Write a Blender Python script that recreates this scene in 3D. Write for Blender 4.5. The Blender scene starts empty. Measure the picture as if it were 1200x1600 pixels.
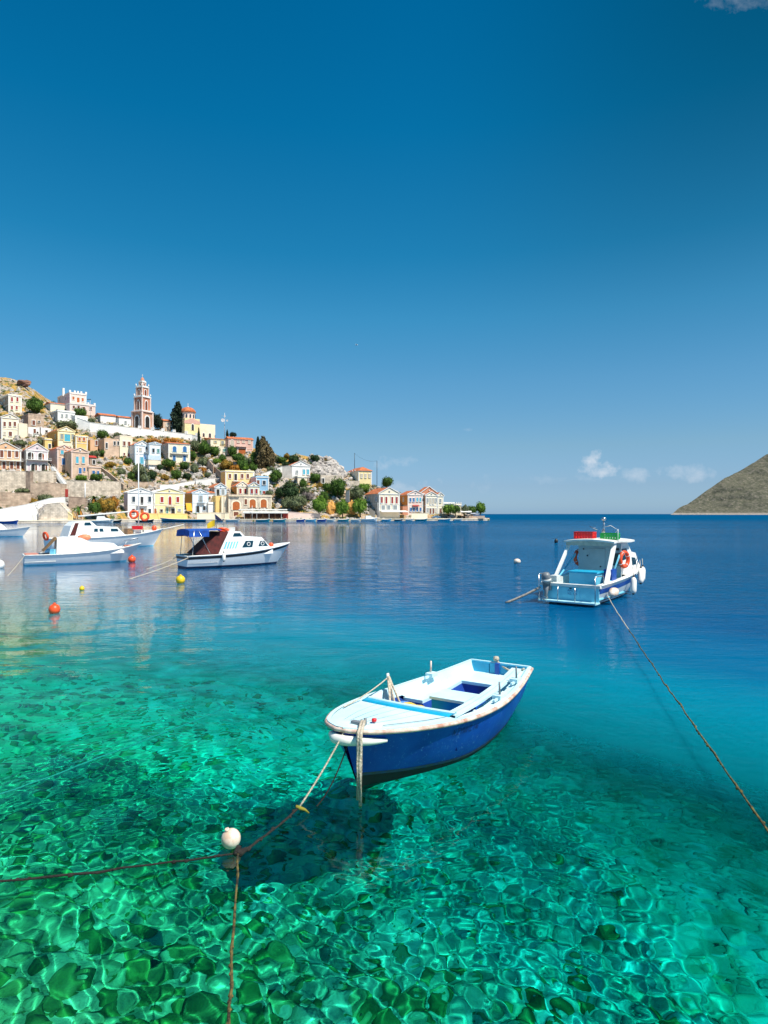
import bpy, bmesh, math, random
import numpy as np
from mathutils import Vector, Matrix, noise as mnoise

# ------------------------------------------------------------------ camera, sky, sun, exposure
SC = bpy.context.scene
COL = SC.collection
PI = math.pi
CAM_H = 3.1
F = 1000.0            # focal length in photo pixels (1200 x 1600)
cam = bpy.data.cameras.new('camera'); cam_o = bpy.data.objects.new('camera', cam); COL.objects.link(cam_o)
SC.camera = cam_o
cam.sensor_fit = 'VERTICAL'; cam.sensor_height = 36.0; cam.lens = 22.5
cam.shift_y = 0.0019; cam.clip_start = 0.1; cam.clip_end = 60000
cam_o.location = (0, 0, CAM_H); cam_o.rotation_euler = (PI/2, 0, 0)

SUN_EL = math.radians(57)
SUN_DIR = Vector((0.80*math.cos(SUN_EL), -0.60*math.cos(SUN_EL), math.sin(SUN_EL))).normalized()   # towards the sun
world = bpy.data.worlds.new('World'); SC.world = world; world.use_nodes = True

def build_world():
    nt = world.node_tree; n = nt.nodes; l = nt.links
    bg = n['Background']; bg.inputs[1].default_value = 0.0933
    sky = n.new('ShaderNodeTexSky'); sky.sky_type = 'NISHITA'; sky.sun_disc = False
    sky.sun_elevation = SUN_EL; sky.sun_rotation = math.atan2(SUN_DIR.x, SUN_DIR.y)
    sky.air_density = 1.0; sky.dust_density = 0.3; sky.ozone_density = 3.0; sky.altitude = 0
    tc = n.new('ShaderNodeTexCoord')
    sep = n.new('ShaderNodeSeparateXYZ'); l.new(tc.outputs['Generated'], sep.inputs[0])
    # deep, polarised blue overhead, paler towards the horizon
    ramp = n.new('ShaderNodeValToRGB'); l.new(sep.outputs['Z'], ramp.inputs[0])
    cr = ramp.color_ramp
    stops = SKY_STOPS
    cr.elements[0].position = stops[0][0]; cr.elements[0].color = (*stops[0][1], 1)
    cr.elements[1].position = stops[-1][0]; cr.elements[1].color = (*stops[-1][1], 1)
    for p, c in stops[1:-1]:
        e = cr.elements.new(p); e.color = (*c, 1)
    mul = n.new('ShaderNodeMixRGB'); mul.blend_type = 'MULTIPLY'; mul.inputs[0].default_value = 1
    l.new(sky.outputs[0], mul.inputs[1]); l.new(ramp.outputs[0], mul.inputs[2])
    # darkest (most polarised) part of the sky high on the right
    fx = n.new('ShaderNodeMapRange'); fx.interpolation_type = 'SMOOTHSTEP'; l.new(sep.outputs['X'], fx.inputs[0]); fx.inputs[1].default_value = 0; fx.inputs[2].default_value = .52
    fz = n.new('ShaderNodeMapRange'); fz.interpolation_type = 'SMOOTHSTEP'; l.new(sep.outputs['Z'], fz.inputs[0]); fz.inputs[1].default_value = .12; fz.inputs[2].default_value = .7
    fm = n.new('ShaderNodeMath'); fm.operation = 'MULTIPLY'; l.new(fx.outputs[0], fm.inputs[0]); l.new(fz.outputs[0], fm.inputs[1])
    pol = n.new('ShaderNodeMixRGB'); pol.blend_type = 'MULTIPLY'; l.new(fm.outputs[0], pol.inputs[0]); l.new(mul.outputs[0], pol.inputs[1]); pol.inputs[2].default_value = (.9, .46, .40, 1)
    col = pol.outputs[0]
    # small clouds low over the horizon: (azimuth tangent x/y, z/y, half width, half height, strength)
    def math_(op, a, b=None, c=None):
        m = n.new('ShaderNodeMath'); m.operation = op
        for i, v in enumerate((a, b, c)):
            if v is None: continue
            if isinstance(v, (int, float)): m.inputs[i].default_value = v
            else: l.new(v, m.inputs[i])
        return m.outputs[0]
    ysafe = math_('MAXIMUM', sep.outputs['Y'], 0.05)
    u = math_('DIVIDE', sep.outputs['X'], ysafe); v = math_('DIVIDE', sep.outputs['Z'], ysafe)
    comb = n.new('ShaderNodeCombineXYZ'); l.new(u, comb.inputs[0]); l.new(v, comb.inputs[1])
    nz = n.new('ShaderNodeTexNoise'); nz.inputs['Scale'].default_value = 26; nz.inputs['Detail'].default_value = 9
    nz.inputs['Roughness'].default_value = .62
    l.new(comb.outputs[0], nz.inputs['Vector'])
    front = math_('GREATER_THAN', sep.outputs['Y'], 0.06)
    total = None
    for (px, py, hw, hh, st) in CLOUDS:
        cu = (px-600)/F; cv = (803-py)/F
        du = math_('MULTIPLY', math_('SUBTRACT', u, cu), F/hw)
        dv = math_('MULTIPLY', math_('SUBTRACT', v, cv), F/hh)
        d2 = math_('ADD', math_('MULTIPLY', du, du), math_('MULTIPLY', dv, dv))
        e = math_('SUBTRACT', 1.0, d2)                       # 1 in the middle, 0 on the ellipse
        e = math_('ADD', math_('MULTIPLY', e, .42), math_('MULTIPLY', math_('SUBTRACT', nz.outputs['Fac'], .53), 3.2))
        e = math_('MULTIPLY', math_('MINIMUM', math_('MAXIMUM', e, 0), 1), st)
        inside = math_('GREATER_THAN', 2.2, d2)
        e = math_('MULTIPLY', e, inside)
        total = e if total is None else math_('MAXIMUM', total, e)
    total = math_('MULTIPLY', total, front)
    mix = n.new('ShaderNodeMixRGB'); l.new(total, mix.inputs[0]); l.new(col, mix.inputs[1])
    mix.inputs[2].default_value = (6.0, 6.4, 7.0, 1)
    l.new(mix.outputs[0], bg.inputs[0])

SKY_STOPS = [(0.0, (.397, .646, 1.148)), (.004, (.397, .646, 1.148)), (.013, (.424, .645, 1.07)), (.043, (.444, .607, .902)), (.1025, (.498, .689, .807)),
             (.1989, (.395, .79, .91)), (.29, (.23, .855, .98)), (.3738, (.09, .80, .96)), (.5164, (.014, .755, .965)), (.6237, (.001, .705, .93)), (1.0, (.001, .66, .89))]
CLOUDS = [(925, 716, 22, 17, 1.0), (936, 730, 32, 14, .9), (994, 741, 24, 12, .42), (1074, 737, 46, 15, .42), (870, 748, 56, 10, .25), (610, 723, 44, 12, .45),
          (635, 762, 50, 16, .5), (757, 757, 20, 14, .16), (728, 671, 9, 3, .3), (1150, -2, 70, 22, .22)]
build_world()

sl = bpy.data.lights.new('sun', 'SUN'); sl.energy = 5.0; sl.angle = math.radians(.5); sl.color = (1.0, .94, .84)
sun_o = bpy.data.objects.new('sun', sl); COL.objects.link(sun_o)
sun_o.rotation_euler = SUN_DIR.to_track_quat('Z', 'Y').to_euler(); sun_o.location = (20, -5, 40)
sl.cycles.is_caustics_light = True          # real refracted sunlight under the water surface
SC.view_settings.view_transform = 'Standard'; SC.view_settings.look = 'None'
SC.view_settings.exposure = 0.45; SC.view_settings.gamma = 1.0; SC.view_settings.use_curve_mapping = False
SC.cycles.use_denoising = True
SC.cycles.max_bounces = 10; SC.cycles.transmission_bounces = 6; SC.cycles.glossy_bounces = 4; SC.cycles.diffuse_bounces = 3
SC.cycles.transparent_max_bounces = 12
SC.cycles.sample_clamp_indirect = 6.0

# ------------------------------------------------------------------ helpers
def P(px, py, Y):
    """World point seen at photo pixel (px, py) at distance Y (surveying the place from the photograph)."""
    return Vector(((px-600)/F*Y, Y, CAM_H-(py-803)/F*Y))

def on_water(px, py, z=0.0):
    Y = (CAM_H-z)*F/(py-803)
    return Vector(((px-600)/F*Y, Y, z))

def nodes_of(name):
    m = bpy.data.materials.new(name); m.use_nodes = True
    nt = m.node_tree
    return m, nt, nt.nodes['Principled BSDF']

def mat(name, col, rough=.6, var=.12, scale=4.0, metal=0.0, bump=0.0, col2=None, detail=5, spec=.5, coords='Object'):
    """Principled surface whose colour wanders a little between col and a darker / second tone."""
    m, nt, b = nodes_of(name)
    n, l = nt.nodes, nt.links
    tc = n.new('ShaderNodeTexCoord'); nz = n.new('ShaderNodeTexNoise')
    nz.inputs['Scale'].default_value = scale; nz.inputs['Detail'].default_value = detail
    nz.inputs['Roughness'].default_value = .62
    l.new(tc.outputs[coords], nz.inputs['Vector'])
    r = n.new('ShaderNodeValToRGB'); l.new(nz.outputs['Fac'], r.inputs[0])
    c2 = col2 or tuple(max(0, c*(1-var*2)) for c in col)
    r.color_ramp.elements[0].position = .36; r.color_ramp.elements[0].color = (*c2, 1)
    r.color_ramp.elements[1].position = .62; r.color_ramp.elements[1].color = (*col, 1)
    l.new(r.outputs[0], b.inputs['Base Color'])
    b.inputs['Roughness'].default_value = rough; b.inputs['Metallic'].default_value = metal
    b.inputs['Specular IOR Level'].default_value = spec
    if bump:
        bp = n.new('ShaderNodeBump'); bp.inputs['Strength'].default_value = bump; bp.inputs['Distance'].default_value = .05
        l.new(nz.outputs['Fac'], bp.inputs['Height']); l.new(bp.outputs[0], b.inputs['Normal'])
    return m

def painted(name, col, col2, rough=.4, rust=(.30, .13, .05), amount=.5, scale=2.0):
    """Old boat paint: two tones, brushy grain, small chips and rust spots."""
    m, nt, b = nodes_of(name); n, l = nt.nodes, nt.links
    tc = n.new('ShaderNodeTexCoord')
    def nz(sc, det=5, dist=0.0):
        a = n.new('ShaderNodeTexNoise'); a.inputs['Scale'].default_value = sc; a.inputs['Detail'].default_value = det; a.inputs['Distortion'].default_value = dist; l.new(tc.outputs['Object'], a.inputs['Vector']); return a
    r = n.new('ShaderNodeValToRGB'); l.new(nz(scale, 7, .4).outputs['Fac'], r.inputs[0]); r.color_ramp.elements[0].position = .36; r.color_ramp.elements[0].color = (*col2, 1); r.color_ramp.elements[1].position = .60; r.color_ramp.elements[1].color = (*col, 1)
    c = nz(17, 4, 1.2); f = n.new('ShaderNodeMapRange'); l.new(c.outputs['Fac'], f.inputs[0]); f.inputs[1].default_value = .67; f.inputs[2].default_value = .73; f.inputs[4].default_value = amount
    mx = n.new('ShaderNodeMixRGB'); l.new(f.outputs[0], mx.inputs[0]); l.new(r.outputs[0], mx.inputs[1]); mx.inputs[2].default_value = (*rust, 1)
    l.new(mx.outputs[0], b.inputs['Base Color'])
    rr = n.new('ShaderNodeMapRange'); l.new(nz(6).outputs['Fac'], rr.inputs[0]); rr.inputs[3].default_value = rough-.12; rr.inputs[4].default_value = rough+.25; l.new(rr.outputs[0], b.inputs['Roughness'])
    bp = n.new('ShaderNodeBump'); bp.inputs['Strength'].default_value = .25; bp.inputs['Distance'].default_value = .01; l.new(nz(38, 4).outputs['Fac'], bp.inputs['Height']); l.new(bp.outputs[0], b.inputs['Normal'])
    return m

class MB:
    """Collects boxes, tubes, polygons and lofts, then builds them as ONE mesh object."""
    def __init__(self): self.v = []; self.f = []; self.s = []
    def add(self, vs, fs, smooth=False):
        o = len(self.v); self.v += [tuple(p) for p in vs]; self.f += [tuple(i+o for i in f) for f in fs]; self.s += [smooth]*len(fs)
        return self
    def box(self, c, s, rz=0.0, mtx=None):
        cx, cy, cz = c; a, b, d = s[0]/2, s[1]/2, s[2]/2
        vs = [Vector((x, y, z)) for z in (-d, d) for y in (-b, b) for x in (-a, a)]
        R = Matrix.Rotation(rz, 3, 'Z')
        if mtx is not None: R = mtx
        vs = [R @ p + Vector(c) for p in vs]
        return self.add(vs, [(0, 2, 3, 1), (4, 5, 7, 6), (0, 1, 5, 4), (2, 6, 7, 3), (0, 4, 6, 2), (1, 3, 7, 5)])
    def tube(self, pts, r, n=6, cap=True, smooth=True):
        pts = [Vector(p) for p in pts]
        rs = r if isinstance(r, (list, tuple)) else [r]*len(pts)
        vs = []; up = Vector((0, 0, 1))
        for i, p in enumerate(pts):
            t = (pts[min(i+1, len(pts)-1)]-pts[max(i-1, 0)]).normalized()
            a = t.cross(up)
            if a.length < 1e-3: a = t.cross(Vector((1, 0, 0)))
            a.normalize(); b = a.cross(t)
            for k in range(n):
                w = 2*PI*k/n; vs.append(p+(a*math.cos(w)+b*math.sin(w))*rs[i])
        fs = [(i*n+k, i*n+(k+1) % n, (i+1)*n+(k+1) % n, (i+1)*n+k) for i in range(len(pts)-1) for k in range(n)]
        if cap: fs += [tuple(range(n))[::-1], tuple((len(pts)-1)*n+k for k in range(n))]
        return self.add(vs, fs, smooth)
    def lathe(self, prof, c=(0, 0, 0), n=12, smooth=True, axis=None):
        vs = []
        for (r, z) in prof:
            for k in range(n):
                a = 2*PI*k/n; vs.append(Vector((r*math.cos(a), r*math.sin(a), z)))
        if axis is not None:
            q = Vector((0, 0, 1)).rotation_difference(Vector(axis)); vs = [q @ p for p in vs]
        vs = [p+Vector(c) for p in vs]
        fs = [(i*n+k, i*n+(k+1) % n, (i+1)*n+(k+1) % n, (i+1)*n+k) for i in range(len(prof)-1) for k in range(n)]
        fs += [tuple(range(n))[::-1], tuple((len(prof)-1)*n+k for k in range(n))]
        return self.add(vs, fs, smooth)
    def prism(self, poly, h):
        """poly: list of 3-D points (planar); h: extrusion vector."""
        k = len(poly); h = Vector(h); p = [Vector(q) for q in poly]
        vs = p+[q+h for q in p]
        fs = [tuple(range(k))[::-1], tuple(range(k, 2*k))]+[(i, (i+1) % k, k+(i+1) % k, k+i) for i in range(k)]
        return self.add(vs, fs)
    def grid(self, rows, smooth=True, close=False):
        m = len(rows[0]); vs = [p for r in rows for p in r]
        fs = [(i*m+j, i*m+j+1, (i+1)*m+j+1, (i+1)*m+j) for i in range(len(rows)-1) for j in range(m-1)]
        if close: fs += [(i*m+m-1, i*m, (i+1)*m, (i+1)*m+m-1) for i in range(len(rows)-1)]
        return self.add(vs, fs, smooth)
    def mesh(self, name, m=None, fix=True):
        me = bpy.data.meshes.new(name); me.from_pydata([tuple(p) for p in self.v], [], self.f)
        me.polygons.foreach_set('use_smooth', self.s)
        if fix:
            bm = bmesh.new(); bm.from_mesh(me); bmesh.ops.recalc_face_normals(bm, faces=bm.faces); bm.to_mesh(me); bm.free()
        if m: me.materials.append(m)
        return me
    def build(self, name, m=None, parent=None, mtx=None, fix=True, **tags):
        o = bpy.data.objects.new(name, self.mesh(name, m, fix)); COL.objects.link(o)
        if parent is not None: o.parent = parent
        if mtx is not None: o.matrix_local = mtx
        for k, w in tags.items(): o[k] = w
        return o

def thing(name, label, cat, loc=(0, 0, 0), rz=0.0, group=None):
    o = bpy.data.objects.new(name, None); COL.objects.link(o); o.empty_display_size = .3
    o.location = loc; o.rotation_euler = (0, 0, rz); o['label'] = label; o['category'] = cat
    if group: o['group'] = group
    return o

def tag(o, label=None, cat=None, group=None, kind=None):
    for k, w in (('label', label), ('category', cat), ('group', group), ('kind', kind)):
        if w: o[k] = w
    return o

def link_copy(src, parent=None, name=None):
    c = src.copy(); COL.objects.link(c)
    if parent is not None: c.parent = parent
    return c

def catenary(a, b, sag, n=14):
    a, b = Vector(a), Vector(b)
    return [a.lerp(b, i/n)-Vector((0, 0, sag*4*(i/n)*(1-i/n))) for i in range(n+1)]

# ------------------------------------------------------------------ water
def sea_depth(x, y):
    """Depth of the sea bed below still water; shallow at the near left, falling away to the right and outwards."""
    x = np.asarray(x, float); y = np.asarray(y, float)
    d = 2.15+.34*(y-4)+np.where(x > 0, .36, .20)*x
    d = np.maximum(d, 1.5+.03*(y-4))
    d = np.where(d > 12, 12+(1-np.exp(-(d-12)/20))*20, d)
    return np.clip(d, .9, 40)

def waves(x, y, cell):
    rng = random.Random(3); z = np.zeros_like(x)
    wx = x+.25*np.sin(y*1.1+.7)+.10*np.sin(y*2.9+x*1.1)+.03*np.sin(x*6.3-y*4.7); wy = y+.23*np.sin(x*1.2+2.1)+.09*np.sin(x*3.3-y*.9)+.03*np.sin(x*4.9+y*5.9)
    for i in range(66):
        L = .095*1.062**i; k = 2*PI/L
        if L < 1.0: a = i*2.39996+rng.uniform(-.2, .2)
        else: a = rng.gauss(1.75, .8)
        A = .00145*L**.84*(1.15 if L < .24 else (.50 if L < 1.6 else .80*(1.6/L)**.3)); ph = rng.uniform(0, 2*PI)
        fade = np.clip((L/cell-3.5)/3.0, 0, 1)
        q = np.sin(x*rng.uniform(.3, 1.7)+y*rng.uniform(.3, 1.7)+i*1.7)*.5+.75
        z += A*fade*q*np.sin(k*(wx*math.cos(a)+wy*math.sin(a))+ph)
    return z*np.clip(2.0/sea_depth(x, y), .4, 1)**.6

def graded(lo, hi, dense_lo, dense_hi, step, grow):
    mid = list(np.arange(dense_lo, dense_hi, step)); s = step; x = mid[-1]; up = []
    while x < hi: s *= grow; x += s; up.append(min(x, hi))
    s = step; x = mid[0]; dn = []
    while x > lo: s *= grow; x -= s; dn.append(max(x, lo))
    return np.array(dn[::-1]+mid+up)

def build_water():
    xs = graded(-9000, 9000, -4.4, 5.0, .022, 1.025); ys = graded(-14, 30000, 3.5, 10.0, .022, 1.017)
    X, Y = np.meshgrid(xs, ys)
    cx = np.gradient(xs)[None, :]+0*X; cy = np.gradient(ys)[:, None]+0*X
    Z = waves(X, Y, np.maximum(cx, cy))
    ny, nx = X.shape
    v = np.stack([X, Y, Z], -1).reshape(-1, 3)
    i = np.arange(nx*ny).reshape(ny, nx)
    f = np.stack([i[:-1, :-1], i[:-1, 1:], i[1:, 1:], i[1:, :-1]], -1).reshape(-1, 4)
    # close the body of water with sides and a floor far under the sea bed
    ring = np.concatenate([i[0, :], i[1:, -1], i[-1, -2::-1], i[-2:0:-1, 0]])
    low = v[ring].copy(); low[:, 2] = -60; n0 = len(v)
    v = np.concatenate([v, low]); m = len(ring); a = np.arange(m); b = (a+1) % m
    sides = np.stack([ring[a], n0+a, n0+b, ring[b]], -1)
    me = bpy.data.meshes.new('sea_water')
    faces = f.tolist()+sides.tolist()+[list(range(n0+m-1, n0-1, -1))]
    me.from_pydata(v.tolist(), [], faces)
    me.polygons.foreach_set('use_smooth', [True]*len(f)+[False]*(len(faces)-len(f)))
    at = me.attributes.new('depth', 'FLOAT', 'POINT')
    at.data.foreach_set('value', sea_depth(v[:, 0], v[:, 1]).astype('f4'))
    o = bpy.data.objects.new('sea_water', me); COL.objects.link(o); tag(o, 'clear calm turquoise to deep blue harbour water', None, None, 'structure')
    o.cycles.is_caustics_caster = True
    m, nt, b = nodes_of('sea_water'); n, l = nt.nodes, nt.links; n.remove(b); out = n['Material Output']
    tc = n.new('ShaderNodeTexCoord')
    mp = n.new('ShaderNodeMapping'); mp.inputs['Scale'].default_value = (.55, 1.6, 1); l.new(tc.outputs['Object'], mp.inputs[0])
    n1 = n.new('ShaderNodeTexNoise'); n1.inputs['Scale'].default_value = 1.0; n1.inputs['Detail'].default_value = 4; n1.inputs['Roughness'].default_value = .55
    l.new(mp.outputs[0], n1.inputs['Vector'])
    # wind patches: ripples stronger in some bands of the far water
    n2 = n.new('ShaderNodeTexNoise'); n2.inputs['Scale'].default_value = .012; n2.inputs['Detail'].default_value = 3
    mp2 = n.new('ShaderNodeMapping'); mp2.inputs['Scale'].default_value = (1, 2.5, 1); l.new(tc.outputs['Object'], mp2.inputs[0]); l.new(mp2.outputs[0], n2.inputs['Vector'])
    r2 = n.new('ShaderNodeMapRange'); l.new(n2.outputs['Fac'], r2.inputs[0]); r2.inputs[1].default_value = .4; r2.inputs[2].default_value = .6
    r2.inputs[3].default_value = .35; r2.inputs[4].default_value = 1.0
    # calm near the camera (mesh waves do the work there), rippled beyond
    sp = n.new('ShaderNodeSeparateXYZ'); l.new(tc.outputs['Object'], sp.inputs[0])
    r3 = n.new('ShaderNodeMapRange'); l.new(sp.outputs['Y'], r3.inputs[0]); r3.inputs[1].default_value = 6; r3.inputs[2].default_value = 26
    r3.inputs[3].default_value = .12; r3.inputs[4].default_value = BUMP_FAR
    r4 = n.new('ShaderNodeMapRange'); r4.interpolation_type = 'SMOOTHSTEP'; l.new(sp.outputs['X'], r4.inputs[0]); r4.inputs[1].default_value = -14; r4.inputs[2].default_value = 16
    r4.inputs[3].default_value = .42; r4.inputs[4].default_value = 1.5
    m4 = n.new('ShaderNodeMath'); m4.operation = 'MULTIPLY'; l.new(r2.outputs[0], m4.inputs[0]); l.new(r4.outputs[0], m4.inputs[1])
    ml = n.new('ShaderNodeMath'); ml.operation = 'MULTIPLY'; l.new(m4.outputs[0], ml.inputs[0]); l.new(r3.outputs[0], ml.inputs[1])
    n1b = n.new('ShaderNodeTexNoise'); n1b.inputs['Scale'].default_value = 4.2; n1b.inputs['Detail'].default_value = 3; l.new(mp.outputs[0], n1b.inputs['Vector'])
    hsum = n.new('ShaderNodeMath'); hsum.operation = 'MULTIPLY_ADD'; l.new(n1b.outputs['Fac'], hsum.inputs[0]); hsum.inputs[1].default_value = .28; l.new(n1.outputs['Fac'], hsum.inputs[2])
    bp = n.new('ShaderNodeBump'); bp.inputs['Distance'].default_value = .12; l.new(ml.outputs[0], bp.inputs['Strength']); l.new(hsum.outputs[0], bp.inputs['Height'])
    refr = n.new('ShaderNodeBsdfRefraction'); refr.inputs['IOR'].default_value = 1.33; refr.inputs['Roughness'].default_value = 0
    dif = n.new('ShaderNodeSubsurfaceScattering'); dif.falloff = 'BURLEY'; dif.inputs['Scale'].default_value = .5; dif.inputs['Radius'].default_value = (.3, 1, 1)
    l.new(bp.outputs[0], dif.inputs['Normal'])
    gl = n.new('ShaderNodeBsdfGlossy'); gl.inputs['Roughness'].default_value = .03; gl.inputs[0].default_value = (1, 1, 1, 1); l.new(bp.outputs[0], gl.inputs['Normal'])
    fr = n.new('ShaderNodeFresnel'); fr.inputs[0].default_value = FRES; l.new(bp.outputs[0], fr.inputs['Normal'])
    # the open sea is ruffled: its tilted wavelets mirror less of the low sky than flat water would
    rf = n.new('ShaderNodeMapRange'); rf.interpolation_type = 'SMOOTHSTEP'; l.new(sp.outputs['Y'], rf.inputs[0]); rf.inputs[1].default_value = 60; rf.inputs[2].default_value = 420
    rf.inputs[3].default_value = FAR_FR[0]; rf.inputs[4].default_value = FAR_FR[1]
    fm = n.new('ShaderNodeMath'); fm.operation = 'MULTIPLY'; l.new(fr.outputs[0], fm.inputs[0]); l.new(rf.outputs[0], fm.inputs[1])
    r5 = n.new('ShaderNodeMapRange'); r5.interpolation_type = 'SMOOTHSTEP'; l.new(sp.outputs['X'], r5.inputs[0]); r5.inputs[1].default_value = -9; r5.inputs[2].default_value = 7
    r5.inputs[3].default_value = 1.0; r5.inputs[4].default_value = .27
    fm5 = n.new('ShaderNodeMath'); fm5.operation = 'MULTIPLY'; l.new(fm.outputs[0], fm5.inputs[0]); l.new(r5.outputs[0], fm5.inputs[1])
    atn = n.new('ShaderNodeAttribute'); atn.attribute_name = 'depth'
    # the water absorbs red first: what is seen through it takes a deeper tint with depth, and the open water turns blue
    nd = n.new('ShaderNodeMath'); nd.operation = 'DIVIDE'; l.new(atn.outputs['Fac'], nd.inputs[0]); nd.inputs[1].default_value = 14.0
    def ramp(stops):
        r = n.new('ShaderNodeValToRGB'); l.new(nd.outputs[0], r.inputs[0]); e = r.color_ramp.elements
        e[0].position = stops[0][0]/14; e[0].color = (*stops[0][1], 1); e[1].position = stops[-1][0]/14; e[1].color = (*stops[-1][1], 1)
        for p, c in stops[1:-1]:
            q = e.new(p/14); q.color = (*c, 1)
        return r
    tint = ramp(TINT); l.new(tint.outputs[0], refr.inputs['Color'])
    body = ramp(BODY); l.new(body.outputs[0], dif.inputs['Color'])
    fac = ramp([(p, (c, c, c)) for p, c in BODY_FAC])
    mx = n.new('ShaderNodeMixShader'); l.new(fac.outputs[0], mx.inputs[0]); l.new(refr.outputs[0], mx.inputs[1]); l.new(dif.outputs[0], mx.inputs[2])
    mg = n.new('ShaderNodeMixShader'); l.new(fm5.outputs[0], mg.inputs[0]); l.new(mx.outputs[0], mg.inputs[1]); l.new(gl.outputs[0], mg.inputs[2])
    l.new(mg.outputs[0], out.inputs['Surface'])
    me.materials.append(m)
    return o
FRES = 1.34; BUMP_FAR = .9; FAR_FR = (1.0, .05)
TINT = [(.9, (.55, 1, .88)), (2.2, (.22, 1, .96)), (4, (.03, 1, 1)), (7, (.0, .9, 1)), (14, (0, .4, .7))]
BODY = [(.9, (.0, .28, .26)), (3, (.0, .32, .34)), (4.5, (.0, .36, .44)), (6.0, (.0, .26, .38)), (7.5, (.0, .12, .25)), (10, (.0, .064, .172)), (14, (0, .066, .165))]
BODY_FAC = [(.9, .0), (3.0, .0), (4.35, .03), (4.9, .30), (5.6, .48), (6.6, .72), (8.5, .95), (10, 1.0)]
water = build_water()

# ------------------------------------------------------------------ sea bed and its stones
def make_bed_mats():
    def stone(name, cols, scale):
        m, nt, b = nodes_of(name); n, l = nt.nodes, nt.links
        tc = n.new('ShaderNodeTexCoord'); oi = n.new('ShaderNodeObjectInfo'); add = n.new('ShaderNodeVectorMath'); add.operation = 'ADD'
        geo = n.new('ShaderNodeNewGeometry')
        nz = n.new('ShaderNodeTexNoise'); nz.inputs['Scale'].default_value = scale; nz.inputs['Detail'].default_value = 6
        l.new(geo.outputs['Position'], nz.inputs['Vector'])
        r = n.new('ShaderNodeValToRGB'); l.new(nz.outputs['Fac'], r.inputs[0])
        k = len(cols); r.color_ramp.elements[0].position = .3; r.color_ramp.elements[1].position = .7
        r.color_ramp.elements[0].color = (*cols[0], 1); r.color_ramp.elements[1].color = (*cols[-1], 1)
        for i, c in enumerate(cols[1:-1]):
            e = r.color_ramp.elements.new(.3+.4*(i+1)/(k-1)); e.color = (*c, 1)
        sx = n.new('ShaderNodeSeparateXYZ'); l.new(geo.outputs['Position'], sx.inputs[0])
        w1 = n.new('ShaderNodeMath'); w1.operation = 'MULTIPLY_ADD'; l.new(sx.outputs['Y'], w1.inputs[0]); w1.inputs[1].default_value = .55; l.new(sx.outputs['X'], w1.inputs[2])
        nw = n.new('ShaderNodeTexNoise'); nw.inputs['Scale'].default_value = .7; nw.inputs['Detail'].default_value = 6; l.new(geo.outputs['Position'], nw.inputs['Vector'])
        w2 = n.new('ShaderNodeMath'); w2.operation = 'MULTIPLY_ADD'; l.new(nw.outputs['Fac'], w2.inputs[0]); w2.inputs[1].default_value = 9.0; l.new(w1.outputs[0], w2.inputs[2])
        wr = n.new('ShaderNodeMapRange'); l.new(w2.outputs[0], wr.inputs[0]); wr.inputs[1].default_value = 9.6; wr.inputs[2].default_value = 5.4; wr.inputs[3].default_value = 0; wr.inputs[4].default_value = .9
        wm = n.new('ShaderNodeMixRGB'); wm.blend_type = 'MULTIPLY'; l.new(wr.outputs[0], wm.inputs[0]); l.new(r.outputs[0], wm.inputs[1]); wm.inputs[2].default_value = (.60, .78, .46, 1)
        l.new(wm.outputs[0], b.inputs['Base Color']); b.inputs['Roughness'].default_value = .9
        n3 = n.new('ShaderNodeTexNoise'); n3.inputs['Scale'].default_value = 14; n3.inputs['Detail'].default_value = 6; l.new(geo.outputs['Position'], n3.inputs['Vector'])
        bp = n.new('ShaderNodeBump'); bp.inputs['Strength'].default_value = .8; bp.inputs['Distance'].default_value = .04; l.new(n3.outputs['Fac'], bp.inputs['Height']); l.new(bp.outputs[0], b.inputs['Normal'])
        return m
    return (stone('seabed_gravel', [(.18, .32, .14), (.48, .62, .44), (.74, .82, .70)], 1.6),
            stone('stone_algae', [(.03, .12, .02), (.08, .24, .05), (.24, .42, .12)], 3.0),
            stone('stone_pale', [(.26, .38, .22), (.5, .62, .44), (.72, .78, .62)], 3.4),
            stone('stone_mossy', [(.04, .12, .03), (.16, .3, .1), (.38, .48, .24)], 2.2))
GRAVEL, ALGAE, PALE, MOSSY = make_bed_mats()

def bed_z(x, y):
    x = np.asarray(x, float); y = np.asarray(y, float)
    n = (np.sin(x*1.3+1.1*np.sin(y*.7))*np.sin(y*1.1+.8*np.sin(x*.9))*.14+np.sin(x*3.1+y*1.7)*np.sin(y*2.9-x*1.2)*.05
         + np.sin(x*.37+2)*np.sin(y*.31+1)*.3)
    return -sea_depth(x, y)+n

def build_bed():
    xs = graded(-8990, 8990, -8, 9, .14, 1.12); ys = graded(-13.9, 29990, 2.5, 16, .14, 1.12)
    X, Y = np.meshgrid(xs, ys); Z = bed_z(X, Y)+np.random.RandomState(2).rand(*X.shape)*.03
    ny, nx = X.shape; i = np.arange(nx*ny).reshape(ny, nx)
    f = np.stack([i[:-1, :-1], i[:-1, 1:], i[1:, 1:], i[1:, :-1]], -1).reshape(-1, 4)
    me = bpy.data.meshes.new('seabed'); me.from_pydata(np.stack([X, Y, Z], -1).reshape(-1, 3).tolist(), [], f.tolist())
    me.polygons.foreach_set('use_smooth', [True]*len(f)); me.materials.append(GRAVEL)
    o = bpy.data.objects.new('seabed', me); COL.objects.link(o); tag(o, 'pale stony sea bed under clear water', None, None, 'structure')
    o.cycles.is_caustics_receiver = True
    return o
seabed = build_bed()

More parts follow.
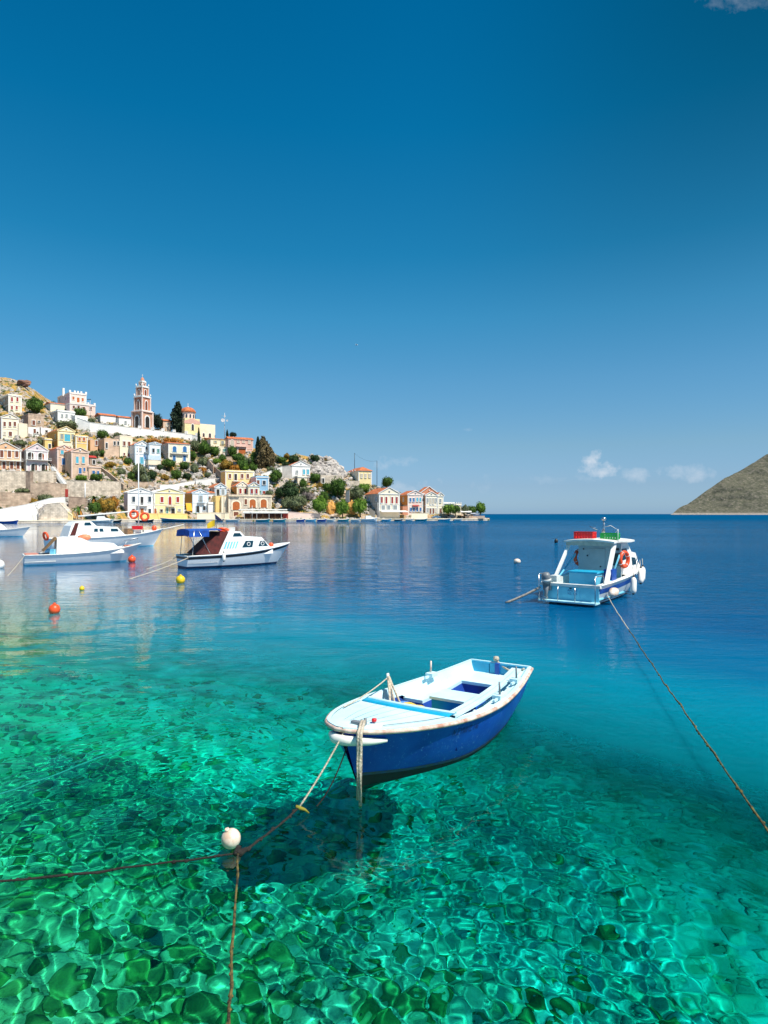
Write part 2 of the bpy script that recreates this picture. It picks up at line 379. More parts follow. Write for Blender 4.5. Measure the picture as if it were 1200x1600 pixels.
def stone_mesh(seed, sub=2):
    bm = bmesh.new(); bmesh.ops.create_icosphere(bm, subdivisions=sub, radius=1)
    rng = random.Random(seed); off = Vector((rng.uniform(0, 50),)*3)
    sx, sy, sz = rng.uniform(.8, 1.25), rng.uniform(.7, 1.1), rng.uniform(.5, .8)
    for v in bm.verts:
        d = 1+.55*mnoise.noise(v.co*1.3+off)+.22*mnoise.noise(v.co*3.2+off)
        v.co = Vector((v.co.x*sx, v.co.y*sy, v.co.z*sz))*d
    me = bpy.data.meshes.new('stone'); bm.to_mesh(me); bm.free()
    me.polygons.foreach_set('use_smooth', [True]*len(me.polygons))
    return me

def build_stones():
    rng = random.Random(11)
    mats = [ALGAE, ALGAE, MOSSY, PALE, MOSSY]
    protos = []
    for k in range(10):
        me = stone_mesh(100+k, 2); me.materials.append(mats[k % 5]); protos.append(me)
    # stones where the photo looks: the nearer and bigger ones are parts, the small ones one mass
    cand = []
    for _ in range(17000):
        y = 4.0+14*rng.random()**1.15; x = rng.uniform(-1.0, .95)*(y*.72+.8)
        r = .024+.12*rng.random()**3.4
        if x > .30*y+1.2 and rng.random() < .3: continue
        cand.append((r/(y+2), x, y, r))
    cand.sort(reverse=True)
    big, small = cand[:290], cand[290:]
    for (_, x, y, r) in big:
        kk = rng.randrange(10)
        if (kk % 5) in (0, 1, 4) and rng.random() < .25+.11*(x+1.5)+.05*(y-5): kk = rng.choice((2, 3, 7, 8, 3))
        o = bpy.data.objects.new('stone', protos[kk]); COL.objects.link(o); o.parent = seabed
        o.location = (x, y, float(bed_z(x, y))+r*rng.uniform(-.1, .35)); o.scale = (r*1.15, r*1.15, r)
        o.rotation_euler = (rng.uniform(-.4, .4), rng.uniform(-.4, .4), rng.uniform(0, 6.28))
        o.cycles.is_caustics_receiver = True
    # mass of small stones in one mesh
    src = []
    for k in range(5):
        me = stone_mesh(200+k, 1)
        src.append((np.array([v.co[:] for v in me.vertices]), np.array([p.vertices[:] for p in me.polygons]))); bpy.data.meshes.remove(me)
    vs, fs, mi, o0 = [], [], [], 0
    for (_, x, y, r) in small:
        k = rng.randrange(5)
        if k in (0, 2, 4) and rng.random() < .2+.11*(x+1.5)+.05*(y-5): k = rng.choice((1, 1, 3))
        v, f = src[k]; a = rng.uniform(0, 6.28); c, s = math.cos(a), math.sin(a)
        w = v*r*1.1; w = np.stack([w[:, 0]*c-w[:, 1]*s, w[:, 0]*s+w[:, 1]*c, w[:, 2]], -1)+np.array([x, y, float(bed_z(x, y))+r*.1])
        vs.append(w); fs.append(f+o0); mi += [k]*len(f); o0 += len(v)
    me = bpy.data.meshes.new('small_stones'); me.from_pydata(np.concatenate(vs).tolist(), [], np.concatenate(fs).tolist())
    for k in (1, 3, 2, 0, 1): me.materials.append([GRAVEL, ALGAE, MOSSY, PALE][k])
    me.polygons.foreach_set('material_index', mi); me.polygons.foreach_set('use_smooth', [True]*len(mi))
    o = bpy.data.objects.new('small_stones', me); COL.objects.link(o); o.parent = seabed; o['kind'] = 'stuff'
    o.cycles.is_caustics_receiver = True
build_stones()

# ------------------------------------------------------------------ materials shared by the boats
WHITE = painted('boat_white', (.82, .82, .80), (.74, .76, .75), .38, (.40, .30, .22), .45)
OLDWHITE = painted('boat_old_white', (.76, .76, .72), (.60, .61, .58), .5, (.30, .18, .10), .6, 3)
DECKCYAN = painted('deck_pale_cyan', (.58, .80, .85), (.48, .72, .79), .48, (.34, .40, .38), .5, 1.8)
TURQ = mat('paint_turquoise', (.01, .42, .68), .35, .12, 3)
BLUE = mat('paint_blue', (.008, .09, .42), .4, .2, 3, col2=(.005, .05, .30))
NAVY = mat('paint_navy_inside', (.006, .05, .30), .5, .2, 3)
ANTI = mat('antifouling_black', (.008, .008, .012), .6, .2, 4)
ANTIB = mat('antifouling_blue', (.006, .03, .10), .6, .2, 4)
STRAKE = mat('worn_strake', (.75, .60, .52), .6, .3, 6, col2=(.42, .22, .16))
ROPE = mat('pale_rope', (.62, .56, .46), .8, .3, 40, col2=(.35, .29, .2), bump=.5)
MOSSROPE = mat('weedy_rope', (.16, .12, .03), .9, .4, 16, col2=(.012, .010, .004), bump=.5)
BROWNROPE = mat('dark_wet_rope', (.018, .016, .012), .85, .4, 30, col2=(.006, .004, .003), bump=.5)
GLASSD = mat('dark_glass', (.01, .05, .08), .08, .2, 2)
STEEL = mat('steel', (.55, .56, .58), .25, .05, 3, metal=.9)
GREYM = mat('grey_paint', (.18, .20, .22), .45, .1, 3)
DARKG = mat('dark_grey', (.03, .035, .04), .45, .2, 3)
FENDER = mat('fender_vinyl', (.82, .80, .74), .4, .06, 3)
ORANGE = mat('orange_plastic', (.85, .09, .02), .4, .1, 4)
REDP = mat('red_plastic', (.75, .01, .015), .4, .1, 4)
GREENP = mat('green_plastic', (.01, .38, .06), .4, .1, 4)
YELLOW = mat('yellow_plastic', (.85, .55, .01), .4, .1, 4)
LBLUE = painted('light_blue_paint', (.18, .58, .76), (.12, .46, .64), .42, (.25, .22, .18), .5)
MAROON = mat('maroon_canvas', (.10, .012, .010), .85, .3, 5)
BROWNC = mat('brown_canvas', (.30, .17, .06), .85, .3, 5)
BCANVAS = mat('blue_canvas', (.005, .08, .42), .8, .2, 5)
WOOD = mat('deck_wood', (.30, .16, .07), .6, .3, 8)
SHADEW = mat('shaded_white', (.42, .52, .56), .5, .08, 1.5)  # boat white with the shade under the hardtop put into its colour
BUOYW = mat('buoy_white', (.82, .72, .62), .5, .1, 9, col2=(.60, .42, .30))
BLACKP = mat('black_rubber', (.012, .012, .014), .5, .1, 5)

def scuffed(name, col, col2, scuff):
    m, nt, b = nodes_of(name); n, l = nt.nodes, nt.links
    tc = n.new('ShaderNodeTexCoord'); mp = n.new('ShaderNodeMapping'); mp.inputs['Scale'].default_value = (1, 1, .35); l.new(tc.outputs['Object'], mp.inputs[0])
    a = n.new('ShaderNodeTexNoise'); a.inputs['Scale'].default_value = 2.2; a.inputs['Detail'].default_value = 6; l.new(tc.outputs['Object'], a.inputs['Vector'])
    r = n.new('ShaderNodeValToRGB'); l.new(a.outputs['Fac'], r.inputs[0])
    r.color_ramp.elements[0].position = .35; r.color_ramp.elements[0].color = (*col2, 1); r.color_ramp.elements[1].position = .65; r.color_ramp.elements[1].color = (*col, 1)
    c = n.new('ShaderNodeTexNoise'); c.inputs['Scale'].default_value = 26; c.inputs['Detail'].default_value = 3; c.inputs['Distortion'].default_value = 1.6; l.new(mp.outputs[0], c.inputs['Vector'])
    r2 = n.new('ShaderNodeMapRange'); l.new(c.outputs['Fac'], r2.inputs[0]); r2.inputs[1].default_value = .62; r2.inputs[2].default_value = .70; r2.inputs[4].default_value = .7
    mx = n.new('ShaderNodeMixRGB'); l.new(r2.outputs[0], mx.inputs[0]); l.new(r.outputs[0], mx.inputs[1]); mx.inputs[2].default_value = (*scuff, 1)
    l.new(mx.outputs[0], b.inputs['Base Color']); b.inputs['Roughness'].default_value = .38
    return m
HULLBLUE = scuffed('scuffed_blue_hull', (.004, .075, .44), (.003, .045, .33), (.10, .28, .60))
HULLWHITE = scuffed('scuffed_white_hull', (.78, .80, .80), (.70, .74, .76), (.45, .42, .36))

def interp(tab, s):
    for (a, va), (b, vb) in zip(tab, tab[1:]):
        if s <= b:
            k = (s-a)/(b-a); k = max(0, min(1, k)); return va+(vb-va)*k
    return tab[-1][1]

def smooth_tab(tab):
    xs = [t[0] for t in tab]; ys = [t[1] for t in tab]; n = len(xs)
    m = [0.0]*n
    for i in range(1, n-1):
        a = (ys[i]-ys[i-1])/(xs[i]-xs[i-1]); b = (ys[i+1]-ys[i])/(xs[i+1]-xs[i]); m[i] = (a+b)/2 if a*b > 0 else 0
    m[0] = (ys[1]-ys[0])/(xs[1]-xs[0]); m[-1] = (ys[-1]-ys[-2])/(xs[-1]-xs[-2])
    def f(s):
        s = max(xs[0], min(xs[-1], s))
        for i in range(n-1):
            if s <= xs[i+1]:
                h = xs[i+1]-xs[i]; t = (s-xs[i])/h
                return (2*t**3-3*t*t+1)*ys[i]+(t**3-2*t*t+t)*h*m[i]+(-2*t**3+3*t*t)*ys[i+1]+(t**3-t*t)*h*m[i+1]
    return f

class Hull:
    """x forward, origin amidships on the waterline; s runs 0 (bow) to 1 (stern), t from keel 0 to gunwale 1."""
    def __init__(self, L, beam, sheer, keel, rake, pow_, tr=.0):
        self.L, self.B, self.zg, self.zk, self.rake, self.p, self.tr = L, smooth_tab(beam), smooth_tab(sheer), smooth_tab(keel), rake, smooth_tab(pow_), tr
    def pt(self, s, t, side):
        z = self.zk(s)+(self.zg(s)-self.zk(s))*t
        x = self.L/2-s*self.L-self.rake*(1-t)*max(0, 1-s/.45)**2+self.tr*(1-t)*max(0, (s-.7)/.3)**2
        y = self.B(s)*max(t, 0)**self.p(s)
        return Vector((x, side*y, z))
    def t_at(self, s, z): return max(0, min(1, (z-self.zk(s))/(self.zg(s)-self.zk(s))))
    def ss(self, n=28): return [(i/n)**1.6 for i in range(n+1)]
    def band(self, t0, t1, nt=6, n=28, off=0.0):
        """t0/t1 are functions of s; both sides plus transom piece."""
        mb = MB(); S = self.ss(n)
        for side in (-1, 1):
            rows = []
            for s in S:
                a, b = t0(s), t1(s)
                rows.append([self.pt(s, a+(b-a)*k/nt, side)+Vector((0, side*off, 0)) for k in range(nt+1)])
            mb.grid(rows)
        a, b = t0(1), t1(1)
        L_ = [self.pt(1, a+(b-a)*k/nt, -1)-Vector((off, 0, 0)) for k in range(nt+1)]; R_ = [self.pt(1, a+(b-a)*k/nt, 1)-Vector((off, 0, 0)) for k in range(nt+1)]
        mb.grid([L_, R_], smooth=False)
        return mb
    def shell(self, root, top_m, low_m, zline=.07, bowline=None, top_name='hull'):
        zl = bowline or (lambda s: zline)
        tl = lambda s: self.t_at(s, zl(s))
        self.band(lambda s: 0.0, tl, 5).build('antifouling', low_m, root)
        return self.band(tl, lambda s: 1.0, 8).build(top_name, top_m, root)
    def rim(self, r, dz=0.0, off=0.0, t=1.0, s0=0.0, n=30):
        S = [s0+(1-s0)*(i/n)**1.5 for i in range(n+1)]
        a = [self.pt(s, t, -1)+Vector((0, -off, dz)) for s in S][::-1]; b = [self.pt(s, t, 1)+Vector((0, off, dz)) for s in S]
        return MB().tube(a+b[(1 if s0 == 0 else 0):], r, 6)

def text_mesh(body, size):
    cu = bpy.data.curves.new('lettering', 'FONT'); cu.body = body; cu.size = size; cu.align_x = 'CENTER'
    o = bpy.data.objects.new('lettering', cu); COL.objects.link(o)
    dg = bpy.context.evaluated_depsgraph_get(); me = bpy.data.meshes.new_from_object(o.evaluated_get(dg))
    bpy.data.objects.remove(o); bpy.data.curves.remove(cu)
    return me

def place_root(name, label, cat, pos, heading, group=None):
    t = thing(name, label, cat, pos, math.atan2(heading[1], heading[0]), group); return t

def ring(R, r, c, axis=(1, 0, 0), n=20, m=8):
    mb = MB(); q = Vector((0, 0, 1)).rotation_difference(Vector(axis)); rows = []
    for i in range(n):
        a = 2*PI*i/n; rows.append([q @ Vector(((R+r*math.cos(2*PI*k/m))*math.cos(a), (R+r*math.cos(2*PI*k/m))*math.sin(a), r*math.sin(2*PI*k/m)))+Vector(c) for k in range(m)])
    vs = [p for w in rows for p in w]
    fs = [(i*m+k, i*m+(k+1) % m, ((i+1) % n)*m+(k+1) % m, ((i+1) % n)*m+k) for i in range(n) for k in range(m)]
    return mb.add(vs, fs, True)

# ------------------------------------------------------------------ the blue rowing boat in front
def build_blue_boat():
    L = 4.33
    bow = Vector((-.50, 7.36, 0)); ax = Vector((.575, .818, 0))      # towards the stern
    c = bow+ax*L/2
    R = place_root('rowing_boat', 'blue and pale cyan wooden rowing boat floating over its shadow in the clear water', 'boat', c, (-ax.x, -ax.y))
    c = c*.951; R.location = (c.x, c.y, .13); R.scale = (.951, .951, 1)
    R.rotation_euler = (math.radians(1.0), 0, R.rotation_euler.z)
    H = Hull(L, [(0, .05), (.025, .26), (.07, .43), (.15, .62), (.28, .80), (.45, .89), (.6, .87), (.8, .74), (1, .56)],
             [(0, .62), (.15, .56), (.35, .49), (.6, .45), (.8, .47), (1, .54)],
             [(0, -.28), (.06, -.33), (.2, -.36), (.6, -.35), (1, -.23)], .40,
             [(0, 1.5), (.06, 1.1), (.14, .72), (.25, .48), (.42, .28), (.7, .25), (1, .34)], tr=.10)
    hb = H.shell(R, HULLBLUE, ANTI, bowline=lambda s: -.09+.12*max(0, 1-s*2.6))
    wl_ = lambda s: -.09+.12*max(0, 1-s*2.6)
    H.band(lambda s: H.t_at(s, wl_(s)-.004), lambda s: H.t_at(s, wl_(s)+.035), 2, off=.003).build('waterline_stain', mat('waterline_stain', (.02, .06, .16), .7, .3, 9, col2=(.05, .07, .05)), R)
    hb.name = 'hull'
    H.rim(.026, dz=-.012, off=.012).build('rubbing_strake', STRAKE, R)
    for o in R.children: o.cycles.is_caustics_receiver = True
    U = lambda u: L/2-u
    S = [i/40 for i in range(41)]
    Bi = lambda s: max(.004, H.B(s)-.055)
    # gunwale cap, a flat plank round the whole boat
    mb = MB()
    for side in (-1, 1):
        SS = [(i/40)**1.7 for i in range(41)]
        mb.grid([[H.pt(s, 1, side)+Vector((0, 0, .022)), H.pt(s, 1, side)*1.0+Vector((0, -side*(H.B(s)-Bi(s)), .022))] for s in SS])
        mb.grid([[H.pt(s, 1, side)+Vector((0, 0, .022)), H.pt(s, 1, side)+Vector((0, 0, -.01))] for s in SS])
    mb.build('gunwale', DECKCYAN, R)
    dl = lambda s: .15*max(0, min(1, (s-.33)/.06))           # how far the side deck lies under the gunwale (left side of the picture)
    zdl = lambda u: H.zg(u/L)-dl(u/L); zdr = lambda u: H.zg(u/L)-.015
    # inner side of the planking on both sides
    mb = MB()
    us = [1.36+i*.1 for i in range(31)]; us = [u for u in us if u < L-.05]+[L-.05]
    for side in (-1, 1):
        rows = []
        for u in us:
            s = u/L; b = Bi(s); z = H.zg(s)+.02; low = (zdl(u) if side < 0 else zdr(u)) if u > 2.50 else z-.13
            rows.append([Vector((U(u), side*b, z)), Vector((U(u), side*(b-.02), (z+low)/2)), Vector((U(u), side*(b-.05), low-.003))])
        mb.grid(rows)
    mb.build('inner_planking', DECKCYAN, R)
    # foredeck, slightly crowned
    mb = MB(); rows = []
    for i in range(17):
        u = .03+(1.36-.03)*(i/16)**1.3; s = u/L; b = Bi(s)+.003
        rows.append([Vector((U(u), b*k/6, H.zg(s)+.012+.03*(1-(k/6)**2)*min(1, b*1.6))) for k in range(-6, 7)])
    mb.grid(rows); fd = mb.build('foredeck', DECKCYAN, R)
    MB().tube([(U(.35), .36, H.zg(.08)+.036), (U(.9), .56, H.zg(.2)+.030), (U(1.34), .66, H.zg(.31)+.022)], .004, 4).build('deck_seam', GREYM, fd)
    for k in (-3, -1.5, 0, 1.5, 3):
        MB().tube([Vector((U(u), (H.B(u/L)-.06)*k/6*(1 if u > .5 else .95), H.zg(u/L)+.013+.03*(1-(k/6)**2)*min(1, H.B(u/L)*1.6))) for u in (.3, .5, .7, .9, 1.1, 1.26)], .0022, 4).build('deck_seam', GREYM, fd)
    # turquoise breakwater strip across the after edge of the foredeck
    mb = MB()
    def arc(off, zoff): return [Vector((U(1.22+off+.12*(1-(k/8)**2)*-1+.14), .69*k/8, H.zg(.31)+zoff+.028*(1-(k/8)**2))) for k in range(-8, 9)]
    mb.grid([arc(-.02, .010), arc(-.02, .037), arc(.11, .037), arc(.11, .010)]); mb.build('deck_strip', TURQ, R)
    mb = MB(); mb.grid([arc(.112, .006), arc(.112, .044), arc(.16, .044), arc(.16, -.10)]); mb.build('coaming', DECKCYAN, R)
    # decks aft with their openings
    # openings: (u0, u1, v0, v1)
    zf = .075
    VP = lambda u: .64-.26*(u-1.43)/2.7            # centre line of the long planks
    ub = [1.45, 1.95, 2.36, 2.50, 2.70, 3.1, 3.3, 3.5, 3.74, 4.0, L-.03]
    def is_open(ui, ci):
        u = (ub[ui]+ub[ui+1])/2
        if u < 2.50: return ci <= 3 and not (ci == 3 and 2.36 < u)
        if ci == 1 and u < 3.74: return True
        if ci == 3 and (2.70 < u < 3.1 or 3.5 < u < 4.0): return True
        return False
    def V(u, k):
        b = Bi(u/L)-.045
        if k in (0, 5): return -b if k == 0 else b
        return max(-b, min(b-.08, (None, -.43, VP(u)-.05, VP(u)+.05, VP(u)+.17)[k]))
    dk, wl = MB(), MB()
    for ui in range(len(ub)-1):
        for ci in range(5):
            u0, u1 = ub[ui], ub[ui+1]
            zz = (lambda u: zdl(u)) if ci <= 1 else (zdr if ci == 4 else (lambda u: zdr(u)-.10))
            def C(u, k, z=None): return Vector((U(u), V(u, k), zz(u) if z is None else z))
            if not is_open(ui, ci):
                n = max(1, int((u1-u0)/.12)); rows = [[C(u0+(u1-u0)*i/n, ci), C(u0+(u1-u0)*i/n, ci+1)] for i in range(n+1)]; dk.grid(rows, smooth=False)
                # a lip of plank thickness and a wall down to the bottom boards wherever the neighbour is open
                for (nu, nc, e) in ((ui-1, ci, 'f'), (ui+1, ci, 'a'), (ui, ci-1, 'l'), (ui, ci+1, 'r')):
                    if 0 <= nu < len(ub)-1 and 0 <= nc < 5 and is_open(nu, nc):
                        e0, e1 = {'f': ((u0, ci), (u0, ci+1)), 'a': ((u1, ci), (u1, ci+1)), 'l': ((u0, ci), (u1, ci)), 'r': ((u0, ci+1), (u1, ci+1))}[e]
                        a, b = C(*e0), C(*e1); al, bl = a-Vector((0, 0, .045)), b-Vector((0, 0, .045))
                        dk.add([a, b, bl, al], [(0, 1, 2, 3)])
                        wl.add([al, bl, Vector((b.x, b.y*.76, zf)), Vector((a.x, a.y*.76, zf))], [(0, 1, 2, 3)])
    dk.build('side_decks', DECKCYAN, R); wl.build('well_sides', NAVY, R)
    mb = MB(); rows = []
    for i in range(20):
        u = 1.3+(L-.25-1.3)*i/19; s = u/L; t = H.t_at(s, zf); b = max(.02, H.pt(s, t, 1).y-.08); rows.append([Vector((U(u), -b, zf)), Vector((U(u), b, zf))])
    mb.grid(rows, smooth=False); mb.build('bottom_boards', BLUE, R)
    mb = MB()
    mb.add([Vector((U(1.5), -.7, zf)), Vector((U(1.5), .7, zf)), Vector((U(1.5), .7, .44)), Vector((U(1.5), -.7, .44))], [(0, 1, 2, 3)])
    for side in (-1, 1):                                  # inside of the hull under the decks, blue
        rows = []
        for i in range(20):
            u = 1.5+(L-.1-1.5)*i/19; s = u/L; hi = H.zg(s)-.115 if u < 2.50 else H.zg(s)-.2
            rows.append([H.pt(s, H.t_at(s, zf), side)*1+Vector((0, -side*.09, 0)), H.pt(s, H.t_at(s, hi), side)+Vector((0, -side*.075, 0))])
        mb.grid(rows, smooth=False)
    mb.build('hull_inside', NAVY, R)
    # engine box amidships: pale lid, blue front
    b = MB(); b.box((U(2.40), .16, .26), (.40, .50, .38)); eb = b.build('engine_box', mat('engine_box_blue', (.01, .26, .80), .9, .08, 3, spec=.05), R)
    lid = MB().box((U(2.40), .17, .465), (.46, .56, .035)).build('lid', DECKCYAN, eb)
    MB().box((U(2.55), .46, .42), (.12, .01, .1)).build('cover_flap', DECKCYAN, eb)
    # long planks along the right-hand edge of the well
    for k, v in enumerate((-.045, .045)):
        mb = MB(); mb.grid([[Vector((U(u), VP(u)+v+dy, H.zg(u/L)+.028+dz)) for dy, dz in ((-.035, -.03), (-.035, 0), (.035, 0), (.035, -.03))] for u in [1.43+.15*i for i in range(19)]], smooth=False)
        mb.build('plank', DECKCYAN, R)
    MB().box((U(2.1), .66, .27), (.05, .05, .30)).build('post', DECKCYAN, R)
    # transom inside: turquoise boards with knees
    zt = H.zg(1)
    for k in range(3):
        w = H.B(.99)*2/3-.05; MB().box((-L/2+.055, -H.B(.99)+.06+w/2+k*(w+.012), zt-.075), (.02, w, .17)).build('transom_board', TURQ, R)
    MB().box((-L/2+.06, -.02, zt-.09), (.07, .08, .22)).build('transom_knee', BLUE, R)
    MB().box((-L/2+.025, 0, zt+.012), (.05, 1.08, .03)).build('transom_cap', DECKCYAN, R)
    # thole blocks and pins
    for (u, side, tilt) in ((3.2, -1, -.15), (2.62, 1, .12), (3.52, 1, .1)):
        s = u/L; y = side*(H.B(s)-.10)
        tb = MB().box((U(u), y, H.zg(s)+.05), (.17, .13, .055)).build('thole_block', DECKCYAN, R)
        MB().tube([(U(u), y+side*.015, H.zg(s)+.07), (U(u)+tilt*.15, y+side*.02, H.zg(s)+.25)], [.016, .013], 8).build('thole_pin', GREYM if side > 0 else STRAKE, tb)
        tc_ = MB().box((U(u)+.13, y+side*.01, H.zg(s)+.028), (.12, .03, .03)).build('cleat', DECKCYAN, tb)
    MB().tube([(U(2.12), -.74, .35), (U(2.12), -.80, .72)], [.028, .022], 8).build('mooring_post', OLDWHITE, R)
    # bow fittings
    MB().box((U(.22), .10, .635), (.06, .18, .05)).build('bow_cleat', GREYM, R)
    MB().tube([(U(.28), .16, .60), (U(.28), .16, .69)], .018, 8).build('bow_bitt', GREYM, R)
    MB().lathe([(.001, -.02), (.03, -.015), (.032, .015), (.001, .02)], (U(.40), .20, .645), 10).build('red_cap', REDP, R)
    # white padded bow fender bent round the stem under the rail
    pts = []
    for i in range(25):
        q = -1+2*i/24; s = .075*abs(q)**1.6*(1.0 if q > 0 else .4); p = H.pt(s, .86, 1 if q > 0 else -1)
        pts.append(p+Vector((.045*(1-abs(q))+.015, .035*(1 if q > 0 else -1)*min(1, abs(q)*6), .01)))
    MB().tube(pts, [.012+.046*math.sin(PI*min(1, max(0, .03+.94*i/24)))**.75 for i in range(25)], 10).build('bow_fender', FENDER, R)
    # faded registration lettering on the planking
    me = text_mesh('Ν.ΣΥΜΗΣ 146', .085)
    for v in me.vertices:
        s = .36+v.co.x/L; tt = .78+v.co.y/.66
        p = H.pt(s, tt, 1); v.co = p+Vector((0, .004, .0))
    me.materials.append(mat('faded_lettering', (.01, .03, .16), .5)); o = bpy.data.objects.new('registration_lettering', me); COL.objects.link(o); o.parent = R
    bpy.context.view_layer.update(); M = R.matrix_world.copy()
    W = lambda u, v, z: M @ Vector((U(u), v, z))
    # things lying in the boat
    mb = MB(); rng = random.Random(4); rows = []
    for i in range(9):
        a = i/8; rows.append([Vector((.50*a, .62*(k/8)-.31, .03+.15*math.sin(PI*a)**.6*math.sin(PI*k/8)**.6+.035*mnoise.noise(Vector((a*4, k*.6, 1))))) for k in range(9)])
    mb.grid(rows)
    o = mb.build('life_jacket', YELLOW); o.matrix_world = Matrix.Translation(W(2.16, -.24, .24)) @ Matrix.Rotation(R.rotation_euler.z, 4, 'Z')
    tag(o, 'orange and yellow life jacket lying in the blue boat in front of the engine box', 'life jacket')
    o = MB().lathe([(.001, 0), (.09, .0), (.11, .16), (.10, .17), (.08, .03), (.001, .025)], W(2.02, -.46, .2), 14).build('bucket', mat('clear_blue_plastic', (.12, .3, .75), .2))
    tag(o, 'small translucent blue bucket standing in the bow end of the blue boat', 'bucket')
    # ropes
    def rope(pts, r, m, label, name='rope'):
        o = MB().tube(pts, r, 7).build(name, m); tag(o, label, 'rope'); return o
    pt = W(2.12, -.795, .66)
    loops = []
    for k, (u, v, z, sag) in enumerate([(1.75, -.50, .36, .0), (2.02, -.44, .22, -.02), (1.9, -.48, .20, -.02)]):
        loops += catenary(pt+Vector((0, 0, .02*k)), W(u, v, z), sag, 8)
        loops += catenary(W(u, v, z), pt+Vector((.02, 0, .01)), sag+.03, 8)
    rope(loops, .013, ROPE, 'pale rope coiled in loops over the mooring post of the blue boat')
    rope(catenary(pt, W(1.05, -.66, .56), .02, 10)+[W(.8, -.58, .585)], .009, ROPE, 'thin pale rope led from the mooring post forward along the foredeck')
    rope(catenary(W(L-.02, -.06, .60), W(L-.16, .50, .55), .10, 12), .016, ROPE, 'pale rope slung across the transom of the blue boat')
    o = MB().lathe([(.001, -.04), (.04, -.03), (.05, 0), (.04, .035), (.001, .045)], W(L-.03, -.06, .62), 10).build('rope_knot', ROPE); tag(o, 'knotted rope lump on top of the blue boat transom', 'knot')
    # doubled rope hanging down from the bow to the water
    b0 = W(.20, .17, .68); b1 = W(.03, .25, .61)
    for k in (0, 1):
        d = Vector((.026*k, -.01*k, 0))
        low = Vector((b1.x-.005, b1.y-.08, .10))
        rope([b0+d, b1+Vector((0, -.04, .01))+d, b1+Vector((0, -.08, -.06))+d, (b1+low)/2+Vector((.0, -.03, 0))+d, low+d+Vector((0, 0, -.1*k-.04))], .021, ROPE,
             ('pale thick rope hanging from the bow of the blue boat, the left strand', 'pale thick rope hanging from the bow of the blue boat, the right strand')[k])
    return W, H
BLUE_W, BLUE_H = build_blue_boat()

# ------------------------------------------------------------------ buoys
def buoy(px, py, r, m, label, squash=1.0, neck=True, sink=.35, group=None):
    p = on_water(px, py)
    R = thing('mooring_buoy', label, 'buoy', (p.x, p.y, 0), 0, group)
    n = 12; prof = [(.001, -r*squash)]+[(r*math.cos(a), r*squash*math.sin(a)) for a in [(-PI/2+PI*i/n) for i in range(1, n)]]+[(.001, r*squash)]
    MB().lathe(prof, (0, 0, r*squash*(1-sink)), 20).build('float', m, R)
    if neck: 
        MB().lathe([(.28*r, 0), (.22*r, .25*r), (.13*r, .28*r), (.13*r, 0)], (0, 0, r*squash*(2-sink)-.06*r), 10).build('neck', m, R)
    return R
buoy(85, 958, .17, ORANGE, 'bright orange round buoy floating at the far left of the turquoise water', sink=.3)
buoy(128, 922, .10, YELLOW, 'tiny yellow buoy floating between the orange buoy and the white boats')
buoy(282, 911, .20, YELLOW, 'yellow round buoy floating under the stern of the cabin boat with blue awning', sink=.25)
buoy(206, 878, .24, ORANGE, 'orange red buoy floating at the bow of the white boat with brown canvas', sink=.3)
buoy(808, 880, .22, BUOYW, 'off white worn buoy floating left of the fishing boat stern', squash=.8, neck=False)
buoy(-2, 888, .30, FENDER, 'white buoy cut by the left edge of the picture')
buoy(869, 848, .20, DARKG, 'tiny dark marker buoy floating beyond the fishing boat', squash=1.3)
wb = buoy(366, 1322, .090, BUOYW, 'white round buoy with rusty underside tied to the mooring lines in front', sink=.08)
wb.rotation_euler = (.15, -.35, 0)

# ------------------------------------------------------------------ mooring lines near the camera
def add_line(pts, r, m, label, tufts=0, seed=1, n=7, tuft_r=2.2):
    rng = random.Random(seed); P_ = [Vector(p) for p in pts]; rs = []
    for i in range(len(P_)): rs.append(r*rng.uniform(.8, 1.2) if tufts else r)
    mb = MB().tube(P_, rs, n)
    for _ in range(tufts):
        i = rng.randrange(len(P_)-1); a = rng.random(); c = P_[i].lerp(P_[i+1], a); d = (P_[i+1]-P_[i]).normalized(); w = rng.uniform(.6, 1)*tuft_r*r
        side = Vector((rng.uniform(-1, 1), rng.uniform(-1, 1), rng.uniform(-1, .5))).normalized()*r
        mb.tube([c-d*w*1.4, c-d*w*.5+side*.8, c+d*w*.4+side*1.2, c+d*w*1.3], [r*.6, w*.75, w*.8, r*.5], 6)
    o = mb.build('mooring_line', m); tag(o, label, 'mooring line'); o.cycles.is_caustics_receiver = True; return o
def jitter(pts, amp, seed):
    rng = random.Random(seed); return [pts[0]]+[p+Vector((rng.gauss(0, amp), rng.gauss(0, amp), rng.gauss(0, amp*.6))) for p in pts[1:-1]]+[pts[-1]]

knot = on_water(372, 1333, .06); bow_pt = BLUE_W(.03, .05, .60)
mid = Vector((P(467, 1262, 6.6)))
add_line(catenary(bow_pt, mid, .03, 10), .010, ROPE, 'pale part of the bow line running down from the blue boat to the knot')
add_line(jitter(catenary(mid, knot, .03, 14), .004, 5), .011, BROWNROPE, 'dark wet part of the bow line between the knot and the white buoy', 8, 3)
add_line(catenary(BLUE_W(.06, .10, .52), P(478, 1272, 6.75), .16, 12), .007, BROWNROPE, 'thin dark line hanging in a bight beside the pale bow line')
add_line(jitter([knot.lerp(P(-260, 1400, 5.0), i/16)-Vector((0, 0, .03*4*(i/16)*(1-i/16))) for i in range(17)], .006, 7), .0095, BROWNROPE, 'dark line stretched from the white buoy out of the picture to the left', 14, 4)
add_line(jitter([knot.lerp(P(350, 1760, 3.0), i/14) for i in range(15)], .005, 9), .010, MOSSROPE, 'weed covered line running from the white buoy towards the viewer', 26, 6, tuft_r=1.3)
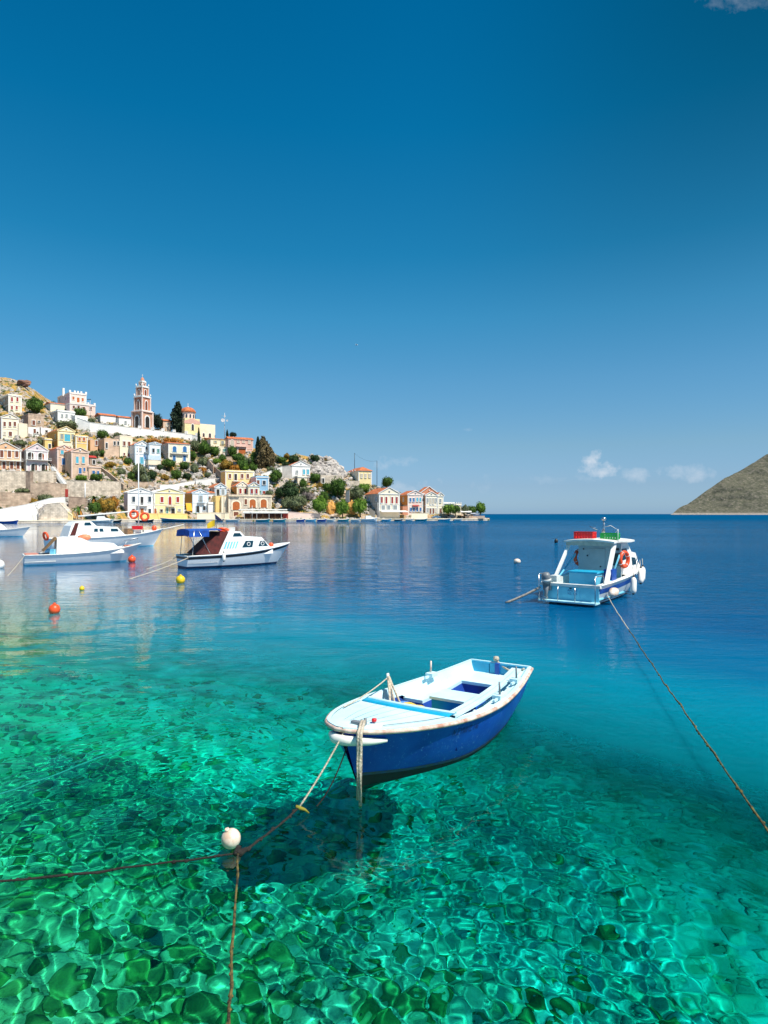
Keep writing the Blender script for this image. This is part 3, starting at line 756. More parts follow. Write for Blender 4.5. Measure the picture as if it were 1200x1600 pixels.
o = MB().tube([knot+Vector((-.03, 0, .02)), knot+Vector((.02, .0, .0)), knot+Vector((.07, .05, .015))], [.028, .036, .016], 8).tube([knot+Vector((-.02, -.03, .0)), knot+Vector((.0, .04, .04))], [.024, .024], 7).build('line_knot', BROWNROPE)
tag(o, 'dark knot joining three lines beside the white buoy', 'knot')
o = MB().tube([mid+Vector((-.03, -.01, .02)), mid, mid+Vector((.06, .02, -.03)), mid+Vector((.10, .03, -.07))], [.014, .022, .014, .008], 7).build('line_knot', mat('weed_yellow', (.22, .2, .02), .9)); tag(o, 'weedy knot where the pale and the dark bow line meet', 'knot')
# taut weedy line from the fishing boat to the quay on the right
a = P(948, 930, 21.6); b = P(1290, 1425, 4.6)
pts = [a.lerp(b, (i/60)**.7)-Vector((0, 0, .07*4*(i/60)**.7*(1-(i/60)**.7))) for i in range(61)]
add_line(jitter(pts[:14], .004, 2), .014, ROPE, 'pale clean end of the long line made fast to the fishing boat stern')
add_line(jitter(pts[13:], .006, 3), .0105, MOSSROPE, 'weed hung long line crossing the deep water at the right', 60, 8, tuft_r=1.9)
# a sunken pale line on the left
add_line(jitter([Vector((-4.9+2.3*i/20, 6.2+4.0*(i/20)-.2*math.sin(i/20*3), -.03-.03*math.sin(i/20*3))) for i in range(21)], .01, 4), .019, ROPE, 'pale sunken line lying under water at the left')

# ------------------------------------------------------------------ fishing boat seen from astern
def slab(profile, w0, w1=None, z0=None, z1=None):
    """Extrude a side profile (x, z) to both sides; half width w0 at the lowest z, w1 at the top."""
    zs = [p[1] for p in profile]; lo, hi = min(zs), max(zs); w1 = w0 if w1 is None else w1
    W = lambda z: w0+(w1-w0)*((z-lo)/(hi-lo) if hi > lo else 0)
    k = len(profile); vs = [Vector((x, -W(z), z)) for x, z in profile]+[Vector((x, W(z), z)) for x, z in profile]
    fs = [tuple(range(k)), tuple(range(k, 2*k))[::-1]]+[(i, (i+1) % k, k+(i+1) % k, k+i) for i in range(k)]
    return MB().add(vs, fs)

def side_patch(poly, wfn, side, th=.015):
    """A thin pane on the cabin side, standing proud of it."""
    vs = [Vector((x, side*(wfn(z)+th), z)) for x, z in poly]; vs2 = [Vector((x, side*(wfn(z)-.01), z)) for x, z in poly]; k = len(poly)
    return MB().add(vs+vs2, [tuple(range(k)), tuple(range(k, 2*k))[::-1]]+[(i, (i+1) % k, k+(i+1) % k, k+i) for i in range(k)])

def fender(root_pos, label, L=.62, r=.12, tilt=(0, 0)):
    o = MB().lathe([(.02, L/2+.05), (.035, L/2), (r*.8, L/2-.06), (r, L/2-.14), (r, -L/2+.12), (r*.8, -L/2+.04), (.03, -L/2)], (0, 0, 0), 14)
    t = thing('fender', label, 'fender', root_pos, 0, 'fenders hung along the boat side'); t.rotation_euler = (tilt[0], tilt[1], 0)
    o.build('body', FENDER, t); MB().lathe([(.035, -.04), (.05, 0), (.02, .05)], (0, 0, L/2+.02), 10).build('cap', BLACKP, t)
    MB().lathe([(.03, -.03), (.05, .0), (.02, .03)], (0, 0, -L/2), 10).build('cap', BLACKP, t)
    MB().tube([(0, 0, L/2), (-.04, 0, L/2+.35)], .012, 5).build('lanyard', ROPE, t)
    return t

def crate(loc, rz, m, label, s=(.62, .42, .30)):
    t = thing('fish_crate', label, 'crate', loc, rz); a, b, h = s
    MB().box((0, 0, .015), (a, b, .03)).build('floor', m, t)
    for sx in (-1, 1):
        mb = MB(); mb.box((sx*(a/2-.012), 0, h-.03), (.024, b, .05)).box((sx*(a/2-.012), 0, h*.5), (.024, b, .05))
        for k in range(5): mb.box((sx*(a/2-.012), (k-2)*b*.22, h*.45), (.02, .06, h*.8))
        mb.build('end_wall', m, t)
    for sy in (-1, 1):
        mb = MB(); mb.box((0, sy*(b/2-.012), h-.03), (a-.05, .024, .05)).box((0, sy*(b/2-.012), h*.5), (a-.05, .024, .05))
        for k in range(7): mb.box(((k-3)*a*.15, sy*(b/2-.012), h*.45), (.065, .02, h*.8))
        mb.build('side_wall', m, t)
    return t

def build_fishing_boat():
    L = 6.6; st = Vector((6.42, 22.0, 0)); hd = Vector((.60, .80, 0)); c = st+hd*L/2
    R = place_root('fishing_boat', 'white fishing boat with pale blue transom and open hardtop moored stern towards the viewer', 'boat', c, hd)
    H = Hull(L, [(0, .04), (.04, .30), (.12, .62), (.28, .95), (.5, 1.12), (.8, 1.12), (1, 1.04)],
             [(0, 1.22), (.2, 1.02), (.5, .82), (1, .70)], [(0, -.1), (.1, -.3), (.5, -.35), (1, -.25)], .75,
             [(0, 1.1), (.15, .7), (.4, .4), (1, .22)], tr=0)
    hb = H.shell(R, HULLWHITE, mat('antifouling_dark_red', (.05, .012, .02), .6), zline=.06)
    H.band(lambda s: H.t_at(s, H.zg(s)-.30), lambda s: H.t_at(s, H.zg(s)-.13), 2, off=.006).build('blue_stripe', BLUE, R)
    H.rim(.03, off=.015).build('rubbing_strake', OLDWHITE, R)
    H.band(lambda s: H.t_at(s, .12), lambda s: H.t_at(s, .16), 1, off=.008).build('boot_stripe', mat('boot_stripe_red', (.2, .03, .04), .5), R)
    X = lambda u: -L/2+u          # u metres from the stern
    # transom
    MB().box((X(-.025), 0, .36), (.045, 1.96, .50)).build('transom_panel', LBLUE, R)
    tp = MB().box((X(-.055), -.02, .40), (.02, .62, .34)).build('transom_door', LBLUE, R)
    MB().box((X(-.07), -.02, .545), (.02, .08, .03)).build('latch', DARKG, tp)
    for i, (s, z) in enumerate((('ΑΡΕΤΗ', .44), ('ΝΣ 140', .33))):
        me = text_mesh(s, .105); me.transform(Matrix.Translation((X(-.068), -.08, z)) @ Matrix.Rotation(-PI/2, 4, 'Z') @ Matrix.Rotation(PI/2, 4, 'X')); me.materials.append(NAVY)
        o = bpy.data.objects.new('lettering', me); COL.objects.link(o); o.parent = tp
    MB().box((X(-.22), 0, .11), (.46, 2.0, .05)).build('swim_platform', mat('platform_cyan', (.45, .78, .85), .4), R)
    MB().box((X(-.05), 0, .655), (.2, 2.1, .09)).build('transom_cap', OLDWHITE, R)
    # cockpit inside
    MB().box((X(1.6), 0, .20), (3.0, 1.9, .04)).build('cockpit_floor', LBLUE, R)
    mb = MB()
    for sd in (-1, 1):
        mb.grid([[H.pt(1-u/L, 1, sd)*1+Vector((0, -sd*.0, .012)), H.pt(1-u/L, 1, sd)+Vector((0, -sd*.16, .012)), H.pt(1-u/L, 1, sd)+Vector((0, -sd*.18, -.5))] for u in [0, .6, 1.2, 1.8, 2.4, 3.1]], smooth=False)
    mb.build('side_deck', OLDWHITE, R)
    mb = MB(); rows = []
    for i in range(14):
        u = 3.05+(L-3.06)*i/13; s = 1-u/L; b = H.B(s); rows.append([Vector((X(u), b*k/4, H.zg(s)+.01+.05*(1-(k/4)**2)*min(1, b))) for k in range(-4, 5)])
    mb.grid(rows); mb.build('foredeck', OLDWHITE, R)
    # wheelhouse and trunk
    slab([(X(3.0), .2), (X(3.0), 2.02), (X(4.1), 2.02), (X(4.55), 1.62), (X(5.1), 1.55), (X(5.45), 1.0), (X(5.45), .8)], .86, .70).build('wheelhouse', WHITE, R)
    bk = MB().box((X(2.985), 0, 1.12), (.03, 1.62, 1.74)).build('bulkhead', SHADEW, R)
    MB().box((X(2.96), .08, 1.0), (.02, .60, 1.55)).build('door', SHADEW, bk)
    MB().box((X(2.955), -.62, 1.40), (.03, .36, .46)).build('window', GLASSD, bk)
    MB().box((X(2.955), -.60, 1.78), (.03, .28, .09)).build('radio', DARKG, bk)
    MB().box((X(2.93), .1, 1.93), (.05, 1.5, .05)).build('dark_beam', mat('rust_wood', (.14, .03, .015), .6), bk)
    for (y, z) in ((.45, 1.5), (-.05, 1.1), (-.35, .9), (.6, 1.75)): MB().lathe([(.001, 0), (.03, 0), (.03, .02), (.001, .02)], (X(2.95), y, z), 8, axis=(-1, 0, 0)).build('fitting', DARKG, bk)
    Wf = lambda z: .86+(.70-.86)*((z-.2)/1.82)
    for sd in (-1, 1):
        side_patch([(X(3.3), 1.35), (X(3.3), 1.78), (X(3.9), 1.78), (X(4.2), 1.4)], Wf, sd).build('side_window', GLASSD, R)
        side_patch([(X(4.5), 1.1), (X(4.5), 1.4), (X(4.95), 1.36), (X(5.1), 1.1)], Wf, sd).build('side_window', GLASSD, R)
    # hardtop on raked pillars
    rt = MB(); rows = []
    for i in range(7):
        u = 1.75+2.55*i/6; rows.append([Vector((X(u), .93*k/6, 2.10+.07*(1-(k/6)**2)+.02*math.sin(i))) for k in range(-6, 7)])
    rt.grid(rows); rows2 = [[p-Vector((0, 0, .06)) for p in r] for r in rows]; rt.grid(rows2)
    rt.grid([rows[0], rows2[0]]); rt.grid([rows[-1], rows2[-1]]); rt.grid([[r[0] for r in rows], [r[0] for r in rows2]]); rt.grid([[r[-1] for r in rows], [r[-1] for r in rows2]])
    hr = rt.build('hardtop', OLDWHITE, R)
    MB().box((X(1.78), 0, 2.02), (.03, 1.7, .16)).build('rolled_canvas', mat('cream_canvas', (.6, .52, .42), .9), hr)
    for sd in (-1, 1):
        w = .17 if sd < 0 else .10
        vs = [(X(.75), sd*.98, .70), (X(.75)+w*1.6, sd*.98, .70), (X(2.05)+w*1.6, sd*.86, 2.07), (X(2.05), sd*.86, 2.07)]
        MB().prism(vs, (0, -sd*.09, 0)).build('pillar', WHITE, R)
        vs = [(X(1.15), sd*.98, .70), (X(1.22), sd*.98, .70), (X(2.7), sd*.85, 1.6), (X(2.7), sd*.85, 1.5)]
        MB().prism(vs, (0, -sd*.04, 0)).build('brace', LBLUE, R)
    MB().box((X(.95), -.2, .0+.64), (.75, .95, .80)).build('engine_box', LBLUE, R)
    MB().box((X(.95), -.2, 1.06), (.85, 1.05, .05)).build('engine_box_lid', TURQ, R)
    MB().box((X(1.55), -.85, .72), (.5, .3, .85)).build('locker', BLUE, R)
    MB().box((X(.55), .78, .80), (.35, .25, .22)).build('bait_box', OLDWHITE, R)
    # stern rails
    for sd, ys in ((1, (.55, 1.0)), (-1, (-1.0, -.1, ))):
        pass
    for y in (-.98, -.30, .30, .98):
        MB().tube([(X(-.42), y, .14), (X(-.42), y, 1.0 if abs(y) > .5 else .62)], .018, 6).build('rail_post', STEEL, R)
    MB().tube([(X(-.42), -.98, 1.0), (X(-.3), -1.0, 1.02), (X(.3), -1.02, 1.0), (X(.35), -1.02, .72)], .018, 6).build('rail', STEEL, R)
    MB().tube([(X(-.42), .98, 1.0), (X(-.3), 1.0, 1.02), (X(.3), 1.02, 1.0), (X(.35), 1.02, .72)], .018, 6).build('rail', STEEL, R)
    for sd in (-1, 1):
        rl = [H.pt(1-u/L, 1, sd)+Vector((0, -sd*.05, .32)) for u in (4.4, 5.0, 5.6, 6.1, 6.45)]
        MB().tube(rl, .016, 5).build('bow_rail', STEEL, R)
        for p in rl: MB().tube([p, p-Vector((0, 0, .33))], .014, 5).build('stanchion', STEEL, R)
    # mast, radar and aerials on the roof
    MB().tube([(X(3.2), -.12, 2.12), (X(3.1), -.12, 2.85)], [.05, .03], 8).tube([(X(3.2), .0, 2.12), (X(3.1), -.1, 2.7)], .02, 6).build('mast', STEEL, R)
    MB().lathe([(.001, .0), (.09, .01), (.10, .07), (.06, .12), (.001, .13)], (X(3.1), -.12, 2.85), 12).build('masthead_lamp', STEEL, R)
    MB().tube([(X(3.3), -.35, 2.16), (X(3.25), -.6, 2.5), (X(3.2), -.35, 2.66), (X(3.15), -.15, 2.6)], .010, 5).build('cable', OLDWHITE, R)
    MB().tube([(X(3.1), .12, 2.5), (X(3.1), .42, 2.62)], .02, 5).build('horn', STEEL, R)
    MB().tube([(X(2.2), -.93, 2.1), (X(2.2), -.93, 2.55)], .012, 5).build('aerial', OLDWHITE, R)
    bpy.context.view_layer.update(); M = R.matrix_world.copy(); rz = R.rotation_euler.z
    # on the roof
    crate(M @ Vector((X(2.35), .33, 2.17)), rz+PI/2, REDP, 'red plastic crate standing on the fishing boat hardtop', (.72, .42, .27))
    crate(M @ Vector((X(2.6), -.52, 2.16)), rz+PI/2+.06, GREENP, 'green plastic crate standing on the fishing boat hardtop', (.62, .42, .24))
    # lifebuoys
    for sd, lab in ((-1, 'orange lifebuoy hung on the right side of the fishing boat wheelhouse'), (1, 'red lifebuoy glimpsed inside the left pillar of the fishing boat')):
        t = thing('lifebuoy', lab, 'lifebuoy', M @ Vector((X(3.05 if sd < 0 else 3.3), sd*.90, 1.40)), rz)
        ring(.27, .075, (0, 0, 0), (0.25, 1, 0)).build('float_ring', ORANGE, t)
        for k in range(4):
            a = PI/4+k*PI/2; q = Vector((0, 0, 1)).rotation_difference(Vector((.25, 1, 0))); p = q @ Vector((.27*math.cos(a), .27*math.sin(a), 0))
            ring(.079, .012, p, q @ Vector((-math.sin(a), math.cos(a), 0)), 10, 5).build('band', WHITE, t)
    # fenders along the right side
    for i, (u, dy, L_, tl, z) in enumerate(((3.0, .13, .62, (-.25, .12), .46), (4.15, .14, .62, (-.45, .2), .72), (4.75, .15, .62, (-.45, .25), .74))):
        p = H.pt(1-u/L, 1, -1); fender(M @ Vector((p.x, p.y-dy, z)), ('white fender nearest the stern on the fishing boat side', 'white fender hanging second from the stern on the fishing boat side', 'white fender hanging furthest forward on the fishing boat side')[i], L_, .11, tl)
    t = thing('fender', 'round cream fender lying at the stern quarter of the fishing boat', 'fender', M @ Vector((X(.75), -1.22, .42)), rz)
    MB().lathe([(.03, -.30), (.12, -.22), (.17, 0), (.12, .2), (.03, .28)], (0, 0, 0), 14, axis=(1, 0, .15)).build('body', BUOYW, t)
    # outboard motor on the port quarter
    t = thing('outboard_motor', 'grey outboard motor tilted on the left stern quarter of the fishing boat', 'outboard motor', M @ Vector((X(-.15), .80, .62)), rz)
    MB().lathe([(.02, .46), (.11, .44), (.155, .36), (.165, .18), (.14, .06), (.05, .03)], (0, 0, 0), 14, axis=(-.25, 0, 1)).build('cowling', GREYM, t)
    MB().lathe([(.168, .16), (.172, .20), (.168, .24)], (0, 0, 0), 14, axis=(-.25, 0, 1)).build('cowling_band', OLDWHITE, t)
    MB().tube([(-.02, 0, .1), (-.05, 0, -.2), (-.12, 0, -.48)], [.09, .07, .05], 8).build('shaft_leg', GREYM, t)
    MB().box((.06, 0, -.05), (.14, .26, .26)).build('bracket', GREYM, t)
    MB().tube([(-.28, 0, -.47), (-.02, 0, -.43)], [.03, .06], 8).build('gear_case', GREYM, t)
    for k in range(3):
        a = k*2*PI/3; MB().box((-.30, .08*math.cos(a), -.47+.08*math.sin(a)), (.02, .07, .12), mtx=Matrix.Rotation(a, 3, 'X')).build('propeller_blade', STEEL, t)
    # its mooring line to the left
    e = on_water(790, 942, .0); s0 = M @ Vector((X(-.3), .98, .55))
    o = MB().tube(catenary(s0, e, .03, 10), .045, 7).build('mooring_line', mat('thick_old_rope', (.35, .32, .28), .9, .3, 20), None); tag(o, 'thick grey line led down from the fishing boat stern to the left', 'mooring line')
    return R
build_fishing_boat()

# ------------------------------------------------------------------ cabin boats on the left
def cabin_boat(label, stern, hd, L, beam, sheer, cabin, wl, anti, hullmat, stripe=None, **kw):
    hd = Vector((*hd, 0)).normalized(); st = Vector((stern[0], stern[1], 0)); c = st+hd*L/2
    R = place_root('cabin_boat', label, 'boat', c, hd)
    b = beam/2
    H = Hull(L, [(0, .03*b), (.04, .25*b), (.12, .52*b), (.28, .83*b), (.5, b), (.8, .97*b), (1, .86*b)],
             [(0, sheer[0]), (.25, sheer[1]), (.6, sheer[2]), (1, sheer[3])], [(0, -.1), (.1, -.3), (.5, -.4), (1, -.25)], kw.get('rake', 1.0),
             [(0, 1.1), (.15, .75), (.4, .42), (1, .28)])
    H.shell(R, hullmat, anti, zline=wl)
    if stripe: H.band(lambda s: H.t_at(s, H.zg(s)-.20), lambda s: H.t_at(s, H.zg(s)-.06), 2, off=.008).build('stripe', stripe, R)
    H.rim(.035, off=.018).build('rubbing_strake', OLDWHITE if stripe is None else WHITE, R)
    X = lambda u: -L/2+u
    mb = MB(); rows = []; u0 = kw.get('deck_from', L*.3)
    for i in range(16):
        u = u0+(L-.02-u0)*i/15; s = 1-u/L; w = H.B(s); rows.append([Vector((X(u), w*k/4, H.zg(s)-.02+.06*(1-(k/4)**2)*min(1, w))) for k in range(-4, 5)])
    mb.grid(rows); mb.build('deck', OLDWHITE, R)
    mb = MB(); rows = []
    for i in range(8):
        u = .03+(u0-.03)*i/7; s = 1-u/L; w = H.B(s)-.14; rows.append([Vector((X(u), -w, H.zg(s)-.42)), Vector((X(u), w, H.zg(s)-.42))])
    mb.grid(rows, smooth=False); mb.build('cockpit_floor', WOOD, R)
    for sd in (-1, 1):
        mb = MB(); rows = []
        for i in range(8):
            u = .0+(u0+.05)*i/7; s = 1-u/L; w = H.B(s); rows.append([Vector((X(u), sd*w, H.zg(s)+.01)), Vector((X(u), sd*(w-.14), H.zg(s)+.01)), Vector((X(u), sd*(w-.15), H.zg(s)-.44))])
        mb.grid(rows, smooth=False); mb.build('cockpit_coaming', OLDWHITE, R)
    MB().box((X(.02), 0, H.zg(1)-.02), (.12, H.B(1)*1.9, .06)).build('transom_cap', OLDWHITE, R)
    pf = [(X(u), z) for u, z in cabin]; w0, w1 = kw.get('cw', (b*.80, b*.62))
    cab = slab(pf, w0, w1).build('cabin', WHITE, R)
    zs = [p[1] for p in pf]; Wf = lambda z: w0+(w1-w0)*((z-min(zs))/(max(zs)-min(zs)))
    for (poly, m, nm) in kw.get('panes', []):
        for sd in (-1, 1):
            o = side_patch([(X(u), z) for u, z in poly], Wf, sd, .02).build(nm, m, cab)
    return R, H, X, Wf, cab

# white cabin boat with the blue awning
R, H, X, Wf, cab = cabin_boat('white cabin boat with blue awning, maroon canvas and a black stripe', (-11.55, 36.6), (.80, .60), 6.9, 2.3,
    (1.28, 1.02, .80, .72), [(1.75, .6), (2.1, 1.35), (2.45, 2.02), (3.25, 2.06), (3.5, 1.78), (4.6, 1.70), (5.3, .92), (5.3, .7)], .12, ANTIB, HULLWHITE, DARKG,
    deck_from=1.7, panes=[([(4.35, 1.16), (4.5, 1.48), (5.0-.25, 1.48), (5.1-.12, 1.16)], GLASSD, 'window'), ([(3.3, 1.12), (3.55, 1.5), (4.05, 1.5), (3.95, 1.12)], GLASSD, 'window'),
    ([(2.75, 1.78), (2.85, 1.97), (3.2, 1.97), (3.35, 1.78)], GLASSD, 'window')]+[([(2.15+.17*k, 1.08), (2.32+.17*k, 1.48), (2.41+.17*k, 1.48), (2.24+.17*k, 1.08)], LBLUE, 'louvre') for k in range(5)])
for sd in (-1, 1):
    for u in (3.72, 4.62):
        ring(.10, .022, (X(u), sd*(Wf(1.3)+.03), 1.31), (0, 1, 0), 12, 5).build('porthole_ring', WHITE, cab)
cv = slab([(X(.62), .80), (X(1.95), 2.08), (X(2.5), 2.04), (X(1.75), .80)], 1.0, .72).build('canvas_hood', MAROON, R)
aw = MB(); rows = []
for i in range(6):
    u = .05+1.95*i/5; rows.append([Vector((X(u), .98*k/5, 2.16+.09*(1-(k/5)**2))) for k in range(-5, 6)])
aw.grid(rows); 
for e in (0, -1):
    aw.grid([[r[e] for r in rows[:4]], [r[e]-Vector((0, 0, .36)) for r in rows[:4]]])
aw.grid([rows[0], [p-Vector((.06, 0, .36)) for p in rows[0]]])
aw.build('awning', BCANVAS, R)
for sd in (-1, 1):
    MB().tube([(X(.25), sd*.98, .72), (X(.35), sd*.98, 2.16)], .02, 5).build('awning_pole', STEEL, R)
    MB().tube([(X(1.3), sd*.98, .78), (X(.6), sd*.98, 2.16)], .02, 5).build('awning_pole', STEEL, R)
bpy.context.view_layer.update(); M = R.matrix_world.copy(); CBM = M; CBX = X; CBR = R
for y, lab in ((.25, 'red lifebuoy lying on the roof of the cabin boat with the blue awning'),):
    t = thing('lifebuoy', lab, 'lifebuoy', M @ Vector((X(2.45), y-.3, 2.16)), 0); ring(.26, .08, (0, 0, 0), (0, 0.25, 1)).build('float_ring', ORANGE, t)
o = MB().box((0, 0, 0), (.30, .16, .22)).build('roof_box', OLDWHITE); o.location = M @ Vector((X(2.95), -.2, 2.20)); tag(o, 'small white box on the roof of the cabin boat', 'box')
t = thing('flag_staff', 'short staff with a yellow and dark flag above the cabin boat roof', 'flag', M @ Vector((X(2.2), .3, 2.12)), 0)
MB().tube([(0, 0, 0), (-.12, 0, .95)], .018, 6).build('staff', GREYM, t)
MB().grid([[Vector((-.12-.11*i, .05*math.sin(i*1.1), .62+.04*math.sin(i)-.05*i)), Vector((-.12-.11*i, .05*math.sin(i*1.1+1), .26-.05*i))] for i in range(5)]).build('yellow_cloth', YELLOW, t)
MB().grid([[Vector((-.12+.10*i, .03*math.sin(i), .98-.08*i)), Vector((-.10+.10*i, .03*math.sin(i+1), .66-.03*i))] for i in range(5)]).build('dark_cloth', mat('flag_dark', (.03, .03, .08), .8), t)
p = H.pt(1-5.9/6.9, 1, 0); t = thing('deck_buoy', 'orange float lying on the foredeck of the cabin boat', 'buoy', M @ Vector((X(5.55), -.15, 1.18)), 0); MB().lathe([(.001, -.15), (.12, -.1), (.16, 0), (.12, .1), (.001, .15)], (0, 0, 0), 14).build('float', ORANGE, t)
fender(M @ Vector((X(2.0), -1.22, .62)), 'white fender on the side of the cabin boat with the blue awning', .5, .11)
for a_, b_, lab in (((X(.1), -.9, .66), P(200, 915, 30.5), 'long pale mooring line from the cabin boat stern down to the left'), ((X(.1), .8, .66), P(228, 885, 36), 'pale mooring line from the far stern quarter of the cabin boat')):
    o = MB().tube(catenary(M @ Vector(a_), Vector((b_.x, b_.y, -.02)), .06, 10), .022, 5).build('mooring_line', ROPE); tag(o, lab, 'mooring line')

# white boat with brown canvas
R, H, X, Wf, cab = cabin_boat('low white cabin boat with brown canvas cockpit hood, nearest of the left group', (-21.9, 38.9), (.84, .54), 6.8, 2.2,
    (1.15, .85, .66, .62), [(1.7, .5), (1.75, 1.62), (2.2, 1.68), (3.1, 1.60), (3.7, 1.30), (5.0, 1.22), (5.6, .72), (5.6, .6)], .08, LBLUE, HULLWHITE, None,
    deck_from=1.6, cw=(.86, .62), panes=[([(3.5, .88), (3.6, 1.12), (4.2, 1.12), (4.2, .88)], OLDWHITE, 'window_frame'), ([(4.4, .88), (4.4, 1.12), (5.0, 1.08), (5.1, .88)], OLDWHITE, 'window_frame')])
rows = [[Vector((X(1.0+.12*math.sin(i*.5)+.11*i), .86*math.sin(k/5*PI/2)*(1-.02*i) if True else 0, .62+1.05*math.sin((i+1)/8*PI/2)*(1-.12*abs(k/5)**3))) for k in range(-5, 6)] for i in range(8)]
MB().grid(rows).build('canvas_hood', BROWNC, R)
MB().box((X(.4), 0, .66), (.7, 1.6, .05)).build('stern_bench', mat('salmon_deck', (.6, .25, .18), .6), R)
MB().box((X(6.05), 0, 1.0), (.6, .55, .12)).build('foredeck_hatch', mat('salmon_deck2', (.62, .2, .12), .6), R)
MB().tube([H.pt(.02, 1, 1)+Vector((0, 0, .02)), H.pt(.03, 1, 1)+Vector((0, -.05, .38)), H.pt(.14, 1, 1)+Vector((0, -.1, .36)), H.pt(.2, 1, 1)+Vector((0, 0, .02))], .018, 5).tube([H.pt(.03, 1, 1)+Vector((0, -.05, .38)), H.pt(.03, 1, -1)+Vector((0, .05, .38)), H.pt(.14, 1, -1)+Vector((0, .1, .36)), H.pt(.2, 1, -1)+Vector((0, 0, .02))], .018, 5).build('bow_rail', STEEL, R)
bpy.context.view_layer.update(); M = R.matrix_world.copy()
t = thing('float', 'big salmon orange float lying on the cabin top of the low white boat', 'buoy', M @ Vector((X(3.35), -.1, 1.60)), 0); MB().lathe([(.001, -.42), (.13, -.36), (.21, -.1), (.21, .12), (.12, .36), (.001, .4)], (0, 0, 0), 16, axis=(1, .2, .05)).build('body', mat('salmon_float', (.75, .25, .12), .5), t)
t = thing('lifebuoy', 'orange lifebuoy standing at the stern of the low white boat', 'lifebuoy', M @ Vector((X(1.2), .2, 1.72)), 0); ring(.22, .07, (0, 0, 0), (.5, .8, .2)).build('float_ring', ORANGE, t)
t = thing('jerry_can', 'pale blue can beside the cabin on the low white boat', 'can', M @ Vector((X(1.5), -.85, .80)), 0); MB().box((0, 0, 0), (.25, .2, .3)).build('body', LBLUE, t)
o = MB().tube(catenary(M @ Vector((X(0), -.7, .6)), on_water(12, 900), .03, 8), .02, 5).build('mooring_line', ROPE); tag(o, 'pale line from the stern of the low white boat to the left', 'mooring line')

# larger motor boat behind, with mast and foredeck gear
R, H, X, Wf, cab = cabin_boat('long white motor boat with pale mast, behind the low white boat', (-29.3, 55.8), (.72, .69), 10.4, 2.9,
    (1.65, 1.25, 1.0, .95), [(1.2, .8), (1.6, 2.05), (2.0, 2.42), (3.3, 2.46), (3.8, 2.0), (5.6, 1.9), (6.3, 1.15), (6.3, .9)], .08, LBLUE, HULLWHITE, None,
    deck_from=1.2, panes=[([(1.45, 1.2), (1.95, 2.3), (2.25, 2.3), (1.9, 1.2)], MAROON, 'hood_strip'), ([(2.7, 2.08), (2.75, 2.34), (3.2, 2.34), (3.35, 2.08)], GLASSD, 'window'),
    ([(3.5, 1.5), (3.55, 1.78), (3.85, 1.78), (3.85, 1.5)], GLASSD, 'window'), ([(4.0, 1.5), (4.0, 1.78), (4.3, 1.78), (4.35, 1.5)], GLASSD, 'window'), ([(5.0, 1.5), (5.0, 1.76), (5.6, 1.74), (5.7, 1.5)], GLASSD, 'window')])
MB().tube([(X(8.0), 0, 1.1), (X(8.0), 0, 9.6)], [.07, .04], 8).build('mast', WHITE, R)
MB().tube([(X(8.0), 0, 3.4), (X(2.5), 0, 2.9)], .07, 7).build('boom', OLDWHITE, R)
MB().tube([(X(8.0), 0, 9.4), (X(10.3), 0, 1.6)], .012, 4).build('forestay', GREYM, R)
MB().tube([(X(10.2), 0, 1.55), (X(12.6), -.1, 2.05)], [.06, .03], 7).build('bowsprit', OLDWHITE, R)
MB().box((X(6.95), -.2, 1.45), (.5, .8, .55)).build('deck_locker', WOOD, R)
for k, u in enumerate((7.7, 8.7)): MB().box((X(u), -.3, 1.42), (.8, .6, .3)).build('deck_chest', OLDWHITE, R)
bpy.context.view_layer.update(); M = R.matrix_world.copy()
for (u, y, z, lab) in ((7.35, -.5, 3.05, 'left of the two orange lifebuoys hanging beside the pale mast'), (8.35, -.6, 2.85, 'right of the two orange lifebuoys hanging beside the pale mast')):
    t = thing('lifebuoy', lab, 'lifebuoy', M @ Vector((X(u), y, z)), 0); ring(.33, .11, (0, 0, 0), (.4, -1, 0)).build('float_ring', ORANGE, t)
    MB().tube([(0, 0, .4), (.2, .3, 1.1)], .015, 4).build('lanyard', ROPE, t)
t = thing('float', 'orange float on the bow of the long motor boat', 'buoy', M @ Vector((X(9.45), -.2, 1.70)), 0); MB().lathe([(.001, -.3), (.18, -.2), (.26, 0), (.18, .22), (.001, .3)], (0, 0, 0), 12).build('body', ORANGE, t)
t = thing('fuel_can', 'red cans lashed on the foredeck of the long motor boat', 'can', M @ Vector((X(7.6), -.7, 1.8)), 0); MB().box((0, 0, 0), (.9, .4, .34)).build('body', REDP, t)

# half seen boat at the left edge
R, H, X, Wf, cab = cabin_boat('white boat half cut by the left edge of the picture, moored beyond the others', (-56.6, 86), (.97, .25), 8.2, 2.5,
    (1.35, 1.05, .9, .85), [(1.0, .7), (1.3, 1.9), (3.6, 1.9), (4.4, 1.75), (5.2, .95), (5.2, .8)], .1, LBLUE, HULLWHITE, None, deck_from=1.0,
    panes=[([(2.5, 1.3), (2.5, 1.65), (3.0, 1.65), (3.0, 1.3)], GLASSD, 'window'), ([(3.3, 1.3), (3.3, 1.65), (3.8, 1.62), (4.2, 1.3)], GLASSD, 'window')])

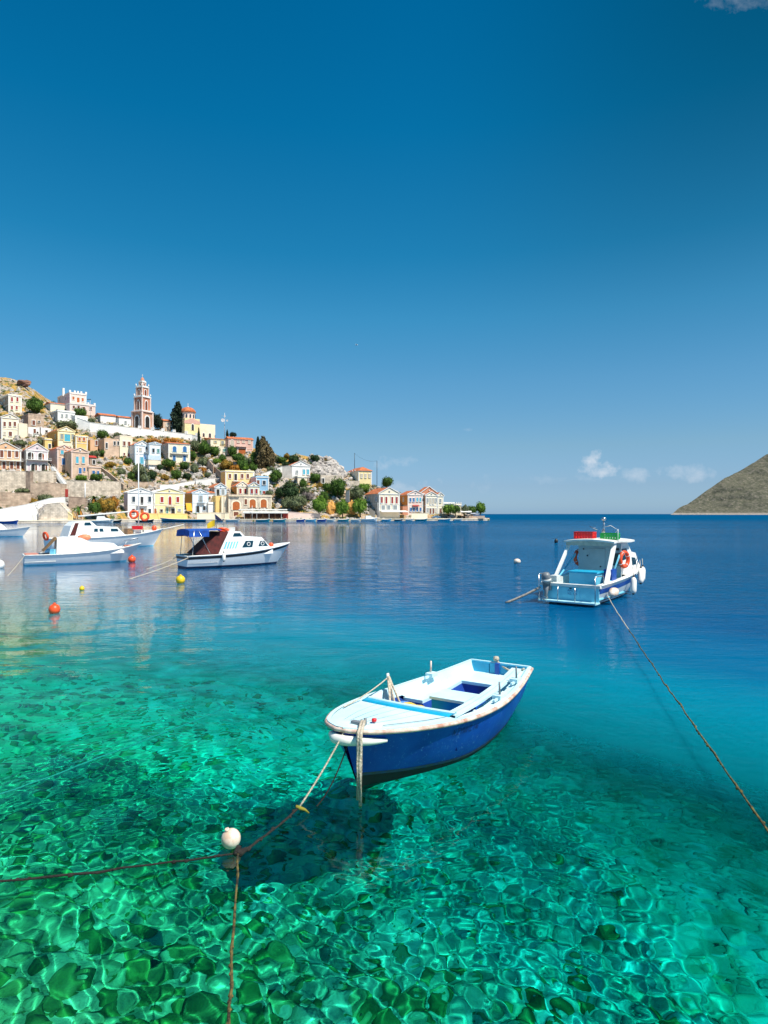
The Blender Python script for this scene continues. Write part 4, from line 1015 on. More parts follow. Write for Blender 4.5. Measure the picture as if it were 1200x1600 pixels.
# ------------------------------------------------------------------ the town hill
YSH = smooth_tab([(-420, 175), (-60, 198), (0, 206), (150, 226), (300, 256), (450, 264), (600, 278), (700, 290), (765, 300), (830, 306)])
SKYL = smooth_tab([(-420, 560), (-100, 575), (0, 588), (30, 597), (48, 622), (75, 627), (110, 640), (160, 655), (230, 666), (300, 680), (350, 690), (400, 700), (425, 706), (445, 713),
                   (465, 708), (490, 712), (515, 718), (535, 731), (560, 750), (600, 762), (640, 775), (690, 790), (730, 800), (765, 809), (800, 812)])
YAW = smooth_tab([(-100, 44), (0, 44), (200, 42), (300, 36), (400, 28), (500, 24), (600, 22), (760, 24)])
QZ = 1.0                                  # height of the quay
def ground_Y(px, py): return YSH(px)+6.5+.62*max(0.0, 806-py)
def G(px, py, dy=0.0): return P(px, py, ground_Y(px, py)+dy)

def terrain_mat():
    m, nt, b = nodes_of('rocky_hillside'); n, l = nt.nodes, nt.links
    tc = n.new('ShaderNodeTexCoord')
    def nz(scale, det=6, dist=0.0, rough=.6):
        a = n.new('ShaderNodeTexNoise'); a.inputs['Scale'].default_value = scale; a.inputs['Detail'].default_value = det; a.inputs['Distortion'].default_value = dist
        a.inputs['Roughness'].default_value = rough; l.new(tc.outputs['Object'], a.inputs['Vector']); return a
    def rm(a, lo, hi): 
        r = n.new('ShaderNodeMapRange'); l.new(a.outputs[0], r.inputs[0]); r.inputs[1].default_value = lo; r.inputs[2].default_value = hi; return r
    def mix(f, a, b_):
        x = n.new('ShaderNodeMixRGB'); l.new(f.outputs[0], x.inputs[0])
        for i, v in ((1, a), (2, b_)):
            if isinstance(v, tuple): x.inputs[i].default_value = (*v, 1)
            else: l.new(v.outputs[0], x.inputs[i])
        return x
    rock = mix(rm(nz(1.3, 8), .35, .65), (.54, .47, .41), (.20, .17, .15))
    earth = mix(rm(nz(.5, 5), .4, .6), (.44, .30, .19), (.30, .20, .11))
    dry = mix(rm(nz(.9, 5), .4, .62), (.52, .28, .07), (.24, .20, .06))
    a = mix(rm(nz(.13, 5, .6), .48, .58), rock, earth)
    a = mix(rm(nz(.17, 6, .3), .50, .57), a, dry)
    a = mix(rm(nz(.42, 6), .54, .60), a, (.07, .10, .03))
    l.new(a.outputs[0], b.inputs['Base Color']); b.inputs['Roughness'].default_value = .95; b.inputs['Specular IOR Level'].default_value = .1
    bp = n.new('ShaderNodeBump'); bp.inputs['Strength'].default_value = .9; bp.inputs['Distance'].default_value = .6; c = nz(1.1, 8); l.new(c.outputs[0], bp.inputs['Height']); l.new(bp.outputs[0], b.inputs['Normal'])
    return m
HILLM = terrain_mat()

def build_terrain():
    rows = []; pxs = [-420+3.0*i for i in range(int((766+420)/3)+1)]
    T = 74
    for j in range(T+14):
        r = []
        for px in pxs:
            sky = SKYL(px); sh = 806
            if j <= T:
                q = j/T; py = sh+(sky-sh)*q
                if py >= 806: py = 806
                p = P(px, py, ground_Y(px, py))
                if j < 3: p = P(px, 803, YSH(px)+(.25, 4.5, 6.5)[j]); p.z = (QZ-.25, QZ-.2, QZ-.2)[j]
            else:
                k = j-T; p = P(px, sky, ground_Y(px, sky)); e = k*5.0+k*k*1.2
                p = p+Vector((p.x*.0, e, 0)); p.z = p.z-(k*k*.32)*(1 if sky < 800 else .2)
                p.z = max(p.z, -3 if k > 10 else .3)
            if 3 <= j:
                am = min(1, (j-2)/6)
                nn = mnoise.noise(p*.10)*1.5+abs(mnoise.noise(p*.27))*1.3+mnoise.noise(p*.8)*.45
                p = p+Vector((.3, -.5, .6))*nn*am*.8; p.z -= .55*am
                if px > 750: p.z = min(p.z, QZ+.3)
            r.append(p)
        rows.append(r)
    # seaward face below the quay and an end cap behind
    low = [Vector((p.x, p.y, -6)) for p in rows[0]]; back = [Vector((p.x, p.y+20, -8)) for p in rows[-1]]
    mb = MB(); mb.grid([low]+rows+[back]); o = mb.build('hillside', HILLM, fix=False); tag(o, 'rocky dry hillside rising behind the harbour town', None, None, 'structure')
    return o
build_terrain()

def stone_mat(name, a, b_, scale=1.0, mortar=(.45, .38, .3)):
    m, nt, b = nodes_of(name); n, l = nt.nodes, nt.links
    tc = n.new('ShaderNodeTexCoord'); mp = n.new('ShaderNodeMapping'); mp.inputs['Rotation'].default_value = (PI/2, 0, 0); l.new(tc.outputs['Object'], mp.inputs[0])
    br = n.new('ShaderNodeTexBrick'); l.new(mp.outputs[0], br.inputs['Vector']); br.inputs['Scale'].default_value = scale
    br.inputs['Color1'].default_value = (*a, 1); br.inputs['Color2'].default_value = (*b_, 1); br.inputs['Mortar'].default_value = (*mortar, 1)
    br.inputs['Mortar Size'].default_value = .03; br.inputs['Brick Width'].default_value = .9; br.inputs['Row Height'].default_value = .45
    nz = n.new('ShaderNodeTexNoise'); nz.inputs['Scale'].default_value = .6; nz.inputs['Detail'].default_value = 8; l.new(tc.outputs['Object'], nz.inputs['Vector'])
    r = n.new('ShaderNodeMapRange'); l.new(nz.outputs['Fac'], r.inputs[0]); r.inputs[1].default_value = .3; r.inputs[2].default_value = .7; r.inputs[3].default_value = .55; r.inputs[4].default_value = 1.15
    mx = n.new('ShaderNodeMixRGB'); mx.blend_type = 'MULTIPLY'; mx.inputs[0].default_value = 1; l.new(br.outputs['Color'], mx.inputs[1]); l.new(r.outputs[0], mx.inputs[2])
    l.new(mx.outputs[0], b.inputs['Base Color']); b.inputs['Roughness'].default_value = .95
    bp = n.new('ShaderNodeBump'); bp.inputs['Strength'].default_value = .6; bp.inputs['Distance'].default_value = .1; l.new(nz.outputs['Fac'], bp.inputs['Height']); l.new(bp.outputs[0], b.inputs['Normal'])
    return m
def plaster(name, c, var=.07): return mat('plaster_'+name, c, .9, var, .35, spec=.2, bump=.1, detail=7)
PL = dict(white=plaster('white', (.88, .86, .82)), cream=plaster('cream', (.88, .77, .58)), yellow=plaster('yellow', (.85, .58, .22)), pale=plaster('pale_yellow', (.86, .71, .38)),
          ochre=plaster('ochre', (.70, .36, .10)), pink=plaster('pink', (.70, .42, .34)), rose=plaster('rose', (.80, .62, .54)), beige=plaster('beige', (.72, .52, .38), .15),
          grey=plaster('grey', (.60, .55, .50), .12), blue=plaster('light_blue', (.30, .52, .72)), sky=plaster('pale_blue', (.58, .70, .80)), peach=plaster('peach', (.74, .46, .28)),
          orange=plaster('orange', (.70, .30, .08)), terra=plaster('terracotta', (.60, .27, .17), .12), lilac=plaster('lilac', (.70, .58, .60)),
          stone=stone_mat('rubble_stone', (.60, .45, .33), (.48, .34, .25)), pstone=stone_mat('pale_stone', (.74, .64, .52), (.64, .54, .43), .8), dstone=stone_mat('shaded_stone', (.46, .33, .25), (.36, .25, .19)),  # shaded_stone is the rubble stone with shade darkened into its colours
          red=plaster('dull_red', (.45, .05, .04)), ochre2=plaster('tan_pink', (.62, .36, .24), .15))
TRIM = plaster('trim_white', (.80, .79, .76)); TRIMG = plaster('trim_grey', (.55, .56, .58))
def tile_mat():
    m, nt, b = nodes_of('roof_tiles'); n, l = nt.nodes, nt.links
    tc = n.new('ShaderNodeTexCoord'); w = n.new('ShaderNodeTexWave'); w.inputs['Scale'].default_value = 2.2; w.inputs['Distortion'].default_value = .6; l.new(tc.outputs['Object'], w.inputs['Vector'])
    nz = n.new('ShaderNodeTexNoise'); nz.inputs['Scale'].default_value = .8; nz.inputs['Detail'].default_value = 7; l.new(tc.outputs['Object'], nz.inputs['Vector'])
    r = n.new('ShaderNodeValToRGB'); l.new(nz.outputs['Fac'], r.inputs[0]); r.color_ramp.elements[0].position = .35; r.color_ramp.elements[0].color = (.36, .10, .04, 1); r.color_ramp.elements[1].position = .65; r.color_ramp.elements[1].color = (.66, .20, .07, 1)
    l.new(r.outputs[0], b.inputs['Base Color']); b.inputs['Roughness'].default_value = .9
    bp = n.new('ShaderNodeBump'); bp.inputs['Strength'].default_value = .5; bp.inputs['Distance'].default_value = .1; l.new(w.outputs['Fac'], bp.inputs['Height']); l.new(bp.outputs[0], b.inputs['Normal'])
    return m
TILES = tile_mat()
PANE = dict(dark=mat('opening_dark', (.03, .025, .02), .5), red=mat('shutter_red', (.36, .03, .02), .6), brown=mat('shutter_brown', (.20, .06, .03), .6), blue=mat('shutter_blue', (.03, .16, .40), .6),
            turq=mat('shutter_turquoise', (.08, .45, .60), .6), grey=mat('shutter_grey', (.30, .33, .33), .6), orange=mat('shutter_orange', (.48, .12, .02), .6), green=mat('shutter_green', (.10, .28, .24), .6),
            cream=mat('shutter_cream', (.6, .52, .4), .6), glass=mat('window_glass', (.04, .06, .08), .1))

UNIT = {}
def unit(kind):
    """Unit meshes in the facade frame: x along the wall, y outwards (towards -y = outside), z up, size 1 x 1."""
    if kind in UNIT: return UNIT[kind]
    mb = MB()
    if kind == 'frame':
        t = .13
        for c, s in (((-.5+t/2, 0, 0), (t, 1, 1)), ((.5-t/2, 0, 0), (t, 1, 1)), ((0, 0, .5-t/2*.7), (1-2*t, 1, t*.7)), ((0, 0, -.5+t*.3), (1-2*t, 1, t*.6))): mb.box(c, s)
    elif kind == 'arch_frame':
        pts = [(-.5, -.5), (-.5, .18)]+[(-.5*math.cos(a), .18+.32*math.sin(a)) for a in [PI*i/8 for i in range(1, 8)]]+[(.5, .18), (.5, -.5)]
        ins = [(-.37, -.5), (-.37, .16)]+[(-.37*math.cos(a), .16+.24*math.sin(a)) for a in [PI*i/8 for i in range(1, 8)]]+[(.37, .16), (.37, -.5)]
        for i in range(len(pts)-1):
            q = [pts[i], pts[i+1], ins[i+1], ins[i]]; mb.prism([(x, -.5, z) for x, z in q], (0, 1, 0))
    elif kind == 'pane': mb.box((0, 0, 0), (1, 1, 1))
    elif kind == 'arch_pane':
        pts = [(-.5, -.5), (-.5, .18)]+[(-.5*math.cos(a), .18+.32*math.sin(a)) for a in [PI*i/8 for i in range(1, 8)]]+[(.5, .18), (.5, -.5)]
        mb.prism([(x, -.5, z) for x, z in pts], (0, 1, 0))
    UNIT[kind] = (mb.v, mb.f); return UNIT[kind]
UMESH = {}
def umesh(kind, m, name):
    key = (kind, m.name, name)
    if key not in UMESH:
        mb = MB(); v, f = unit(kind); mb.add(v, f); UMESH[key] = mb.mesh(name, m)
    return UMESH[key]

class House:
    """A building surveyed from the photo: front from px x0 to x1, left wall reaching px xs, base py yb, eaves py ye."""
    def __init__(self, label, x0, x1, yb, ye, wall='white', side=None, xs=None, roof='flat', apex=None, depth=None, trim=TRIM, yaw=None, cat='house', name='house', dY=0.0, tiles=None, bury=2.2, Y=None,
                 cornice=True, band=None, group=None, plinth=False):
        xm = (x0+x1)/2
        a = math.radians(YAW(xm) if yaw is None else yaw); self.d = Vector((math.cos(a), math.sin(a), 0)); self.n = Vector((math.sin(a), -math.cos(a), 0))
        Y0 = (ground_Y(x0, yb) if Y is None else Y)+dY; A = P(x0, yb, Y0); self.A = A
        self.W = self.solve(x1, self.d); 
        self.D = depth if depth else 8.0
        if xs is not None:
            q = self.solve(xs, -self.n)
            self.D = q if (q and 0 < q < 40) else self.D
        self.z0 = A.z; self.H = self.zof(x0, ye)-A.z
        R = thing(name, label, cat, A, a, group); self.R = R
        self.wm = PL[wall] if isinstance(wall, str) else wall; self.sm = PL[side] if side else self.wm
        W, D, H = self.W, self.D, self.H
        self.trim = trim; o = self
        # local frame: x along front, y backwards, z up
        MB().box((W/2, D/2, (H-bury)/2), (W, D, H+bury)).build('wall', self.wm, R)
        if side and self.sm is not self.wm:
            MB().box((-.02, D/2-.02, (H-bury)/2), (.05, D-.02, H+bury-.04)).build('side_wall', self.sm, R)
        ap = (self.zof((x0+x1)/2, apex)-A.z) if apex else H+min(W, D)*.22
        tl = TILES if tiles is None else (PL[tiles] if isinstance(tiles, str) else tiles)
        if cornice:
            MB().box((W/2, D/2, H-.05), (W+.5, D+.5, .30)).build('cornice', trim, R)
            if H > 6 and band is not False:
                zb = self.local(x0, band)[1] if band else H*.48
                MB().box((W/2, D/2, zb), (W+.22, D+.22, .22)).build('storey_band', trim, R)
            if H > 5:
                for x in (.22, W-.22): MB().box((x, -.02, H/2-.3), (.44, .14, H-.2)).build('pilaster', trim, R)
        if plinth: MB().box((W/2, D/2, .35-bury/2), (W+.3, D+.3, .7+bury)).build('plinth', PL[plinth], R)
        if roof == 'gable':      # pediment towards the viewer, ridge running back
            e = .35; zc = H+.11
            MB().prism([(-e*.4, -.06, zc), (W+e*.4, -.06, zc), (W/2, -.06, ap-.16)], (0, D+.1, 0)).build('gable', self.wm, R)
            mb = MB()
            for sx in (0, 1):
                x0_, x1_ = (-e, W/2) if sx == 0 else (W/2, W+e); z0_, z1_ = (zc-.12, ap) if sx == 0 else (ap, zc-.12)
                mb.prism([(x0_, -.1, z0_), (x1_, -.1, z1_), (x1_, -.1, z1_+.16), (x0_, -.1, z0_+.16)], (0, D+.4, 0))
            rf = mb.build('roof', tl, R)
            # raking cornice in front
            mb = MB()
            for sx in (0, 1):
                x0_, x1_ = (-e-.05, W/2) if sx == 0 else (W/2, W+e+.05); z0_, z1_ = (zc-.10, ap+.02) if sx == 0 else (ap+.02, zc-.10)
                mb.prism([(x0_, -.34, z0_), (x1_, -.34, z1_), (x1_, -.34, z1_+.30), (x0_, -.34, z0_+.30)], (0, .36, 0))
            mb.build('pediment', trim, rf)
            MB().lathe([(.001, 0), (.38, 0), (.38, .12), (.001, .12)], (W/2, -.20, zc+(ap-zc)*.42), 12, axis=(0, -1, 0)).build('oculus', TRIMG if trim is TRIM else TRIM, rf)
        elif roof == 'side':     # ridge parallel to the front
            mb = MB(); e = .4
            mb.prism([(-e, -e, H+.1), (-e, D+e, H+.1), (-e, D/2, ap)], (W+2*e, 0, 0)); mb.build('roof', tl, R)
        elif roof == 'hip':
            e = .45; r = min(W, D)*.42; mb = MB()
            vs = [(-e, -e, H+.1), (W+e, -e, H+.1), (W+e, D+e, H+.1), (-e, D+e, H+.1)]
            if W >= D: rg = [(r, D/2, ap), (W-r, D/2, ap)]; fs = [(0, 1, 5, 4), (1, 2, 5), (2, 3, 4, 5), (3, 0, 4), (3, 2, 1, 0)]
            else: rg = [(W/2, r, ap), (W/2, D-r, ap)]; fs = [(0, 1, 4), (1, 2, 5, 4), (2, 3, 5), (3, 0, 4, 5), (3, 2, 1, 0)]
            mb.add(vs+rg, fs); mb.build('roof', tl, R)
        elif roof == 'flat':
            mb = MB(); h = .5
            for c, s in (((W/2, .12, H+h/2+.1), (W, .24, h)), ((W/2, D-.12, H+h/2+.1), (W, .24, h)), ((.12, D/2, H+h/2+.1), (.24, D-.48, h)), ((W-.12, D/2, H+h/2+.1), (.24, D-.48, h))): mb.box(c, s)
            mb.build('parapet', self.wm, R)
    def solve(self, px, dirv):
        """distance t along dirv from A at which the point projects to column px"""
        k = (px-600)/F; den = dirv.x-k*dirv.y
        return (k*self.A.y-self.A.x)/den if abs(den) > 1e-6 else None
    def zof(self, px, py, wd=0.0): return CAM_H-(py-803)/F*self.A.y
    def local(self, px, py):
        t = self.solve(px, self.d); p = self.A+self.d*t; return t, CAM_H-(py-803)/F*p.y-self.A.z
    def side_local(self, px, py):
        t = self.solve(px, -self.n); p = self.A-self.n*t; return t, CAM_H-(py-803)/F*p.y-self.A.z
    def win(self, px, py, w, h, col='dark', arch=False, side=False, frame=None, leaf=None):
        u, z = (self.side_local if side else self.local)(px, py); sc = (self.A.y+5)/F*1.12
        w, h = w*sc, h*sc
        M = (Matrix.Translation((0, u, z)) @ Matrix.Rotation(-PI/2, 4, 'Z')) if side else Matrix.Translation((u, 0, z))
        fr = bpy.data.objects.new('window', umesh('arch_frame' if arch else 'frame', frame or self.trim, 'window')); COL.objects.link(fr); fr.parent = self.R
        fr.matrix_local = M @ Matrix.Translation((0, -.10, 0)) @ Matrix.Diagonal((w+.28, .34, h+.28, 1))
        pn = bpy.data.objects.new('pane', umesh('arch_pane' if arch else 'pane', PANE[col], 'pane')); COL.objects.link(pn); pn.parent = fr
        pn.matrix_local = Matrix.Diagonal(((w*.95+.1)/(w+.28), .55, (h*.95+.14)/(h+.28), 1))
        if leaf:            # an open shutter leaf beside the opening
            for s in ((1,) if leaf[1] else (-1, 1)):
                lf = bpy.data.objects.new('shutter', umesh('pane', PANE[leaf[0]], 'shutter')); COL.objects.link(lf); lf.parent = fr
                lf.matrix_local = Matrix.Translation((s*(.5+.2), -.1, 0)) @ Matrix.Diagonal((.36, .3, .95, 1))
        return self
    def wins(self, xs, y, w, h, col='dark', **k):
        for x in xs: self.win(x, y, w, h, col, **k)
        return self
    def balcony(self, x0, x1, y, m=None, depth=1.1, slab_m=None):
        u0, z = self.local(x0, y); u1, _ = self.local(x1, y); w = u1-u0
        b = MB().box((u0+w/2, -depth/2, z), (w, depth, .16)).build('balcony', slab_m or self.trim, self.R)
        mb = MB(); mb.box((u0+w/2, -depth+.04, z+.95), (w, .05, .06))
        for i in range(int(w/.35)+1): mb.box((u0+.03+i*(w-.06)/max(1, int(w/.35)), -depth+.04, z+.5), (.04, .04, .86))
        for s in (u0+.03, u1-.03): mb.box((s, -depth/2, z+.95), (.05, depth-.1, .06))
        mb.build('railing', m or PANE['dark'], b); return self
    def block(self, x0, x1, yt, yb, m, name='annex', out=.0, depth=3.0):
        u0, z1 = self.local(x0, yt); u1, _ = self.local(x1, yb); _, z0 = self.local(x0, yb)
        MB().box(((u0+u1)/2, depth/2-out, (z0+z1)/2), (u1-u0, depth, z1-z0)).build(name, PL[m] if isinstance(m, str) else m, self.R); return self
    def awning(self, x0, x1, y, m, out=2.2, drop=.6):
        u0, z = self.local(x0, y); u1, _ = self.local(x1, y)
        MB().prism([(u0, 0, z), (u0, -out, z-drop), (u0, -out, z-drop-.25), (u0, -.0, z-.12)], (u1-u0, 0, 0)).build('awning', m, self.R); return self

WH = WHITE
AWW = mat('awning_white', (.78, .76, .70), .8, .06, 1)
AWY = mat('awning_yellow', (.75, .38, .02), .8, .1, 1)
def houses():
    h = House('cream house with red shutters at the top left beside the round tree', 13, 34, 646, 617, 'cream', 'stone', 0, 'flat', trim=PL['white']); h.wins((18.5, 27), 624, 2.6, 6.5, 'red').wins((18.5, 26), 637, 2.4, 5.5, 'red')
    h.win(7, 627, 2, 4, 'dark', side=True).win(2, 631, 2, 4, 'brown', side=True)
    h = House('cream house with grey pediment and three brown windows at the left edge', 2, 29, 685, 652, 'cream', 'rose', -8, 'gable', 645.5); h.wins((7, 15.5, 23), 662.5, 3.2, 6.6, 'brown').win(7, 677, 3, 4.5, 'cream').win(16, 678, 4.5, 6.5, 'brown')
    h = House('low cream annex wall right of the pediment house at the left edge', 29, 43, 684, 663, 'cream', None, None, 'flat', depth=4, cornice=False)
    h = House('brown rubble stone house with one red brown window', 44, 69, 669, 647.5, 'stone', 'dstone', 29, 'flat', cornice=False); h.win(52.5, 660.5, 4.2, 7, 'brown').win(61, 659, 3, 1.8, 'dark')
    h = House('small white house front below the brown stone house', 44, 62, 681, 669, 'white', None, None, 'flat', depth=3, cornice=False); h.win(54, 673.5, 3, 6.5, 'brown').win(58.5, 676, 2, 2.5, 'dark')
    h = House('little white building right of the stone house with a small dark opening', 64, 80, 679, 670, 'white', None, None, 'flat', depth=3, cornice=False); h.win(72.5, 674, 3.2, 3.2, 'dark')
    h = House('cream house with an orange roof left of the battlemented mansion', 79, 107, 643, 630, 'cream', 'white', 70, 'side', 626)
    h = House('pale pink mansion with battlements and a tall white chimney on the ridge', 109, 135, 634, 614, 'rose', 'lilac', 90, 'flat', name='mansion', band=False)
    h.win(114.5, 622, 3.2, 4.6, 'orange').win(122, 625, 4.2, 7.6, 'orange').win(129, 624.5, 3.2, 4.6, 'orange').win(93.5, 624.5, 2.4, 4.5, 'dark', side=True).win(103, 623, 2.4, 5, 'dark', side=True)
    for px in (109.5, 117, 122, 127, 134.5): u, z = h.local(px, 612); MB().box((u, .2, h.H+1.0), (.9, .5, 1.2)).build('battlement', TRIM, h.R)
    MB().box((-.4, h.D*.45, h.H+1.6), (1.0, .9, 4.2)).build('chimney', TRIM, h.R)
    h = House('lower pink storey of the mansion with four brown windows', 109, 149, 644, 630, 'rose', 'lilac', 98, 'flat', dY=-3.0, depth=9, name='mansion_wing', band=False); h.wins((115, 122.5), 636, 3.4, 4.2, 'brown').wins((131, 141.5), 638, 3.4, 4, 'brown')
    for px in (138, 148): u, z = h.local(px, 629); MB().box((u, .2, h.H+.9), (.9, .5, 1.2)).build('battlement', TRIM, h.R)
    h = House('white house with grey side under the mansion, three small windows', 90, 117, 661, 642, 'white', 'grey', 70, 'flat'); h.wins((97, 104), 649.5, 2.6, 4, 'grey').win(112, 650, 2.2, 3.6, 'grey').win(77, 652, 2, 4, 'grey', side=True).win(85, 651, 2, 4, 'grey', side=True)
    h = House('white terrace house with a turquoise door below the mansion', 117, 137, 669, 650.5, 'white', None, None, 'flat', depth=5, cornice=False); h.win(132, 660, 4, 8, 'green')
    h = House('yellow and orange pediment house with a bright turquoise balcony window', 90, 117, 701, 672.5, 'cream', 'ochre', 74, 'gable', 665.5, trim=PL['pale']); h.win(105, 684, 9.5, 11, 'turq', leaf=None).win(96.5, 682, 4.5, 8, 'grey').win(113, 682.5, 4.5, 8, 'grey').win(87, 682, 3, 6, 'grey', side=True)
    h = House('yellow walled house right of the turquoise balcony window', 118, 137, 702, 681, 'yellow', None, None, 'flat', depth=6); h.wins((124, 131), 686, 3.5, 5, 'ochre' if False else 'orange')
    h = House('yellow block with a dark doorway left of the ochre side wall', 70, 81, 703, 686, 'yellow', None, None, 'flat', depth=5); h.win(80-2.5, 697, 3.4, 6, 'dark')
    h = House('small orange ruin with a dark red window on the slope', 141, 153, 704, 689, 'peach', 'ochre', 136, 'flat', depth=4, cornice=False); h.win(150.5, 692, 3.4, 7, 'brown')
    # second row on the left
    h = House('big orange gabled house with white balconies at the left edge', -16, 33, 736, 701.5, 'peach', 'peach', -40, 'gable', 689.5, name='mansion', band=718)
    h.wins((2.5, 14.5, 26), 709, 4.6, 11, 'brown').wins((6, 18, 28), 727, 4.6, 11, 'brown').balcony(-6, 35, 719, WHITE, 1.3).balcony(-8, 38, 734.5, PANE['orange'], 1.3)
    h = House('grey mansion with four arched orange doors and a pediment', 41, 75, 736.5, 703, 'lilac', 'grey', 33.5, 'gable', 692, name='mansion', band=718.5)
    for (x, y) in ((47.5, 712), (64, 713), (53, 730), (69, 730.5)): h.win(x, y, 9, 11, 'dark', arch=True).win(x+4, y+.4, 4, 9.5, 'orange')
    h.balcony(42, 79, 718, WHITE, 1.6)
    h = House('beige house with two pairs of blue windows, left half of the pair', 89.5, 111, 735, 701, 'beige', 'rose', 76, 'gable', 695, trim=PL['rose'], band=714); h.wins((97, 107), 706.5, 4.4, 5.5, 'turq').win(99, 721, 5, 10, 'blue').win(107.5, 719.5, 4, 6.5, 'blue')
    MB().box((2.2, -.9, -1.9), (7.0, 2.6, .3)).build('porch_roof', PANE['red'], h.R); MB().box((2.4, -.4, -4.2), (6.6, 1.6, 4.3)).build('porch', PL['dstone'], h.R); MB().box((3.6, -1.1, -3.8), (3.6, .5, 3.0)).build('porch_opening', PANE['dark'], h.R)
    h = House('beige house with tall turquoise shutters, right half of the pair', 111.5, 138.5, 746, 705.5, 'beige', None, None, 'gable', 699, trim=PL['rose'], depth=9, band=False); h.wins((120.5, 130), 718.5, 3.8, 10, 'turq').win(125, 735.5, 4.2, 8.5, 'blue').win(131.5, 733.5, 2.6, 5, 'blue')
    h = House('low beige extension with two blue windows', 138.5, 158, 746, 729.5, 'beige', None, None, 'flat', depth=6, trim=PL['rose']); h.win(146, 739, 4, 7, 'blue').win(153, 739.5, 3, 7, 'blue')
    h = House('tumbledown shed with a dull red roof beside the turquoise shutters', 140, 150, 727, 715, 'dstone', None, None, 'side', 711, depth=4, tiles='red', cornice=False); h.win(146.5, 722, 4, 6, 'dark')
    # middle
    h = House('pink roofless house left part with two dark windows', 163, 186, 714, 686.5, 'beige', 'peach', 152, 'flat', cornice=False); h.wins((179, 184.5), 692.5, 2.8, 5.5, 'dark').win(166.5, 696, 2.6, 8, 'dark')
    h = House('cream roofless house with two upper windows right of the mast', 187, 207, 714, 682, 'cream', None, None, 'flat', depth=7, cornice=False); h.win(194, 693, 3.6, 6.5, 'brown').win(201.5, 693.5, 3.8, 6.5, 'brown').win(194, 709.5, 2.2, 3.6, 'brown').win(201, 711, 2.5, 5, 'red')
    h = House('white house with a pale blue pediment and a balcony', 210.5, 233, 726, 695, 'white', None, None, 'gable', 688.5, trim=PL['sky'], depth=8, band=709); h.win(218, 702.5, 6.5, 4, 'cream').win(229.5, 702, 5, 8, 'glass').balcony(225, 234, 706.5, WHITE)
    h.win(226, 714.5, 3, 6, 'blue').win(221.5, 719.5, 5.5, 10, 'turq')
    h = House('white house with three grey windows and a sky blue lower storey', 233, 251, 731, 693.5, 'white', None, None, 'gable', 690.5, trim=PL['sky'], depth=8, band=711); h.win(239.5, 704, 3.4, 6, 'dark').win(247, 704.5, 3.4, 5.6, 'green').block(231, 251, 711.5, 718, 'sky', 'lower_storey', .4).block(231, 250, 719, 726, 'cream', 'terrace', .6)
    h = House('white house with orange roof, arched blue windows and a grey side wall', 263, 297, 722, 692.5, 'cream', 'grey', 251, 'side', 688.5, band=707)
    h.wins((272.5, 288.5), 701.5, 6.4, 8.6, 'blue', arch=True).wins((272, 288), 716, 4.6, 8.6, 'blue').win(257, 700, 2, 5, 'green', side=True).win(257, 715.5, 4.6, 7, 'blue', side=True).balcony(266, 294, 708.5, PANE['green'])
    # quay row
    h = House('white quay house with six dark windows beside the pale mast', 199.5, 239.5, 804, 769.5, 'white', 'lilac', 193.5, 'gable', 762.5, band=789, tiles='white'); h.wins((208.5, 233.5), 780, 4.6, 8, 'glass').win(221.5, 782.5, 4.2, 12.5, 'dark').wins((208.3, 233.5), 798.5, 4.2, 7, 'glass').win(221.5, 799, 5.4, 9, 'orange').balcony(213, 230, 790, WHITE, 1.2)
    h = House('yellow quay house with red brown windows and an arched balcony door', 240.5, 288, 804, 769.5, 'pale', None, None, 'gable', 762.5, band=789, depth=10, tiles='white'); h.wins((252.8, 277.5), 780.5, 4.6, 8, 'red').win(265.3, 781.5, 4.6, 12.5, 'red', arch=True).balcony(259, 273, 791, WOOD, 1.3).win(252, 797.8, 4, 3.6, 'dark').wins((261, ), 798, 3, 8, 'green').win(270, 798.5, 6, 8, 'dark').win(280, 796.8, 4.2, 3.2, 'grey').win(242.5, 799, 3, 8.5, 'orange')
    h = House('white quay house with blue pediment and one balcony door', 300.5, 325.5, 801, 770.5, 'white', 'ochre', 289, 'gable', 764.8, trim=PL['sky'], band=785.5); h.win(313.5, 780, 5.4, 11, 'grey').balcony(308, 320, 785.3, PANE['dark'], 1.1).win(308.8, 795.5, 5, 9.5, 'dark').win(318.8, 794, 4.4, 6, 'dark').awning(290, 299, 786, AWY, 1.5, 3)
    h = House('low white annex with a dark window and red cloth, right of the blue pediment', 325.5, 346, 801, 786.5, 'white', None, None, 'flat', depth=6, cornice=True); h.win(337, 794, 4, 5.6, 'dark').win(338.5, 798.5, 4, 2.4, 'red')
    h = House('narrow white upper house with a single dark window behind the annex', 325.5, 335, 786, 770.5, 'white', None, None, 'side', 767, depth=6, dY=4); h.win(327.5, 778.5, 2.2, 5.5, 'brown')
    h = House('grey blue little house with a red roof above the ochre wall', 335.5, 354, 776, 761.5, 'sky', 'grey', 325, 'gable', 755); h.win(340.4, 769.5, 4.6, 10, 'dark').win(348.3, 769, 4.2, 8.6, 'grey').balcony(336, 354, 775, PANE['grey'], 1.1)
    h = House('ochre yellow quay block with timber frame below the little grey blue house', 337, 354, 800, 777, 'yellow', None, None, 'flat', depth=5, dY=-1.5, cornice=False); h.win(350, 788, 2.4, 18, 'brown')
    h = House('pale yellow flat roofed house with four brown windows', 352, 397, 766, 736, 'pale', 'yellow', 345, 'flat', band=False); h.wins((359, 378.2, 387), 743.8, 3.8, 6.2, 'brown').win(368, 745.5, 4.2, 10, 'dark').balcony(362.5, 374, 752, PANE['brown'], 1.3)
    h = House('white double pediment house, left half, with an orange side wall', 370, 388, 776, 759.5, 'cream', 'orange', 356.5, 'gable', 752.5, trim=PL['white']); h.wins((375.4, 383.2), 767.3, 3.6, 7.5, 'red')
